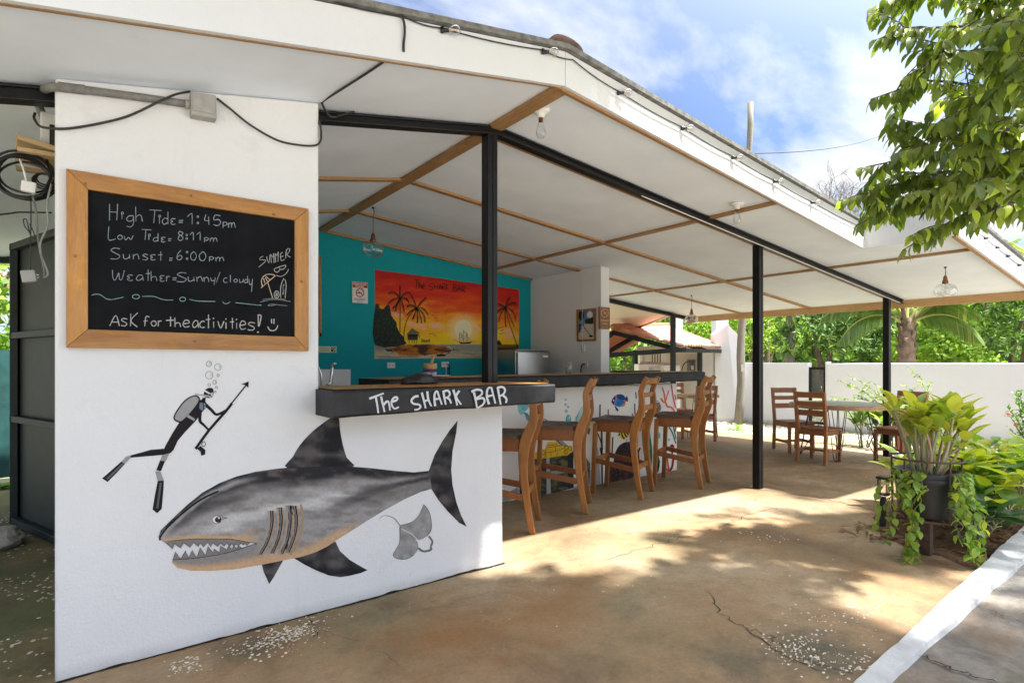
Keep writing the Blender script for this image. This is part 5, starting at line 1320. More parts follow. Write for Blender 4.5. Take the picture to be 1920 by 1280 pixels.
# ---------------------------------------------------------------- metal gate leaf, fence, rock
ga = thing('metal_gate', (-.5, 5.92, 0), 'dark green sheet metal gate leaf standing open beside the wall', 'gate')
A = Vector((-.505, 5.95, 0)); B = Vector((.16, 4.10, 0)); d = (B - A).normalized(); nn = Vector((d.y, -d.x, 0))
if nn.dot(Vector((0, -1, 0))) < 0: nn = -nn
mb = MB(); mb.prism([A + Vector((0, 0, .03)), B + Vector((0, 0, .03)), B + Vector((0, 0, 2.25)), A + Vector((0, 0, 2.25))], nn * -.006); mb.build('sheet_panel', M_steelg, ga)
mb = MB()
for z in (.055, .86, 1.52, 2.225): mb.bar(A + nn * .03 + Vector((0, 0, z)), B + nn * .03 + Vector((0, 0, z)), .05, .05)
mb.bar(A + d * .025 + nn * .03 + Vector((0, 0, .03)), A + d * .025 + nn * .03 + Vector((0, 0, 2.25)), .05, .05, (0, 1, 0)); mb.build('frame', M_steelg, ga, bevel=.004)
fe = thing('mesh_fence', (-1.0, 8.4, 0), 'dark teal shade cloth fence at the end of the side passage', 'fence')
mb = MB(); n = 40; vs = []
for i in range(n + 1):
    x = -2.6 + 3.0 * i / n
    for z in (.02, .5, 1.0, 1.45): vs.append((x, 8.4 + .02 * math.sin(x * 9) + .01 * math.sin(x * 23 + z * 4), z))
mb.add(vs, [(i * 4 + j, (i + 1) * 4 + j, (i + 1) * 4 + j + 1, i * 4 + j + 1) for i in range(n) for j in range(3)]); mb.build('shade_cloth', plain('shade_cloth', (.012, .075, .07), .8, .3, 9, .3, 40), fe, True)
mb = MB()
for x in (-2.4, -1.2, 0.1): mb.tube([(x, 8.45, -.05), (x, 8.45, 1.55)], .025, 8)
mb.build('post', M_steel, fe, True)
mb = MB(); bm = bmesh.new(); bmesh.ops.create_icosphere(bm, subdivisions=4, radius=1)
for v in bm.verts: v.co *= 1 + .22 * noise.fractal(v.co * 1.6, 1, 2, 4); v.co = Vector((v.co.x * .27, v.co.y * .18, v.co.z * .085))
me = bpy.data.meshes.new('rock'); bm.to_mesh(me); bm.free(); me.materials.append(M_bread); me.polygons.foreach_set('use_smooth', [True] * len(me.polygons))
o = bpy.data.objects.new('rock', me); COL.objects.link(o); o.location = (-.66, 5.35, .05); tag(o, 'pale flat rock on mossy ground in front of the gate', 'rock')

# ---------------------------------------------------------------- things inside the bar
def wallplate(u, v, du, dv, name, label, cat, plane, holes, group=None):
    p = plane(u, v)
    t = thing(name, p, label, cat, group); n = plane.n
    q = [plane(u - du, v - dv), plane(u + du, v - dv), plane(u + du, v + dv), plane(u - du, v + dv)]
    mb = MB(); mb.prism([a + n * .012 for a in q], n * -.012); mb.build('plate', M_whitep, t, bevel=.003)
    mb = MB()
    for hu, hv in holes:
        q = [plane(u + hu + a, v + hv + b) + n * .0135 for a, b in ((-1.0, -1.2), (1.0, -1.2), (1.0, 1.2), (-1.0, 1.2))]; mb.add(q, [(0, 1, 2, 3)])
    mb.build('socket', M_boxgrey, t); return t
class PL:
    def __init__(s, f, c, n): s.f = f; s.c = c; s.n = Vector(n)
    def __call__(s, u, v): return s.f(u, v, s.c)
TW = PL(pY, 6.64, (0, -1, 0)); SW = PL(pX, 5.34, (-1, 0, 0))
wallplate(733, 684.5, 7.3, 5.2, 'wall_outlet', 'white wall outlet on the teal wall below the painted palm trees', 'outlet', TW, [(-3, 0), (3, 0)], 'wall outlets')
ol = wallplate(834, 683, 6.8, 5, 'wall_outlet', 'white wall outlet on the teal wall with a black plug and cord', 'outlet', TW, [(-2.4, 0), (2.6, 0)], 'wall outlets')
mb = MB(); mb.tube(catmull([pY(838, 683, 6.61), pY(842, 684, 6.60), pY(843, 692, 6.62), pY(843, 709, 6.625)], 4), .008, 6); mb.build('cord', M_black, ol, True)
mb = MB(); mb.tube([pY(836.5, 687, 6.625), pY(836.5, 707, 6.625)], .006, 6); mb.build('cord', M_whitep, ol, True)
ns = thing('no_smoking_sign', pY(675, 548, 6.63), 'white and red no smoking notice reading PROHIBIDO FUMAR on the teal wall', 'sign')
mb = MB(); mb.prism([pY(u, v, 6.612) for u, v in ((660.3, 527.6), (689.7, 529.8), (689.8, 569), (660.6, 567))], (0, .022, 0)); sg_ = mb.build('panel', M_whitep, ns, bevel=.002)
sp = Paint(lambda u, v: pY(u, v, 6.611), NW, .0008)
sp.poly([(661.2, 528.6), (689, 530.7), (689, 540.2), (661.2, 538.6)], lin(170, 40, 36)); cc = lin(176, 40, 40)
def tiny(p, txt, u, v, w, h, col, wd, slope=0.06):
    F5 = {'P': [[(0, 0), (0, 1), (.9, .9), (.9, .55), (0, .5)]], 'R': [[(0, 0), (0, 1), (.9, .9), (.9, .55), (0, .5), (.95, 0)]], 'O': [[(0, .2), (0, .8), (.5, 1), (1, .8), (1, .2), (.5, 0), (0, .2)]], 'H': [[(0, 0), (0, 1)], [(1, 0), (1, 1)], [(0, .5), (1, .5)]], 'I': [[(.5, 0), (.5, 1)]], 'B': [[(0, 0), (0, 1), (.8, .95), (.8, .6), (0, .5), (1, .4), (.9, 0), (0, 0)]], 'D': [[(0, 0), (0, 1), (.8, .85), (1, .5), (.8, .1), (0, 0)]], 'F': [[(0, 0), (0, 1), (1, 1)], [(0, .5), (.8, .5)]], 'U': [[(0, 1), (0, .2), (.5, 0), (1, .2), (1, 1)]], 'M': [[(0, 0), (0, 1), (.5, .4), (1, 1), (1, 0)]], 'A': [[(0, 0), (.5, 1), (1, 0)], [(.2, .4), (.8, .4)]], 'L': [[(0, 1), (0, 0), (.9, 0)]], 'E': [[(1, 1), (0, 1), (0, 0), (1, 0)], [(0, .5), (.8, .5)]], 'Y': [[(0, 1), (.5, .5), (1, 1)], [(.5, .5), (.5, 0)]], 'S': [[(1, .9), (.5, 1), (0, .75), (1, .3), (.5, 0), (0, .1)]], 'N': [[(0, 0), (0, 1), (1, 0), (1, 1)]], 'G': [[(1, .9), (.4, 1), (0, .5), (.4, 0), (1, .1), (1, .5), (.6, .5)]], 'C': [[(1, .9), (.4, 1), (0, .5), (.4, 0), (1, .1)]], 'T': [[(0, 1), (1, 1)], [(.5, 1), (.5, 0)]]}
    n = len(txt)
    for i, c in enumerate(txt):
        if c == ' ': continue
        x = u + w * i / n; cw = w / n * .72
        for s in F5.get(c, [[(0, 0), (1, .0)]]): p.stroke([(x + a * cw, v + (x - u) * slope + h * (1 - b)) for a, b in s], wd, col, None, sm=1)
WH = lin(235, 232, 228)
sp.k = 2; tiny(sp, 'PROHIBIDO', 663, 530.2, 24.5, 3.6, WH, .75); tiny(sp, 'FUMAR', 667, 535, 16, 3.4, WH, .75)
sp.ring(675, 548.5, 7.2, 7.8, 1.7, cc, 2, 28); sp.stroke([(669.8, 543), (680.2, 554)], 1.6, cc, 3, sm=1)
sp.poly([(668.5, 548), (678, 548.6), (678, 550.4), (668.5, 549.8)], lin(30, 30, 30)); sp.stroke([(679, 547.5), (680, 544.5), (677, 543), (678.5, 541.5)], .7, lin(30, 30, 30))
for i, v in enumerate((559.5, 561.8, 565)): 
    a = (663.5, 687) if i < 2 else (670, 680)
    for k in range(int((a[1] - a[0]) / 2.0)): sp.stroke([(a[0] + 2 * k, v + k * .06), (a[0] + 2 * k + 1.5, v + k * .06)], 1.0, lin(60, 60, 60), sm=1)
sp.mb.build('printing', M_print, sg_, cols=True)
ls = thing('wall_label', pY(615, 655, 6.63), 'pale yellow strip label with small print and a black pictogram on teal wall', 'label')
mb = MB(); mb.prism([pY(u, v, 6.632) for u, v in ((572, 648.6), (631, 649.2), (631, 661), (572, 660.6))], (0, .006, 0)); lo = mb.build('strip', plain('label_paper', (.62, .66, .42), .6, .05), ls)
sp = Paint(lambda u, v: pY(u, v, 6.631), NW, .0008); sp.poly([(621, 651), (629, 651), (629, 659.5), (621, 659.5)], BK); sp.stroke([(622, 654), (626, 653), (628, 656), (624, 657.5)], 1.3, WH, 2)
for v in (652.5, 655.2, 657.8):
    for k in range(20): sp.stroke([(576 + 2.1 * k, v), (577.6 + 2.1 * k, v)], .8, lin(130, 120, 90), sm=1)
sp.mb.build('printing', M_print, lo, cols=True)
wf = thing('picture_frame', pY(598, 555, 6.63), 'edge of a brown wooden frame hanging on the teal wall beside the tall wall', 'frame')
mb = MB(); 
for q in (((545, 465), (602, 480), (602, 487), (545, 472)), ((545, 638), (603, 631), (603, 624), (545, 630)), ((598, 480), (602, 480), (603, 631), (599, 631))): mb.prism([pY(u, v, 6.60) for u, v in q], (0, .03, 0))
mb.build('frame_moulding', M_frame, wf)
mb = MB(); mb.prism([pY(u, v, 6.62) for u, v in ((547, 470), (599, 484), (600, 627), (547, 632))], (0, .012, 0)); mb.build('board', M_slate, wf)
# picture on the partition wall: a plain beach view
pc = thing('beach_picture', pX(1097, 608, 5.33), 'small framed picture of a palm beach on the grey partition wall', 'picture')
yq = lambda u, v, o=.02: pX(u, v, 5.34 - o)
O4 = [(1080.5, 580.5), (1116, 577.5), (1116.5, 639), (1081.2, 640)]; I4 = [(1084, 583.5), (1113, 581), (1113, 635), (1084.3, 636)]
for i in range(4):
    j = (i + 1) % 4; mb = MB(); mb.prism([yq(*O4[i]), yq(*O4[j]), yq(*I4[j]), yq(*I4[i])], (.019, 0, 0)); mb.build('frame_moulding', M_frame, pc)
mb = MB(); mb.prism([yq(u, v, .008) for u, v in I4], (.006, 0, 0)); cv = mb.build('canvas', M_whitep, pc)
bp_ = Paint(lambda u, v: yq(u, v, .0085), (-1, 0, 0), .0007)
def beach(u, v):
    t = (v - 581) / 55; n = fbm(u * .2, v * .2, 1)
    c = mixc3(lin(60, 110, 160), lin(120, 160, 190), t * 2)
    c = mixc3(c, lin(235, 235, 235), sstep(7, 4, math.hypot(u - 1106, (v - 590) * .8)))
    c = mixc3(c, lin(28, 50, 28), sstep(608 + 3 * n, 606, v) * sstep(1096, 1098, u) * sstep(599 - (u - 1096) * .4 + 2 * n, 601 - (u - 1096) * .4, v))
    if v > 607: c = mixc3(lin(20, 70, 130), lin(216, 208, 190), sstep(1090, 1094, u + (v - 612) * .5 + 3 * n))
    return c
bp_.field(I4, beach, 1.2, k=1); bp_.stroke([(1088, 588), (1091, 600), (1096, 614), (1108, 629)], 1.3, BK, 2); bp_.ell(1090, 592, 5, 9, lin(24, 44, 20), 2); bp_.ell(1108, 630, 4, 2, BK, 3)
bp_.mb.build('painting', M_mural, cv, cols=True)
cable('cable', [pX(1093, 522, 5.32), pX(1092.5, 560, 5.30), pX(1091.5, 600, 5.30), pX(1092, 640, 5.31), pX(1092.5, 662, 5.325)], .004, 'thin white cord hanging down over the beach picture', mat=M_whitep)
wallplate(1093.5, 652, 3.6, 7.5, 'light_switch', 'white light switch plate below the beach picture', 'light switch', SW, [(0, -3), (0, 3)])
ol = wallplate(1097, 683, 5.2, 4.6, 'wall_outlet', 'white wall outlet on the grey partition with a black plug', 'outlet', SW, [(0, 0)], 'wall outlets')
mb = MB(); mb.tube(catmull([pX(1097, 682.5, 5.31), pX(1092, 683, 5.29), pX(1089.5, 690, 5.29), pX(1088.5, 706, 5.30)], 4), .008, 6); mb.build('cord', M_black, ol, True)
wsn = thing('carved_sign', pY(1134, 596, 5.14), 'carved brown wooden no smoking plaque on the end of the partition wall', 'sign')
mb = MB(); mb.prism([pY(u, v, 5.132) for u, v in ((1124.2, 575), (1143.6, 576.3), (1143.8, 617), (1124.6, 616.6))], (0, .022, 0)); cs = mb.build('plaque', wood('plaque_wood', (.18, .075, .03), (.30, .14, .06), 2, .5, 6, False), wsn, bevel=.002)
sp = Paint(lambda u, v: pY(u, v, 5.131), NW, .0008); TC = lin(196, 150, 112); sp.ring(1134, 586.5, 6.4, 8.2, 1.1, TC); sp.stroke([(1129.5, 581), (1138.5, 592)], 1.1, TC, 2, sm=1); sp.stroke([(1131, 588.5), (1137, 584.5)], 1.2, TC, 2, sm=1); sp.stroke([(1132, 583), (1135, 580.5)], .8, TC, 2, sm=1)
tiny(sp, 'PROHIBIDO', 1126.6, 599, 15, 3.2, TC, .7, .03); tiny(sp, 'FUMAR', 1128.5, 605, 11, 3.2, TC, .7, .03); tiny(sp, 'LEY', 1129, 612.5, 4, 1.8, TC, .5, .03); tiny(sp, 'NR', 1136.5, 612.7, 3, 1.8, TC, .5, .03)
sp.mb.build('carving', M_print, cs, cols=True)
fr = thing('refrigerator', (4.8, 6.2, 0), 'small stainless steel refrigerator in the corner behind the bar', 'refrigerator')
mb = MB(); mb.box(4.52, 5.10, 5.95, 6.5, .02, 1.475); mb.build('body', M_stain, fr, bevel=.012)
mb = MB(); mb.box(4.525, 5.095, 5.90, 5.945, .06, 1.455); dr = mb.build('door', M_stain, fr, bevel=.01)
mb = MB(); mb.box(4.515, 5.105, 5.93, 6.51, 1.476, 1.492); mb.build('top_cover', M_boxgrey, fr, bevel=.004)
mb = MB(); mb.box(4.96, 5.05, 5.894, 5.899, 1.38, 1.415); mb.build('badge', M_whitep, dr)
# sink and tap behind the short counter
sk = thing('sink', (1.3, 4.2, 0), 'steel sink counter with a tall chrome tap behind the short counter', 'sink')
mb = MB(); mb.box(.90, 1.75, 3.75, 4.35, 0, 1.075); mb.build('cabinet', M_grey, sk)
mb = MB(); mb.box(.89, 1.78, 3.72, 4.38, 1.08, 1.098); mb.lathe([(.19, .012), (.21, .02), (.215, .012)], (1.32, 4.0, 1.088), 24); mb.build('steel_top', M_stain, sk, bevel=.003)
c = pY(619, 724, 4.26); b = Vector((c.x, 4.26, 1.098)); mb = MB()
mb.tube(catmull([b, b + Vector((0, 0, .03)), b + Vector((.01, 0, .10)), b + Vector((.022, 0, .185)), b + Vector((.03, -.03, .2))], 4), [.012] * 17, 10); mb.tube([b + Vector((-.03, 0, .03)), b + Vector((.012, 0, .062))], .012, 8); mb.build('tap', M_chrome, sk, True)
b2 = b + Vector((-.075, -.02, 0)); mb = MB(); mb.tube(catmull([b2, b2 + Vector((0, 0, .11)), b2 + Vector((-.03, 0, .18)), b2 + Vector((-.10, -.04, .20)), b2 + Vector((-.14, -.08, .16))], 5), .009, 8); mb.lathe([(.022, 0), (.02, .02), (.012, .025)], b2, 12); mb.build('tap', M_chrome, sk, True)
bs = MB(); bs.prism([pY(u, v, 6.62) for u, v in ((560, 691.8), (657.5, 692.3), (657.5, 728), (560, 727))], (0, .018, 0)); o = bs.build('backsplash_panel', M_enamel, None, bevel=.002); tag(o, 'white panel standing against the teal wall behind the sink', 'panel')
# mortar on its tub and plate
pz = 1.1765; pc_ = Vector((2.31, 4.27, pz))
mb = MB(); mb.lathe([(.001, .002), (.09, .002), (.155, .014), (.165, .018), (.155, .020), (.09, .008), (.001, .008)], pc_ + Vector((.02, 0, 0)), 32); o = mb.build('plate', M_porc, None, True); tag(o, 'white oval plate on the long bar under the purple tub', 'plate')
tu = thing('plastic_tub', pc_ + Vector((0, 0, .008)), 'small printed tub with a purple lid under the wooden mortar', 'tub')
mb = MB(); mb.lathe([(.001, .0085), (.056, .009), (.061, .05), (.001, .05)], pc_, 24); mb.build('tub', plain('tub_print', (.42, .36, .42), .5, .7, 30, 0), tu, True)
mb = MB(); mb.lathe([(.001, .066), (.060, .066), (.066, .062), (.066, .05), (.001, .05)], pc_ + Vector((-.004, 0, 0)), 24); mb.build('lid', plain('purple_lid', (.09, .02, .22), .35, .1), tu, True)
mo = thing('wooden_mortar', pc_ + Vector((.006, 0, .067)), 'pale wooden mortar with a pestle standing on the purple tub lid', 'mortar')
mb = MB(); b = pc_ + Vector((.006, 0, .067)); mb.lathe([(.001, .001), (.045, .001), (.056, .012), (.060, .03), (.058, .055), (.053, .057), (.048, .05), (.03, .02), (.001, .015)], b, 28); mb.build('bowl', M_brass, mo, True)
mb = MB(); mb.tube([b + Vector((.0, 0, .02)), b + Vector((.015, 0, .07)), b + Vector((.030, 0, .115)), b + Vector((.034, 0, .128))], [.012, .011, .0135, .009], 12); mb.build('pestle', M_brass, mo, True)
gl = thing('drinking_glass', (3.80, 4.12, 1.19), 'clear glass of water on the long bar', 'glass')
g = Vector((3.80, 4.12, 1.1875)); mb = MB(); mb.lathe([(.001, .0), (.029, .0), (.037, .125), (.035, .125), (.027, .008), (.001, .008)], g, 24); mb.build('tumbler', M_glass, gl, True)
mb = MB(); mb.lathe([(.001, .009), (.0265, .009), (.032, .075), (.001, .075)], g, 24); mb.build('water', M_water, gl, True)
mb = MB(); mb.boxm(Matrix.Translation((5.15, 4.40, 1.2065)) @ Matrix.Rotation(R(4), 4, 'Z'), .70, .22, .016); o = mb.build('serving_tray', M_black, None, bevel=.006); tag(o, 'flat black tray lying at the far end of the long bar', 'tray')
mb = MB(); bm = bmesh.new(); bmesh.ops.create_icosphere(bm, subdivisions=3, radius=1)
for v in bm.verts: v.co *= 1 + .2 * noise.noise(v.co * 2.1); v.co = Vector((v.co.x * .12, v.co.y * .07, max(v.co.z, -.2) * .055))
me = bpy.data.meshes.new('folded_cloth'); bm.to_mesh(me); bm.free(); me.materials.append(M_black); me.polygons.foreach_set('use_smooth', [True] * len(me.polygons))
o = bpy.data.objects.new('folded_cloth', me); COL.objects.link(o); o.location = (1.60, 3.08, 1.184); tag(o, 'crumpled black cloth on the short counter behind its lettered edge', 'cloth')
# ---------------------------------------------------------------- perimeter wall, gate, shed, pavilion, poles
pwl = thing('boundary_wall', (12, 1, 0), 'long white plastered boundary wall behind the dining patio', 'wall')
mb = MB(); n = 60; vs = []
for i in range(n + 1):
    y = 5.22 - 13.2 * i / n; zt = 1.305 + .012 * fbm(y * 1.1, 3)
    for x, z in ((12.0, -.1), (12.0, zt - .01), (12.015, zt), (12.16, zt), (12.17, -.1)): vs.append((x, y, z))
mb.add(vs, [(i * 5 + j, i * 5 + j + 1, (i + 1) * 5 + j + 1, (i + 1) * 5 + j) for i in range(n) for j in range(4)] + [(0, 1, 2, 3, 4)]); mb.build('wall', M_white2, pwl)
mb = MB(); mb.box(11.995, 12.20, 5.224, 5.25, -.1, 1.335); mb.build('end_cap', M_white2, pwl)
pw2 = thing('boundary_wall', (12, 6.3, 0), 'short white boundary wall between the small gate and the tiled shed', 'wall')
mb = MB(); mb.box(12.0, 12.17, 5.60, 7.42, -.1, 1.315); mb.build('wall', M_white2, pw2, bevel=.012)
gt = thing('garden_gate', (12.05, 5.42, 0), 'narrow grey metal mesh gate between the two white walls', 'gate')
mb = MB(); mb.box(12.03, 12.08, 5.255, 5.30, .03, 1.22); mb.box(12.03, 12.08, 5.55, 5.597, .03, 1.22); mb.box(12.03, 12.08, 5.302, 5.548, 1.17, 1.22); mb.box(12.03, 12.08, 5.302, 5.548, .03, .08); mb.build('frame', M_steel, gt)
mb = MB()
for i in range(12): mb.box(12.05, 12.056, 5.303 + .0205 * i, 5.306 + .0205 * i, .082, 1.168)
for i in range(46): mb.box(12.057, 12.062, 5.303, 5.547, .09 + .0235 * i, .095 + .0235 * i)
mb.build('mesh_panel', plain('mesh_wire', (.11, .12, .125), .5, .2), gt)
# utility shed (white, small gable) with the meter recess
shd = thing('utility_shed', (12.3, 7.9, 0), 'white plastered utility shed with a small gable beside the wooden pole', 'shed')
def wallpoly(pts, vec, name, mat, parent): mb = MB(); mb.prism(pts, vec); return mb.build(name, mat, parent, bevel=.006)
q = [pD(1341, 792, 12.9), pD(1384, 788, 12.75), pD(1384, 628, 12.75), pD(1364, 608, 12.8), pD(1341, 626, 12.9)]
for p in q[:2]: p.z = -.1
wallpoly(q, (.18, .24, 0), 'wall', M_white2, shd)
q2 = [pD(1313, 795, 13.2), pD(1338, 793, 12.95), pD(1338, 655, 12.95), pD(1313, 655, 13.2)]
for p in q2[:2]: p.z = -.1
wallpoly(q2, (.15, .2, 0), 'pier', M_white2, shd)
q3 = [pD(1200, 760, 14.6), pD(1335, 760, 13.9), pD(1335, 655, 13.9), pD(1200, 655, 14.6)]
for p in q3[:2]: p.z = -.1
wallpoly(q3, (.1, .15, 0), 'back_wall', stucco('shed_inner_paint', (.66, .62, .55), bst=.2), shd)
q4 = [pD(1196, 662, 13.6), pD(1340, 661, 12.9), pD(1340, 646, 12.9), pD(1196, 650, 13.6)]
wallpoly(q4, (.15, .2, 0), 'lintel', M_white2, shd)
mt = thing('meter_box', pD(1318, 690, 13.5), 'grey electric meter cabinet inside the white shed', 'meter box')
mb = MB(); mb.prism([pD(u, v, 13.7) for u, v in ((1305, 673), (1333, 673), (1333, 703), (1305, 703))], (.08, .1, 0)); mb.build('cabinet', M_boxgrey, mt, bevel=.01)
mb = MB(); mb.prism([pD(u, v, 13.65) for u, v in ((1322, 668), (1330, 668), (1330, 690), (1322, 690))], (.04, .06, 0)); mb.build('door', M_conduit, mt)
mt = thing('meter_box', pD(1297, 690, 13.8), 'dark open fuse box with a white meter in the shed', 'meter box')
mb = MB(); mb.prism([pD(u, v, 13.85) for u, v in ((1292, 674), (1304, 674), (1304, 703), (1292, 703))], (.06, .1, 0)); mb.build('box', M_conduit, mt)
mb = MB(); mb.prism([pD(u, v, 13.8) for u, v in ((1297, 685), (1301, 685), (1301, 693), (1297, 693))], (.03, .04, 0)); mb.build('meter', M_whitep, mt)
cable('cable', [pD(1278, 700, 13.7), pD(1280, 687, 13.7), pD(1286, 679, 13.7), pD(1294, 677, 13.7)], .012, 'dark cable arching into the fuse box in the shed')
# washing machines
for (uu, dd, lb) in (((1197, 1244, 682, 705), 13.0, 'white top loading washing machine under the tiled lean-to'), ((1243, 1276, 684, 705), 12.7, 'second white washing machine nearest the steel post under the tiles')):
    a, b, c, d = uu
    t = thing('washing_machine', pD((a + b) / 2, d, dd), lb, 'washing machine')
    mb = MB(); q = [pD(a, 760, dd), pD(b, 760, dd), pD(b - 1, c, dd), pD(a + 1, c, dd)]
    for p in q[:2]: p.z = 0
    mb.prism(q, (.35, .45, 0)); mb.build('body', M_enamel, t, bevel=.015)
    mb = MB(); q = [pD(a + 3, c + 1, dd + .30), pD(b - 3, c + 1, dd + .30), pD(b - 5, c - 4, dd + .36), pD(a + 5, c - 4, dd + .36)]; mb.prism(q, (.06, .08, 0)); mb.build('control_panel', M_whitep, t, bevel=.006)
    mb = MB(); mb.prism([pD((a + b) / 2 - 4, 688, dd - .01), pD((a + b) / 2 + 5, 688, dd - .01), pD((a + b) / 2 + 5, 695, dd - .01), pD((a + b) / 2 - 4, 695, dd - .01)], (.006, .008, 0)); mb.build('label_panel', plain('pale_blue_label', (.45, .55, .68), .5, .1), t)
wn = thing('window_frame', pD(1225, 668, 13.9), 'white barred window opening behind the washing machines', 'window')
mb = MB()
for q in (((1204, 657), (1209, 657), (1209, 683), (1204, 683)), ((1242, 657), (1249, 657), (1249, 683), (1242, 683)), ((1209, 656), (1242, 656), (1242, 660), (1209, 660)), ((1209, 680), (1242, 680), (1242, 683), (1209, 683))): mb.prism([pD(u, v, 13.5) for u, v in q], (.05, .07, 0))
mb.build('frame', M_whitep, wn)
mb = MB()
for u in (1223, 1228, 1233, 1238): mb.tube([pD(u, 660, 13.52), pD(u, 680, 13.52)], .012, 6)
mb.build('bar', M_rust, wn)
# terracotta tiled lean-to
pv = thing('tiled_canopy', pD(1230, 660, 12.5), 'terracotta tiled canopy on dark steel posts beyond the bar', 'canopy')
rA, rB = pD(1150, 617, 11.4), pD(1252, 612, 16.0)      # ridge
eA, eB = pD(1278, 650, 11.0), pD(1362, 653, 13.2)      # front eave
mb = MB(); n1, n2 = 96, 14; vs = []; cs = []; random.seed(3)
for j in range(n2 + 1):
    t = j / n2
    for i in range(n1 + 1):
        s = i / n1; a = rA.lerp(eA, t); b = rB.lerp(eB, t); p = a.lerp(b, s)
        p.z += .035 * abs(math.sin(math.pi * s * 19)) - .02 * (t * 7 % 1.0); vs.append(p)
        k = int(s * 19) * 31 + int(t * 7); h = (math.sin(k * 12.9) * 43758.5) % 1.0
        cs.append(mixc3((.40, .17, .10), (.56, .31, .22), h))
mb.add(vs, [(j * (n1 + 1) + i, j * (n1 + 1) + i + 1, (j + 1) * (n1 + 1) + i + 1, (j + 1) * (n1 + 1) + i) for j in range(n2) for i in range(n1)], cs)
o = mb.build('tile_roof', M_tile, pv, cols=True); m = o.modifiers.new('t', 'SOLIDIFY'); m.thickness = .03
lA, lB = pD(1085, 664, 10.6), pD(1150, 664, 14.6)
mb = MB(); n1, n2 = 60, 8; vs = []; cs = []
for j in range(n2 + 1):
    t = j / n2
    for i in range(n1 + 1):
        s = i / n1; p = rA.lerp(lA, t).lerp(rB.lerp(lB, t), s); p.z += .035 * abs(math.sin(math.pi * s * 19)); vs.append(p); cs.append((.42, .14, .06))
mb.add(vs, [(j * (n1 + 1) + i, j * (n1 + 1) + i + 1, (j + 1) * (n1 + 1) + i + 1, (j + 1) * (n1 + 1) + i) for j in range(n2) for i in range(n1)], cs)
o = mb.build('tile_roof', M_tile, pv, cols=True); m = o.modifiers.new('t', 'SOLIDIFY'); m.thickness = .03
mb = MB(); dz = Vector((0, 0, .045))
mb.tube([rA + dz, rB + dz], .07, 10); mb.build('ridge_tile', plain('ridge_terracotta', (.38, .13, .06), .8, .3, 10), pv, True)
mb = MB(); dz = Vector((0, 0, -.07))
mb.bar(rA + dz, eA + dz, .05, .09); mb.bar(rA + dz, lA + dz, .05, .09); mb.bar(rA.lerp(rB, .5) + dz, eA.lerp(eB, .5) + dz, .05, .09); mb.bar(rA.lerp(rB, .5) + dz, lA.lerp(lB, .5) + dz, .05, .09); mb.bar(eA + dz, eB + dz, .05, .08); mb.bar(lA.lerp(eA, -.2) + Vector((0, 0, -.06)), eA.lerp(lA, -.04) + Vector((0, 0, -.06)), .06, .09)
mb.build('rafter_frame', M_steel, pv)
for u, d_, vt in ((1191, 13.6, 656), (1312, 12.2, 653), (1118, 12.0, 660)):
    mb = MB(); p = pD(u, vt, d_); mb.box(p.x - .04, p.x + .04, p.y - .04, p.y + .04, -.1, p.z); mb.build('post', M_steel, pv)
# neighbouring soffit seen under the back eave
nb = thing('canopy_roof', (9.5, 8.3, 2.2), 'cream boarded canopy roof tucked below the back eave of the bar', 'roof')
q = [pZ(1100, 560, 2.16), pZ(1240, 592.5, 2.16), pZ(1188, 617, 2.16), pZ(1100, 606, 2.16)]
q = [pD(1090, 553, 9.75), pD(1254, 590, 10.95), pD(1187, 617, 13.2), pD(1090, 600, 11.6)]
mb = MB(); mb.prism(q, (0, 0, .05)); mb.build('soffit', M_soffit, nb)
mb = MB(); mb.bar(q[1] + Vector((.03, .0, .06)), q[2] + Vector((.03, 0, .06)), .04, .17); mb.bar(q[2] + Vector((.0, .04, .06)), q[3] + Vector((0, .04, .06)), .04, .17); mb.build('fascia', M_white2, nb)
mb = MB(); mb.prism([p + Vector((0, 0, .12)) for p in q], (0, 0, .03)); mb.build('sheet', M_roof, nb)
mb = MB(); mb.box(6.4, 6.5, 8.6, 8.7, -.1, 2.2); mb.box(6.1, 6.2, 7.05, 7.15, -.1, 2.3); mb.build('post', M_white2, nb)
# white columns behind
for u0, u1, vt, dd, lb in ((1261, 1280, 480, 17.0, 'square white column rising behind the terracotta roof ridge'), (1342, 1366, 480, 16.0, 'square white column standing above the utility shed')):
    mb = MB(); a = pD(u0, 700, dd); b = pD(u1, 700, dd); top = pD(u0, vt, dd).z
    w_ = (b - a).length; d_ = (b - a).normalized(); nn_ = Vector((-d_.y, d_.x, 0)); mb.prism([Vector((a.x, a.y, -.1)), Vector((b.x, b.y, -.1)), Vector((b.x, b.y, -.1)) + nn_ * w_, Vector((a.x, a.y, -.1)) + nn_ * w_], (0, 0, min(top, 3.4)))
    o = mb.build('column', M_white2, None, bevel=.01); tag(o, lb, 'column')
def upole(u0, v0, u1, v1, d0, r0, r1, label):
    a = pD(u0, v0, d0); a.z = -.1; b = pD(u1, v1, d0); mb = MB()
    pts = [a.lerp(b, i / 14) for i in range(15)]
    for i, p in enumerate(pts): p.x += .02 * math.sin(i * 1.3); p.y += .015 * math.cos(i * 1.7)
    mb.tube(pts, [r0 + (r1 - r0) * i / 14 + .006 * math.sin(i * 2.9) for i in range(15)], 16); t = thing('utility_pole', a, label, 'utility pole', 'weathered wooden poles'); mb.build('shaft', M_pole, t, True); return t
up = upole(1385, 787, 1408, 193, 12.4, .094, .058, 'tall weathered wooden utility pole rising above the bar roof')
mb = MB(); p = pD(1391, 690, 12.3); mb.boxm(Matrix.Translation(p) @ Matrix.Rotation(R(-37), 4, 'Z'), .05, .04, .16); mb.build('bracket', M_boxgrey, up)
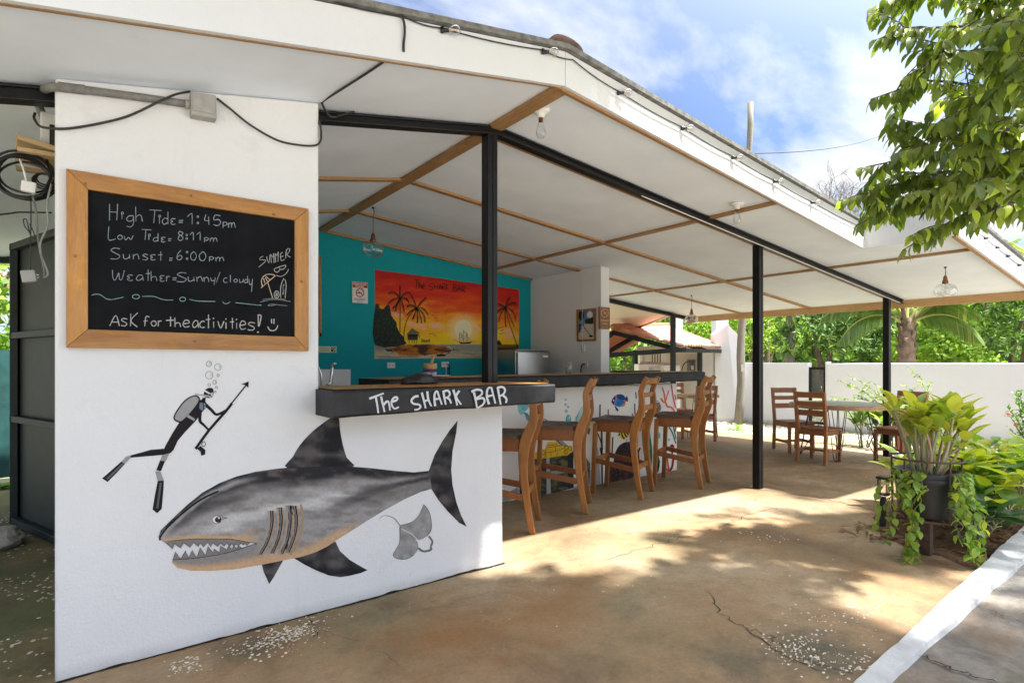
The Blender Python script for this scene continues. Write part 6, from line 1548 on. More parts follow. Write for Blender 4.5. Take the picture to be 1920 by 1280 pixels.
upole(1483, 700, 1481, 380, 15.5, .13, .11, 'shorter grey wooden pole among the trees beyond the wall')
a = pD(1408, 288, 12.4); b = pD(1660, 250, 30)
cable('overhead_wire', [a.lerp(b, i / 10) - Vector((0, 0, .25 * 4 * (i / 10) * (1 - i / 10))) for i in range(11)] , .012, 'thin overhead wire running from the tall pole to the right', 'wire')

# ---------------------------------------------------------------- planting: helpers
def curve_tube(mb, pts, r, n=6): mb.tube(catmull(pts, 3), r if not isinstance(r, list) else r, n)
def sprig_leaves(pts, every, L, Wd, c1, c2, c3=None, droop=.3, spread=.9, up=.25, st=4, jitter=.25, pc=.15):
    """alternate leaves along a twig"""
    P = []; D = []; Nn = []
    Q = [Vector(p) for p in pts]; side = 1
    for a, b in zip(Q, Q[1:]):
        l = (b - a).length; m = max(1, int(round(l / every))); d = (b - a).normalized()
        s = d.cross(Vector((0, 0, 1)));  s = s.normalized() if s.length > 1e-3 else Vector((1, 0, 0))
        for i in range(m):
            p = a + (b - a) * ((i + random.random() * .4) / m); side = -side
            v = d * .45 + s * side * spread + Vector((0, 0, up)) + Vector((random.gauss(0, jitter), random.gauss(0, jitter), random.gauss(0, jitter)))
            P.append(p); D.append(v); n = Vector((random.gauss(0, .25), random.gauss(0, .25), 1)); Nn.append(n)
    k = len(P)
    if not k: return None
    return leaf_arrays(P, D, Nn, L * (.75 + .45 * RNG.random(k)), Wd * (.8 + .35 * RNG.random(k)), leafcols(k, c1, c2, c3, pc), droop * (.5 + RNG.random(k)), st)

# ---------------------------------------------------------------- overhanging tree (crown over and behind the camera, trunk off to the right)
tree = thing('shade_tree', (5.9, -1.3, 0), 'broad leaved tree overhanging the patio at the upper right with drooping leafy twigs', 'tree')
CROWN = [(1560, -30), (1622, 8), (1650, 60), (1668, 100), (1725, 112), (1690, 135), (1700, 170), (1660, 172), (1628, 186), (1640, 228), (1660, 262), (1700, 288), (1722, 268), (1770, 285), (1740, 310), (1690, 312), (1608, 310), (1604, 345), (1572, 378), (1590, 410), (1640, 452), (1690, 432), (1690, 472), (1730, 470), (1790, 440), (1830, 400), (1850, 385), (1900, 395), (1960, 400), (1990, 200), (1980, -60)]
def inpoly(P, x, y):
    r = False; j = len(P) - 1
    for i in range(len(P)):
        if (P[i][1] > y) != (P[j][1] > y) and x < (P[j][0] - P[i][0]) * (y - P[i][1]) / (P[j][1] - P[i][1]) + P[i][0]: r = not r
        j = i
    return r
LIT = [[(930, 1012), (990, 1000), (1230, 950), (1320, 938), (1420, 930), (1510, 955), (1470, 985), (1400, 1000), (1340, 1022), (1240, 1050), (1160, 1085), (1060, 1078), (950, 1062)],
       [(800, 1010), (960, 1010), (960, 1090), (880, 1090)],
       [(1340, 1030), (1420, 1040), (1500, 1060), (1600, 1085), (1660, 1105), (1760, 1090), (1800, 1110), (1790, 1150), (1710, 1160), (1600, 1130), (1480, 1100), (1390, 1072)],
       [(1560, 915), (1670, 890), (1670, 955), (1570, 940)], [(1600, 1270), (1930, 990), (1960, 1040), (1720, 1250)], [(1740, 1090), (1850, 1060), (1800, 1120), (1740, 1150)]]
def lit_ground(x, y, m=0):
    q = proj((x, y, 0))
    if q is None: return False
    for dx, dy in ((0, 0), (m, 0), (-m, 0), (0, m), (0, -m)):
        for P in LIT:
            if inpoly(P, q[0] + dx, q[1] + dy * .5): return True
    return False
leafsets = []; tw = MB(); random.seed(21)
LC1, LC2, LC3 = (.10, .165, .035), (.26, .31, .055), (.48, .60, .085)
def twig(p0, d0, length, L, Wd, every, sag=.35, c=(LC1, LC2, LC3), droop=.35, up=-.25, r=.006, pc=.12):
    pts = [Vector(p0)]; d = Vector(d0).normalized(); n = 5
    for i in range(n):
        d = (d + Vector((random.gauss(0, .12), random.gauss(0, .12), -sag / n + random.gauss(0, .05)))).normalized(); pts.append(pts[-1] + d * length / n)
    tw.tube(pts, [r * (1 - .75 * i / n) for i in range(n + 1)], 5, caps=False)
    q = sprig_leaves(pts, every, L, Wd, c[0], c[1], c[2], droop, .75, up, 6, .18, pc)
    if q: leafsets.append(q)
    return pts
# visible branches: each boom starts off-frame at the right and its tips end where the photograph shows tips
tips = [((1990, 40), (1628, 20), 3.7, 4), ((1990, 120), (1650, 78), 3.6, 4), ((1980, 60), (1740, 110), 3.5, 3), ((1990, 200), (1632, 190), 3.75, 4), ((1985, 250), (1690, 285), 3.7, 4), ((1990, 160), (1694, 140), 3.5, 4),
        ((1985, 330), (1608, 318), 3.9, 5), ((1985, 360), (1574, 380), 4.0, 8), ((1985, 395), (1605, 415), 3.95, 3), ((1980, 390), (1692, 468), 3.8, 4), ((1990, 300), (1760, 270), 3.4, 3), ((1990, 230), (1790, 225), 3.2, 3), ((1990, 20), (1770, -10), 3.4, 3), ((1990, 330), (1800, 340), 3.2, 3), ((1985, 380), (1745, 400), 3.6, 4), ((1990, 410), (1640, 345), 3.95, 4), ((1990, 90), (1840, 110), 3.0, 3), ((1990, 180), (1850, 200), 3.0, 3), ((1990, 280), (1850, 290), 3.1, 3), ((1990, 350), (1850, 360), 3.2, 3), ((1985, 20), (1690, -20), 3.6, 4)]
for (s, e, dd, nt_) in tips:
    a = pD(s[0], s[1], dd - .1); b = pD(e[0], e[1], dd); n = 7; pts = []
    for i in range(n + 1):
        t = i / n; p = a.lerp(b, t); p.z += .16 * math.sin(math.pi * t) + random.gauss(0, .02); pts.append(p)
    tw.tube(pts, [.016 * (1 - .8 * i / n) for i in range(n + 1)], 6, caps=False)
    leafsets.append(sprig_leaves(pts[2:], .021, .112, .043, LC1, LC2, LC3, .35, .55, -.6, 6, .2, .12))
    for k in range(nt_ * 2):
        i = random.randint(0, n - 1); p = pts[i]; d = (b - a).normalized() + Vector((random.gauss(0, .55), random.gauss(0, .55), random.gauss(.0, .4)))
        for tr_ in range(6):
            q = proj(p + d.normalized() * .30)
            if q and inpoly(CROWN, q[0], q[1]): break
            d = (b - a).normalized() * .8 + Vector((random.gauss(0, .6), random.gauss(0, .6), random.gauss(0, .45)))
        else: continue
        twig(p, d, random.uniform(.22, .38), .112, .043, .021, up=-.6)
# filling in the depth of the visible crown
random.seed(5); cnt = 0
for k in range(4000):
    u = random.uniform(1720, 2050); v = random.uniform(-120, 400); dd = random.uniform(2.9, 4.4)
    w_ = (u - 1800) / 260
    if not (inpoly(CROWN, u, v) or (u > 1930) or (v < 0 and u > 1600)): continue
    if not inpoly(CROWN, u - 38, v + 5) and u < 1930 and v > 0: continue
    if random.random() > .18 + w_: continue
    p = pD(u, v, dd)
    if p.y > 1.75: continue
    d = Vector((-.8 + random.gauss(0, .4), .5 + random.gauss(0, .4), random.gauss(0, .3)))
    q = proj(p + d.normalized() * .24)
    if q and q[0] < 1930 and q[1] > 0 and not inpoly(CROWN, q[0], q[1]): continue
    twig(p, d, .26, .115, .046, .023, up=-.5); cnt += 1
    if cnt > 125: break
# unseen rest of the crown, twigs placed so their shade misses the LIT patches
random.seed(9); cnt = 0
for k in range(60000):
    gx = random.uniform(-2.0, 7.5); gy = random.uniform(-2.0, 3.45); z = random.uniform(3.9, 7.4)
    if gy > 3.0 and gx > 2.4: continue
    if 2.85 < gy < 3.06 and gx > 1.5: continue
    if gy < 2.926:
        q = proj((gx, gy, 0))
        if not (gy > -.6 and gx < 2.2) and (q is None or not (-60 < q[0] < 1990 and q[1] < 1400)): continue
    if lit_ground(gx, gy, 60): continue
    p = Vector((gx, gy, 0)) + SUN * (z / SUN.z)
    if p.y > 1.9: continue
    bad = False
    for o_ in ((0, 0, 0), (.3, .3, 0), (-.3, .3, -.15), (.3, -.3, -.2), (-.3, -.3, 0), (.5, .4, -.1), (-.1, .55, -.15), (-.5, .4, -.2), (0, .3, -.3)):
        q = proj(p + Vector(o_))
        if q and -60 < q[0] < 1985 and -60 < q[1] < 1300: bad = True; break
    if bad: continue
    d = Vector((random.gauss(0, 1), random.gauss(0, 1), random.gauss(-.1, .25)))
    pts = twig(p, d, .36, .19, .092, .042, r=.005); cnt += 1
    if cnt > 3000: break
build_np('crown', leafsets, M_leaf, tree)
tw.build('twigs', M_twig, tree, True)
mb = MB(); base = Vector((5.9, -1.3, -.1))
mb.tube(catmull([base, base + Vector((-.05, .05, .9)), base + Vector((-.2, .1, 1.9)), base + Vector((-.3, .25, 2.8))], 4), [.19 - .006 * i for i in range(13)], 12)
fork = base + Vector((-.3, .25, 2.75))
for tgt in (pD(1990, 40, 3.6), pD(1990, 200, 3.65), pD(1985, 350, 3.85), Vector((3.2, -.6, 4.3)), Vector((1.5, -.4, 4.6)), Vector((4.5, -1.6, 4.6)), Vector((.2, -.9, 4.5)), Vector((6.9, -.2, 4.4))):
    m_ = fork.lerp(tgt, .5) + Vector((0, 0, .25)); pts = catmull([fork, m_, tgt], 6)
    mb.tube(pts, [.07 - .055 * i / (len(pts) - 1) for i in range(len(pts))], 8)
mb.build('trunk', M_bark, tree, True)

# ---------------------------------------------------------------- hanging planter on a post
PC = Vector((4.53, 1.33, 0))
pl = thing('hanging_planter', PC, 'black bucket planter held in a rusty iron ring stand at the patio edge', 'planter')
mb = MB(); mb.box(PC.x - .032, PC.x + .032, PC.y - .032, PC.y + .032, -.02, .245); mb.box(PC.x - .05, PC.x + .05, PC.y - .05, PC.y + .05, .235, .243); mb.build('post', M_rust, pl, bevel=.003)
mb = MB()
ring_ = lambda r, z, n=40: [PC + Vector((r * math.cos(a), r * math.sin(a), z)) for a in np.linspace(0, 6.2832, n)]
mb.tube(ring_(.198, .26), .007, 8); mb.tube(ring_(.205, .655), .007, 8)
for k in range(5):
    a = R(18 + 72 * k); mb.tube([PC + Vector((.199 * math.cos(a), .199 * math.sin(a), .25)), PC + Vector((.206 * math.cos(a), .206 * math.sin(a), .665))], .006, 6); mb.tube([PC + Vector((0, 0, .246)), PC + Vector((.199 * math.cos(a), .199 * math.sin(a), .258))], .006, 6)
mb.build('iron_stand', M_rust, pl, True)
mb = MB(); mb.lathe([(.001, .27), (.152, .27), (.158, .285), (.178, .50), (.184, .505), (.185, .53), (.181, .535), (.188, .54), (.189, .572), (.182, .576), (.174, .56), (.165, .54), (.001, .54)], PC, 40); mb.build('bucket', M_bucket, pl, True)
def big_plant(name, base, n_st, h, spread, L, Wd, c1, c2, c3, label, cat='plant', group=None, lean=(0, 0), per=6, stemcol=(.30, .28, .20), pc=.2, seed=1, tilt=.55):
    random.seed(seed); base = Vector(base)
    t = thing(name, base, label, cat, group); sets = []; sm = MB()
    for k in range(n_st):
        a = random.uniform(0, 6.283); r = spread * math.sqrt(random.random())
        b = base + Vector((r * .45 * math.cos(a), r * .45 * math.sin(a), 0)); hh = h * random.uniform(.6, 1.08)
        top = b + Vector((r * .8 * math.cos(a) + lean[0] * hh, r * .8 * math.sin(a) + lean[1] * hh, hh)); mid = b.lerp(top, .5) + Vector((random.gauss(0, .015), random.gauss(0, .015), 0))
        pts = catmull([b, mid, top], 4); sm.tube(pts, [.0105 - .004 * i / (len(pts) - 1) for i in range(len(pts))], 7, col=tuple(q * random.uniform(.8, 1.2) for q in stemcol))
        P = []; D = []; Nn = []
        for j in range(per):
            f = 1 - .35 * (j / per) * random.random(); p = b.lerp(top, f); aa = a + j * 2.4 + random.gauss(0, .4); el = tilt * random.uniform(.5, 1.6) + .5 * (1 - j / per)
            d = Vector((math.cos(aa), math.sin(aa), el)); s = p + d.normalized() * L * .22
            sm.tube([p, p.lerp(s, .5) + Vector((0, 0, .01)), s], .0042, 5, col=(.42, .50, .20), caps=False); P.append(s); D.append(d); Nn.append(Vector((-math.cos(aa) * el, -math.sin(aa) * el, 1)))
        k_ = len(P); sets.append(leaf_arrays(P, D, Nn, L * (.65 + .5 * RNG.random(k_)), Wd * (.7 + .45 * RNG.random(k_)), leafcols(k_, c1, c2, c3, pc), .12 + .4 * RNG.random(k_), 6, .35))
    build_np('foliage', sets, M_bleaf, t); sm.build('stems', M_stem, t, True, cols=True); return t
YG1, YG2, YG3 = (.46, .50, .05), (.60, .60, .10), (.33, .45, .05)
big_plant('dumb_cane_plant', PC + Vector((0, 0, .54)), 26, .40, .18, .165, .076, YG1, YG2, YG3, 'yellow green broad leaved plant growing in the hanging bucket', seed=4, per=6, tilt=1.35, stemcol=(.42, .36, .22))
# pothos vines trailing from the bucket
vn = thing('trailing_vine', PC + Vector((-.1, -.15, .55)), 'heart leaved vine trailing from the hanging bucket down to the concrete', 'vine'); vt_ = MB(); vsets = []; random.seed(12)
VG1, VG2, VG3 = (.18, .32, .045), (.33, .48, .065), (.52, .58, .08)
view = (Vector((0, 0, 0)) - PC); view.z = 0; view.normalize(); sidev = Vector((-view.y, view.x, 0))
for (off, ln, sw) in ((-.20, .62, -.06), (-.185, .45, -.05), (-.21, .56, -.03), (.04, .66, .06), (.06, .72, .03), (.07, .62, -.02), (.19, .40, .10), (-.16, .16, -.02), (.10, .14, .0), (-.215, .68, -.09), (.055, .74, .08), (-.2, .35, -.1), (-.21, .25, -.05), (-.14, .42, -.03), (-.17, .55, -.06), (.12, .34, .05), (.16, .5, .07), (.02, .3, .02)):
    a_ = off / .21; p0 = PC + sidev * -off * 1.0 + view * (.208 * math.sqrt(max(0, 1 - min(1, a_ * a_))) + .01); p0.z = .575
    pts = [PC + (p0 - PC) * .75, p0 + Vector((0, 0, .012))]; pts[0].z = .56
    n = 7
    for i in range(1, n + 1):
        t = i / n; pts.append(p0 + view * (.02 + .05 * t) + sidev * -sw * t + Vector((random.gauss(0, .022), random.gauss(0, .022), -ln * t)))
        pts[-1].z = max(pts[-1].z, .012 + .01 * random.random())
    vt_.tube(catmull(pts, 3), .0026, 5, col=(.22, .26, .06)); vsets.append(sprig_leaves(pts[1:], .05, .064, .050, VG1, VG2, VG3, .45, .75, -.15, 4, .5, .2))
build_np('foliage', vsets, M_bleaf, vn); vt_.build('stems', M_stem, vn, True, cols=True)
# lantern stake behind the planter
la = thing('garden_light', (4.99, 1.76, 0), 'small black stake lantern standing behind the trailing vine', 'garden light')
b = Vector((4.99, 1.76, 0)); mb = MB(); mb.bar(b + Vector((-.01, -.01, 0)), b + Vector((.03, 0, .24)), .035, .035, (0, 1, 0)); mb.build('stake', M_black, la, bevel=.003)
mb = MB(); c = b + Vector((.035, 0, .25))
mb.box(c.x - .035, c.x + .035, c.y - .035, c.y + .035, c.z, c.z + .012); mb.box(c.x - .04, c.x + .04, c.y - .04, c.y + .04, c.z + .13, c.z + .148)
for sx in (-.03, -.01, .01, .03):
    for sy in (-.03, .03): mb.box(c.x + sx - .002, c.x + sx + .002, c.y + sy - .002, c.y + sy + .002, c.z + .012, c.z + .13)
mb.build('cage', M_black, la)
mb = MB(); mb.box(c.x - .022, c.x + .022, c.y - .022, c.y + .022, c.z + .014, c.z + .115); mb.build('glass_pane', M_glass, la)
# plants in the bed
DG1, DG2, DG3 = (.10, .22, .05), (.20, .34, .065), (.46, .54, .08)
beds = [((5.30, 1.32, 0), 9, .30, .26, .26, .11, DG1, DG2, DG3, 'low green dumb cane right behind the hanging planter', 2), ((5.75, 1.22, 0), 9, .42, .25, .27, .11, YG3, YG1, YG2, 'pale green dumb cane with upright leaves near the white kerb', 5),
        ((6.2, 1.55, 0), 10, .45, .3, .26, .10, YG3, YG1, YG2, 'yellow green dumb cane at the back of the planting bed', 6), ((5.75, 1.62, 0), 10, .46, .26, .26, .10, DG2, YG3, YG1, 'tall mid green dumb cane directly behind the bucket planter', 8), ((6.55, 1.18, 0), 8, .44, .22, .28, .11, DG2, YG3, YG1, 'large leaved dumb cane cut by the right picture edge', 9),
        ((6.0, 1.15, 0), 9, .34, .26, .25, .11, DG1, DG2, YG1, 'broad leaved dumb cane leaning over the white kerb', 14), ((6.9, 1.5, 0), 10, .5, .3, .27, .11, DG2, YG3, YG1, 'dumb cane at the back of the bed below the orange flowered shrub', 15), ((5.05, 1.22, 0), 5, .20, .16, .30, .12, (.03, .09, .03), (.06, .13, .05), None, 'dark glossy broad leaved plant low beside the bucket', 10)]
for (b, n_, h_, sp_, L_, W_, c1, c2, c3, lb, sd) in beds: big_plant('dumb_cane_plant', b, n_, h_, sp_, L_, W_, c1, c2, c3, lb, group='dumb cane plants in the bed', seed=sd, per=5, stemcol=(.24, .20, .13))
def shrub(name, base, h, rad, nb, L, Wd, c1, c2, c3, label, every=.03, seed=1, group=None, flowers=0, cat='shrub', sag=.1, up=.5):
    random.seed(seed); base = Vector(base); t = thing(name, base, label, cat, group); sm = MB(); sets = []; fl = MB()
    for k in range(nb):
        a = random.uniform(0, 6.283); r = rad * random.uniform(.2, 1); pts = [base + Vector((.1 * r * math.cos(a), .1 * r * math.sin(a), 0))]
        hh = h * random.uniform(.55, 1.05); n = 7
        for i in range(1, n + 1):
            f = i / n; pts.append(base + Vector((r * f ** 1.2 * math.cos(a) + random.gauss(0, .02), r * f ** 1.2 * math.sin(a) + random.gauss(0, .02), hh * (f - sag * f * f))))
        sm.tube(pts, [.007 * (1 - .7 * i / n) for i in range(n + 1)], 5, col=(.13, .10, .06), caps=False)
        sets.append(sprig_leaves(pts[1:], every, L, Wd, c1, c2, c3, .2, .8, up, 4, .35, .15))
        if k < flowers:
            for j in range(14): fl.boxm(Matrix.Translation(pts[-1] + Vector((random.gauss(0, .025), random.gauss(0, .025), .02 + random.gauss(0, .012)))) @ Matrix.Rotation(random.random() * 3, 4, 'X'), .016, .016, .006)
    build_np('foliage', [s for s in sets if s], M_bleaf, t); sm.build('stems', M_stem, t, True, cols=True)
    if flowers: fl.build('flower', plain('red_petal', (.55, .12, .05), .6, .2), t)
    return t
shrub('ixora_shrub', (8.6, 1.42, -.05), 1.10, .42, 34, .062, .026, (.05, .12, .025), (.11, .22, .04), (.26, .42, .06), 'upright small leaved green shrub with a few orange flowers by the white wall', .017, 3, flowers=3)
shrub('ixora_shrub', (9.6, 1.25, -.05), 1.0, .38, 22, .062, .026, (.04, .10, .025), (.10, .19, .035), (.24, .38, .06), 'darker small leaved shrub behind the ixora at the right picture edge', .02, 4)
# garden behind the table
def spray(name, base, tipuv, label, L=.055, Wd=.036, sd=1, c=((.08, .16, .03), (.18, .30, .045), (.36, .48, .06)), nb=3):
    random.seed(sd); base = Vector(base); t = thing(name, base, label, 'shrub', 'arching sprays behind the table'); sm = MB(); sets = []
    for (u, v, dd) in tipuv:
        e = pD(u, v, dd); pts = catmull([base + Vector((random.gauss(0, .06), random.gauss(0, .06), 0)), base.lerp(e, .5) + Vector((0, 0, .25)), e], 7); sm.tube(pts, [.006 * (1 - .6 * i / (len(pts) - 1)) for i in range(len(pts))], 5, col=(.16, .13, .07)); sets.append(sprig_leaves(pts[4:], .022, L, Wd, *c, .3, .8, .1, 4, .35, .2))
        for k in range(nb):
            i = random.randint(4, len(pts) - 4); q = pts[i] + Vector((random.gauss(0, .14), random.gauss(0, .14), random.gauss(-.05, .10))); p2 = [pts[i], pts[i].lerp(q, .5) + Vector((0, 0, .04)), q]; sm.tube(p2, .003, 4, col=(.16, .13, .07)); sets.append(sprig_leaves(p2, .03, L, Wd, *c, .3, .8, .1, 4, .35, .2))
    build_np('foliage', sets, M_bleaf, t); sm.build('stems', M_stem, t, True, cols=True); return t
spray('arching_shrub', (9.85, 3.05, -.05), [(1570, 712, 9.0), (1590, 703, 9.0), (1612, 735, 9.0), (1600, 745, 8.8), (1640, 720, 9.1), (1655, 750, 9.0)], 'leafy shrub with long sprays arching over the round table', sd=2, nb=5)
spray('arching_shrub', (9.9, 2.65, -.05), [(1705, 688, 9.0), (1690, 720, 9.0), (1695, 745, 9.0), (1680, 760, 9.0)], 'leafy shrub with a spray rising right of the steel post', sd=5, nb=5)
spray('arching_shrub', (10.2, 3.7, -.05), [(1556, 742, 9.4), (1580, 745, 9.4), (1600, 760, 9.4), (1565, 765, 9.3)], 'low leafy shrub behind the left half of the round table', sd=6, nb=4)
for (x, y, n_, lb, sd) in ((9.75, 3.25, 7, 'mottled broad leaved plant standing behind the round table', 31), (9.8, 2.85, 7, 'mottled broad leaved plant beside the far steel post', 32), (9.85, 3.75, 5, 'small broad leaved plant behind the table legs', 33)):
    big_plant('dumb_cane_plant', (x, y, -.05), n_, .5, .24, .30, .11, (.08, .16, .035), (.22, .32, .07), (.36, .44, .12), lb, group='mottled plants behind the table', seed=sd, per=5, tilt=1.3)
t = thing('snake_plant', (9.7, 3.05, -.05), 'clump of stiff upright leaves edged yellow behind the round table', 'plant'); sets = []; k = 26
P = np.array([[9.7, 3.05, -.05]]) + RNG.normal(size=(k, 3)) * np.array([.05, .22, 0]); D = np.array([[0, 0, 1.]]) + RNG.normal(size=(k, 3)) * .13; Nn = unit(k); Nn[:, 2] *= .1
sets.append(leaf_arrays(P, D, Nn, .45 + .3 * RNG.random(k), .06, leafcols(k, (.06, .12, .04), (.14, .2, .07), (.42, .40, .08), .25), .06, 6, .3)); build_np('foliage', sets, M_bleaf, t)
# grass tuft, gravel and yard weeds
def rosette(base, n, L, Wd, label, c1, c2, name='weed_plant'):
    t = thing(name, base, label, 'plant', 'small weeds in the yard'); b = np.array(base); a = RNG.random(n) * 6.283; D = np.stack([np.cos(a), np.sin(a), .5 + 1.1 * RNG.random(n)], 1)
    build_np('foliage', [leaf_arrays(np.repeat(b[None], n, 0), D, np.stack([-np.cos(a), -np.sin(a), np.full(n, .8)], 1), L * (.6 + .6 * RNG.random(n)), Wd, leafcols(n, c1, c2), .5, 6)], M_bleaf, t)
q = pZ(1380, 806, -.06); rosette(q, 16, .24, .055, 'bright green weed rosette near the foot of the utility pole', (.16, .30, .04), (.28, .44, .06))
q = pZ(1268, 806, -.06); rosette(q, 10, .2, .05, 'small green weed beyond the end of the bar', (.16, .30, .04), (.28, .44, .06))
gs = MB(); random.seed(44)
def scatter_stones(mb, pts, smin, smax, c1, c2, flat=.55):
    for (x, y, z) in pts:
        s = random.uniform(smin, smax); a = random.random() * 6.28; col = mixc3(c1, c2, random.random()); n = 6
        rr = [s * random.uniform(.65, 1.1) for _ in range(n)]; el = random.uniform(.4, 1)
        ang = [a + 6.283 * i / n for i in range(n)]
        lo = [(x + r * math.cos(t), y + r * el * math.sin(t), z - .002) for r, t in zip(rr, ang)]; hi = [(x + .62 * r * math.cos(t), y + .62 * r * el * math.sin(t), z + s * flat) for r, t in zip(rr, ang)]
        mb.add(lo + hi, [tuple(range(n, 2 * n))] + [(i, (i + 1) % n, n + (i + 1) % n, n + i) for i in range(n)], col)
pts = []
for k in range(2600):
    u = random.uniform(1270, 1560); v = random.uniform(786, 812)
    p = pZ(u, v, -.07)
    if p.x < 9.45 and p.y < 8.3: continue
    pts.append((p.x, p.y, -.068))
for k in range(900): pts.append((random.uniform(9.6, 11.9), random.uniform(-.5, 6), -.068))
scatter_stones(gs, pts, .012, .04, (.42, .38, .31), (.66, .62, .54)); o = gs.build('gravel', M_gravel, cols=True); o['kind'] = 'stuff'
k = 2600; P = []
while len(P) < k:
    x = random.uniform(9.6, 14); y = random.uniform(-1, 8.6)
    if x > 11.95 and y < 7.5: continue
    if noise.noise((x * 1.3, y * 1.3, 4)) + random.random() * .6 > .35: P.append((x, y, -.07))
D = RNG.normal(size=(k, 3)) * .5 + np.array([[0, 0, 1.]]); build_np('grass', [leaf_arrays(P, D, unit(k), .05 + .05 * RNG.random(k), .009, leafcols(k, (.12, .18, .03), (.30, .34, .08)), .4, 3)], M_bleaf)['kind'] = 'stuff'
# stone chips worn out of the concrete
sc = MB(); random.seed(71); pts = []
def chipzone(cu, cv, su, sv, n, slope=0, zg=.001, amin=0):
    for _ in range(n):
        u = random.gauss(0, 1) * su; v = random.gauss(0, 1) * sv + u * slope; p = pZ(cu + u, max(700, cv + v), zg)
        if p.y > YW - .01 and p.x > -.14: continue
        pts.append((p.x, p.y, zg))
chipzone(1505, 1222, 38, 16, 190, .25); chipzone(1600, 1150, 45, 12, 60, -.3); chipzone(1610, 1248, 24, 14, 70, -.2); chipzone(1560, 1160, 60, 30, 50)
chipzone(520, 1198, 46, 14, 260, -.28); chipzone(345, 1246, 20, 8, 60, -.25); chipzone(560, 1180, 30, 10, 80, -.2)
chipzone(1340, 930, 60, 8, 60, .1); chipzone(1440, 1000, 40, 10, 40); chipzone(1250, 960, 180, 40, 60); chipzone(1000, 1080, 200, 50, 40); chipzone(1640, 900, 30, 6, 20)
scatter_stones(sc, pts, .0022, .0105, (.42, .36, .27), (.74, .68, .56), .15); pts = []
for _ in range(1500):
    x = random.uniform(-1.0, -.14); y = random.uniform(3.0, 6.6)
    if noise.noise((x * 2.6, y * 2.2, 1)) + random.gauss(0, .2) > .12: pts.append((x, y, -.0035))
scatter_stones(sc, pts, .004, .014, (.38, .34, .26), (.66, .62, .52), .2); o = sc.build('stone_chips', M_chip, cols=True); o['kind'] = 'stuff'
# cracks in the slab (thin open joints)
ck = MB(); random.seed(8)
def crack(uv, w, n=9, wob=3.5):
    P = [pZ(u, v, .0022) for u, v in uv]; q = []
    for a, b in zip(P, P[1:]):
        for i in range(n):
            t = i / n; p = a.lerp(b, t); s = (p - Vector((0, 0, HC))).length / 1039 * wob; q.append(p + Vector((random.gauss(0, 1) * s, random.gauss(0, 1) * s, 0)))
    q.append(P[-1]); L_ = []; R_ = []
    for i, p in enumerate(q):
        d = (q[min(i + 1, len(q) - 1)] - q[max(i - 1, 0)]).normalized(); nn_ = Vector((-d.y, d.x, 0)) * w * random.uniform(.25, 1.2) * .5; L_.append(p + nn_); R_.append(p - nn_)
    m = len(q); ck.add(L_ + R_, [(i, i + 1, m + i + 1, m + i) for i in range(m - 1)])
crack([(1330, 1110), (1352, 1148), (1400, 1178), (1446, 1212), (1480, 1232), (1545, 1258)], .007); crack([(1400, 1178), (1440, 1190), (1470, 1212)], .004); crack([(1130, 1050), (1260, 1012), (1340, 990), (1395, 968), (1460, 950)], .005)
crack([(1440, 918), (1530, 932), (1610, 948), (1652, 960)], .010, wob=1.2); crack([(1328, 914), (1390, 932), (1440, 942)], .006); crack([(1480, 1225), (1600, 1262)], .004); crack([(580, 1160), (596, 1175), (590, 1192)], .006); crack([(610, 1180), (700, 1210), (760, 1250)], .0025)
crack([(1280, 880), (1420, 918), (1440, 919)], .007, wob=1); o = ck.build('slab_cracks', M_crack, patio)
ck = MB(); crack([(1712, 1222), (1760, 1240), (1810, 1262), (1880, 1284), (1930, 1300)], .010); crack([(1830, 1130), (1870, 1150), (1930, 1168)], .005); ck.build('slab_cracks', M_crack, rp)
# seam of dirt at the foot of the mural wall
# leaf litter in the bed
lt_ = []; k = 420; P = np.stack([RNG.uniform(4.5, 8, k), RNG.uniform(1.02, 1.9, k), np.full(k, .03)], 1); D = RNG.normal(size=(k, 3)); D[:, 2] *= .15
o = build_np('leaf_litter', [leaf_arrays(P, D, np.tile([[0, 0, 1.]], (k, 1)) + .4 * unit(k), .06 + .06 * RNG.random(k), .03, leafcols(k, (.10, .055, .025), (.28, .17, .08)), .2, 4)], M_far); o['kind'] = 'stuff'

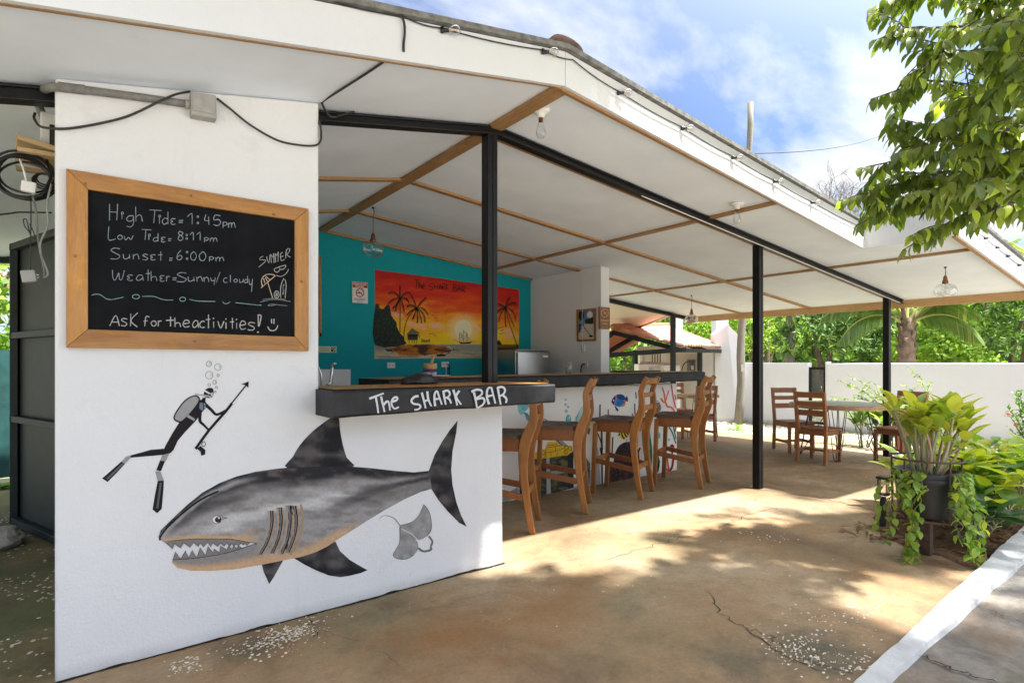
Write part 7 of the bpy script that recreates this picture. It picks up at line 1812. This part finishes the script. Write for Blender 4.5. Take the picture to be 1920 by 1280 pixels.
# ---------------------------------------------------------------- trees beyond the walls
def far_tree(name, base, ells, n_cl, per, L, Wd, c1, c2, c3, label, seed, style='whorl', pc=.15, group='trees beyond the boundary wall', trunk=.14, droop=.35):
    global RNG
    RNG = np.random.default_rng(seed); random.seed(seed); base = Vector(base); t = thing(name, base, label, 'tree', group)
    C = []; Dn = []
    vol = [e[3] * e[4] * e[5] for e in ells]; tot = sum(v ** .67 for v in vol)
    for e, v in zip(ells, vol):
        m = int(n_cl * v ** .67 / tot); d = unit(m); r = (.62 + .38 * RNG.random(m)) ** .6 * (1 + .18 * np.sin(d[:, 0] * 5 + e[0]) * np.cos(d[:, 1] * 4 + e[1]))
        keep = d[:, 2] > -.75
        C.append((np.array(e[:3])[None] + d * np.array(e[3:])[None] * r[:, None])[keep]); Dn.append(d[keep])
    C = np.concatenate(C); Dn = np.concatenate(Dn); n = len(C)
    tone = .7 + .6 * RNG.random(n)
    Ci = np.repeat(C, per, 0); Di = np.repeat(Dn, per, 0); N_ = n * per
    if style == 'whorl':
        D = unit(N_) + Di * .55 + np.array([[0, 0, .1]]); P = Ci + unit(N_) * L * .12
    else:
        D = unit(N_) + Di * .25; P = Ci + unit(N_) * L * 1.5 * RNG.random((N_, 1))
    cols = leafcols(N_, c1, c2, c3, pc) * np.repeat(tone, per)[:, None]
    V = leaf_arrays(P, D, Di + unit(N_) * .8 + np.array([[0, 0, .4]]), L * (.65 + .6 * RNG.random(N_)), Wd * (.8 + .4 * RNG.random(N_)), cols, droop, 3 if L < .25 else 4)
    build_np('crown', [V], M_far, t)
    mb = MB()
    for e in ells[:5]:
        m_ = Vector(e[:3]); b0 = base + Vector((random.gauss(0, .05), random.gauss(0, .05), 0)); pts = catmull([b0, b0.lerp(m_, .45) + Vector((random.gauss(0, .15), random.gauss(0, .15), 0)), m_ + Vector((0, 0, e[5] * .3))], 4); mb.tube(pts, [trunk * (1 - .75 * i / (len(pts) - 1)) for i in range(len(pts))], 7)
    mb.build('trunk', M_bark, t, True); return t
def el(u, v, d, ru, rv, rd=1.2):
    p = pD(u, v, d); s = d / FPX; return (p.x, p.y, p.z, ru * s, rd * ru * s, rv * s)
def gb(u, d): p = pD(u, 700, d); return (p.x, p.y, -.1)
MG1, MG2, MG3 = (.06, .135, .035), (.14, .25, .06), (.30, .44, .08)
BG1, BG2, BG3 = (.17, .33, .045), (.34, .52, .07), (.48, .60, .09)
far_tree('mango_tree', gb(1850, 14), [el(1850, 590, 14, 95, 70), el(1930, 560, 14, 80, 80), el(1790, 650, 13.6, 40, 45), el(1900, 670, 13.3, 110, 36), el(2040, 600, 14.5, 110, 100)], 620, 13, .26, .052, MG1, MG2, MG3, 'large dark mango tree with drooping leaf whorls at the right above the wall', 3)
far_tree('mango_tree', gb(1560, 15), [el(1560, 640, 15, 85, 60), el(1620, 610, 15, 60, 55), el(1520, 600, 15.5, 55, 45), el(1640, 660, 14.5, 45, 40), el(1580, 560, 16, 80, 50)], 560, 13, .25, .05, MG1, MG2, MG3, 'dark mango tree behind the narrow gate and round table', 4)
far_tree('leafy_tree', gb(1750, 13.2), [el(1745, 650, 13.2, 60, 45), el(1770, 620, 13.6, 45, 45), el(1715, 670, 13, 40, 28), el(1800, 680, 13, 50, 22)], 330, 16, .12, .075, BG1, BG2, BG3, 'bright yellow green bush between the palm and the mango tree', 5, 'loose', .25, trunk=.05)
far_tree('leafy_tree', gb(1440, 19), [el(1440, 620, 19, 60, 60), el(1400, 600, 20, 50, 60), el(1480, 590, 20, 45, 60), el(1440, 560, 21, 70, 50)], 480, 16, .15, .06, BG1, BG2, BG3, 'light green feathery tree behind the tall utility pole', 6, 'loose', .2)
far_tree('leafy_tree', gb(1305, 20), [el(1305, 620, 20, 50, 50), el(1340, 590, 21, 50, 50), el(1270, 600, 21, 55, 50)], 420, 16, .15, .065, BG1, BG2, BG3, 'light green tree between the two white columns', 7, 'loose', .2)
far_tree('leafy_tree', gb(1200, 18.5), [el(1215, 600, 18.5, 60, 40), el(1160, 660, 18, 60, 40), el(1220, 670, 18, 40, 35)], 430, 16, .15, .065, (.06, .13, .025), BG1, BG2, 'green tree behind the tiled canopy', 8, 'loose', .2)
far_tree('leafy_tree', gb(2000, 17), [el(1985, 520, 17, 70, 70), el(1925, 500, 18, 40, 36)], 330, 14, .16, .07, (.08, .17, .03), BG2, BG3, 'green treetop showing above the roof at the right edge', 9, 'loose')
# wood behind everything: reads as one mass
RNG = np.random.default_rng(77); k = 17000; uu = RNG.uniform(980, 2250, k); vv = 690 - RNG.random(k) ** .8 * (170 + 40 * np.sin(uu * .02)); dd = RNG.uniform(24, 31, k)
x_ = (uu - 960) / FPX; P = np.stack([(.8 * x_ + .6) * dd, (-.6 * x_ + .8) * dd, HC + (681 - vv) / FPX * dd], 1)
cl_ = leafcols(k, (.08, .17, .035), (.2, .34, .06), (.36, .48, .08), .15) * (.65 + .7 * (np.sin(uu * .11) * np.cos(vv * .13 + uu * .03) * .5 + .5))[:, None]
fw = build_np('woods', [leaf_arrays(P, unit(k), unit(k) + np.array([[-.4, -.6, .6]]), .42 + .3 * RNG.random(k), .22, cl_, .3, 4)], M_far); fw['kind'] = 'stuff'
mb = MB(); pts = [pD(u, 690, 33) for u in range(860, 2500, 60)]; n = len(pts)
mb.add([Vector((p.x, p.y, -.1)) for p in pts] + [Vector((p.x * 1.12, p.y * 1.12, 4.0 + .8 * math.sin(i * 1.7))) for i, p in enumerate(pts)], [(i, i + 1, n + i + 1, n + i) for i in range(n - 1)])
o = mb.build('hill', plain('wooded_slope', (.05, .10, .03), .95, .6, 1.5, .8, 3, 0, .1, .3), None, True); o['kind'] = 'structure'
# coconut palm
pm = thing('coconut_palm', gb(1700, 11.6), 'young coconut palm with a stout ringed trunk behind the white wall', 'palm tree'); b = Vector(gb(1700, 11.6)); top = pD(1697, 596, 11.6)
mb = MB(); prof = []
for i in range(26):
    t = i / 25; z = -.1 + (top.z + .1) * t; r = .125 + .035 * math.sin(t * 3.2) + .012 * (i % 3 == 0); prof.append((r, z))
mb.lathe(prof, (b.x, b.y, 0), 16)
for i in range(18):
    a = i * 2.4; z = top.z - .9 + .05 * i; mb.bar((b.x + .11 * math.cos(a), b.y + .11 * math.sin(a), z), (b.x + .19 * math.cos(a), b.y + .19 * math.sin(a), z + .28), .08, .025)
mb.build('trunk', plain('palm_bark', (.20, .14, .10), .9, .4, 9, .8, 14, 0, .2, .02), pm, True)
sets = []; sm = MB(); random.seed(15)
for (az, el_, ln, bend) in [(i * 41 + random.uniform(-8, 8), random.uniform(.75, 1.4), random.uniform(2.3, 3.2), random.uniform(.5, .9)) for i in range(13) if not 195 < i * 41 % 360 < 262] + [(142, .9, 1.7, 1.7), (128, 1.05, 1.9, 1.5), (312, .9, 1.7, 1.7), (325, 1.05, 1.9, 1.5), (300, 1.2, 2.2, 1.2)]:
    d = Vector((math.cos(R(az)) * math.cos(el_), math.sin(R(az)) * math.cos(el_), math.sin(el_))); p = Vector((b.x, b.y, top.z - .2)); pts = [p.copy()]; n = 12
    for i in range(n):
        d = (d + Vector((0, 0, -bend * .115))).normalized(); p = p + d * ln / n; pts.append(p.copy())
    sm.tube(pts, [.035 * (1 - .85 * i / n) for i in range(n + 1)], 6, col=(.40, .42, .12))
    P = []; D = []; Nn = []; Ls = []
    for i in range(2, n):
        for f in np.linspace(0, 1, 6, endpoint=False):
            q = pts[i].lerp(pts[i + 1], f); dd_ = (pts[i + 1] - pts[i]).normalized(); s = dd_.cross(Vector((0, 0, 1))).normalized(); tt = (i + f) / n
            for sg__ in (-1, 1): P.append(q); D.append(s * sg__ * .8 + dd_ * .7 + Vector((0, 0, -.25))); Nn.append((0, 0, 1)); Ls.append(.62 * math.sin(math.pi * min(1, .15 + .85 * tt)) + .12)
    k = len(P); sets.append(leaf_arrays(P, D, Nn, np.array(Ls), .034, leafcols(k, (.09, .17, .035), (.18, .28, .055), (.30, .32, .09), .12), .35, 4))
build_np('crown', sets, M_far, pm); sm.build('frond_stalks', M_stem, pm, True, cols=True)
# second palm showing above the eave
p2b = Vector(gb(1905, 12)); pm2 = thing('coconut_palm', p2b, 'taller palm whose fronds show above the eave at the right', 'palm tree'); top = pD(1960, 500, 12.2); mb = MB(); mb.tube(catmull([p2b, p2b.lerp(top, .5), top], 5), [.14] * 11, 10); mb.build('trunk', M_bark, pm2, True); sets = []; sm = MB()
for (az, el_, ln) in [(95, .55, 2.2), (115, .75, 2.2), (130, .35, 2.1), (80, .95, 2.0), (150, .6, 2.2), (200, .5, 2.2), (260, .5, 2.2), (320, .5, 2.2), (20, .5, 2.2), (108, .28, 2.0)]:
    d = Vector((math.cos(R(az)) * math.cos(el_), math.sin(R(az)) * math.cos(el_), math.sin(el_))); p = top.copy(); pts = [p.copy()]; n = 10
    for i in range(n): d = (d + Vector((0, 0, -.07))).normalized(); p = p + d * ln / n; pts.append(p.copy())
    sm.tube(pts, [.022 * (1 - .85 * i / n) for i in range(n + 1)], 5, col=(.40, .42, .12)); P = []; D = []; Ls = []
    for i in range(1, n):
        for f in np.linspace(0, 1, 5, endpoint=False):
            q = pts[i].lerp(pts[i + 1], f); dd_ = (pts[i + 1] - pts[i]).normalized(); s = dd_.cross(Vector((0, 0, 1))).normalized(); tt = (i + f) / n
            for sg__ in (-1, 1): P.append(q); D.append(s * sg__ * .7 + dd_ * .8 + Vector((0, 0, -.1))); Ls.append(.5 * math.sin(math.pi * min(1, .2 + .8 * tt)) + .1)
    k = len(P); sets.append(leaf_arrays(P, D, np.tile([[0, 0, 1.]], (k, 1)), np.array(Ls), .028, leafcols(k, (.14, .18, .07), (.26, .30, .12)), .2, 4))
build_np('crown', sets, M_far, pm2); sm.build('frond_stalks', M_stem, pm2, True, cols=True)
# bare tree
bt = thing('bare_tree', gb(1530, 26), 'leafless tree with fine branching twigs against the sky', 'tree'); mb = MB(); random.seed(33)
def grow(p, d, l, r, depth):
    pts = [p]; n = 4
    for i in range(n):
        d = (d + Vector((random.gauss(0, .13), random.gauss(0, .13), random.gauss(.03, .08)))).normalized(); pts.append(pts[-1] + d * l / n)
    mb.tube(pts, [r * (1 - .45 * i / n) for i in range(n + 1)], 5 if depth > 2 else 4, caps=False)
    if depth == 0: return
    for k in range(3 if depth > 1 else 4):
        i = random.randint(2, n); dd_ = (d + Vector((random.gauss(0, .55), random.gauss(0, .55), random.gauss(.05, .35)))).normalized(); grow(pts[i], dd_, l * random.uniform(.58, .8), r * .62, depth - 1)
b = Vector(gb(1530, 26))
for dx, dy in ((-.35, .2), (.2, .35), (.42, -.28), (-.1, -.4), (.0, .05)): grow(b + Vector((0, 0, 3)), Vector((dx, dy, 1)), 2.9, .085, 5)
mb.tube([b, b + Vector((0, 0, 3.1))], [.22, .16], 8); mb.build('branches', plain('bare_bark', (.20, .17, .15), .9, .3, 10, 0), bt, True)
# foliage behind the teal fence at the far left
far_tree('leafy_tree', (-1.4, 9.4, -.1), [(-1.3, 9.2, 1.7, .55, .6, .75), (-.9, 9.6, 2.3, .6, .6, .6), (-1.9, 9.4, 2.2, .7, .7, .8), (-.75, 9.1, 1.2, .35, .3, .5)], 300, 14, .12, .07, (.10, .22, .03), (.22, .38, .05), (.36, .5, .07), 'bright green garden shrub with pink blooms above the teal fence', 12, 'loose', .2, None, .05)
q = pD(6, 525, 8.2); mb = MB(); random.seed(2)
for _ in range(90): mb.boxm(Matrix.Translation(q + Vector((random.gauss(0, .14), random.gauss(0, .1), random.gauss(0, .12)))) @ Matrix.Rotation(random.random() * 3, 4, 'X') @ Matrix.Rotation(random.random() * 3, 4, 'Y'), .05, .05, .006)
o = mb.build('pink_blossom', plain('pink_petal', (.62, .26, .26), .6, .2), None); o['kind'] = 'stuff'
q = pZ(8, 915, 0); rosette(q, 12, .16, .09, 'low light green plant at the foot of the teal fence', (.12, .26, .04), (.22, .38, .06))
print('faces', sum(len(m.polygons) for m in bpy.data.meshes))
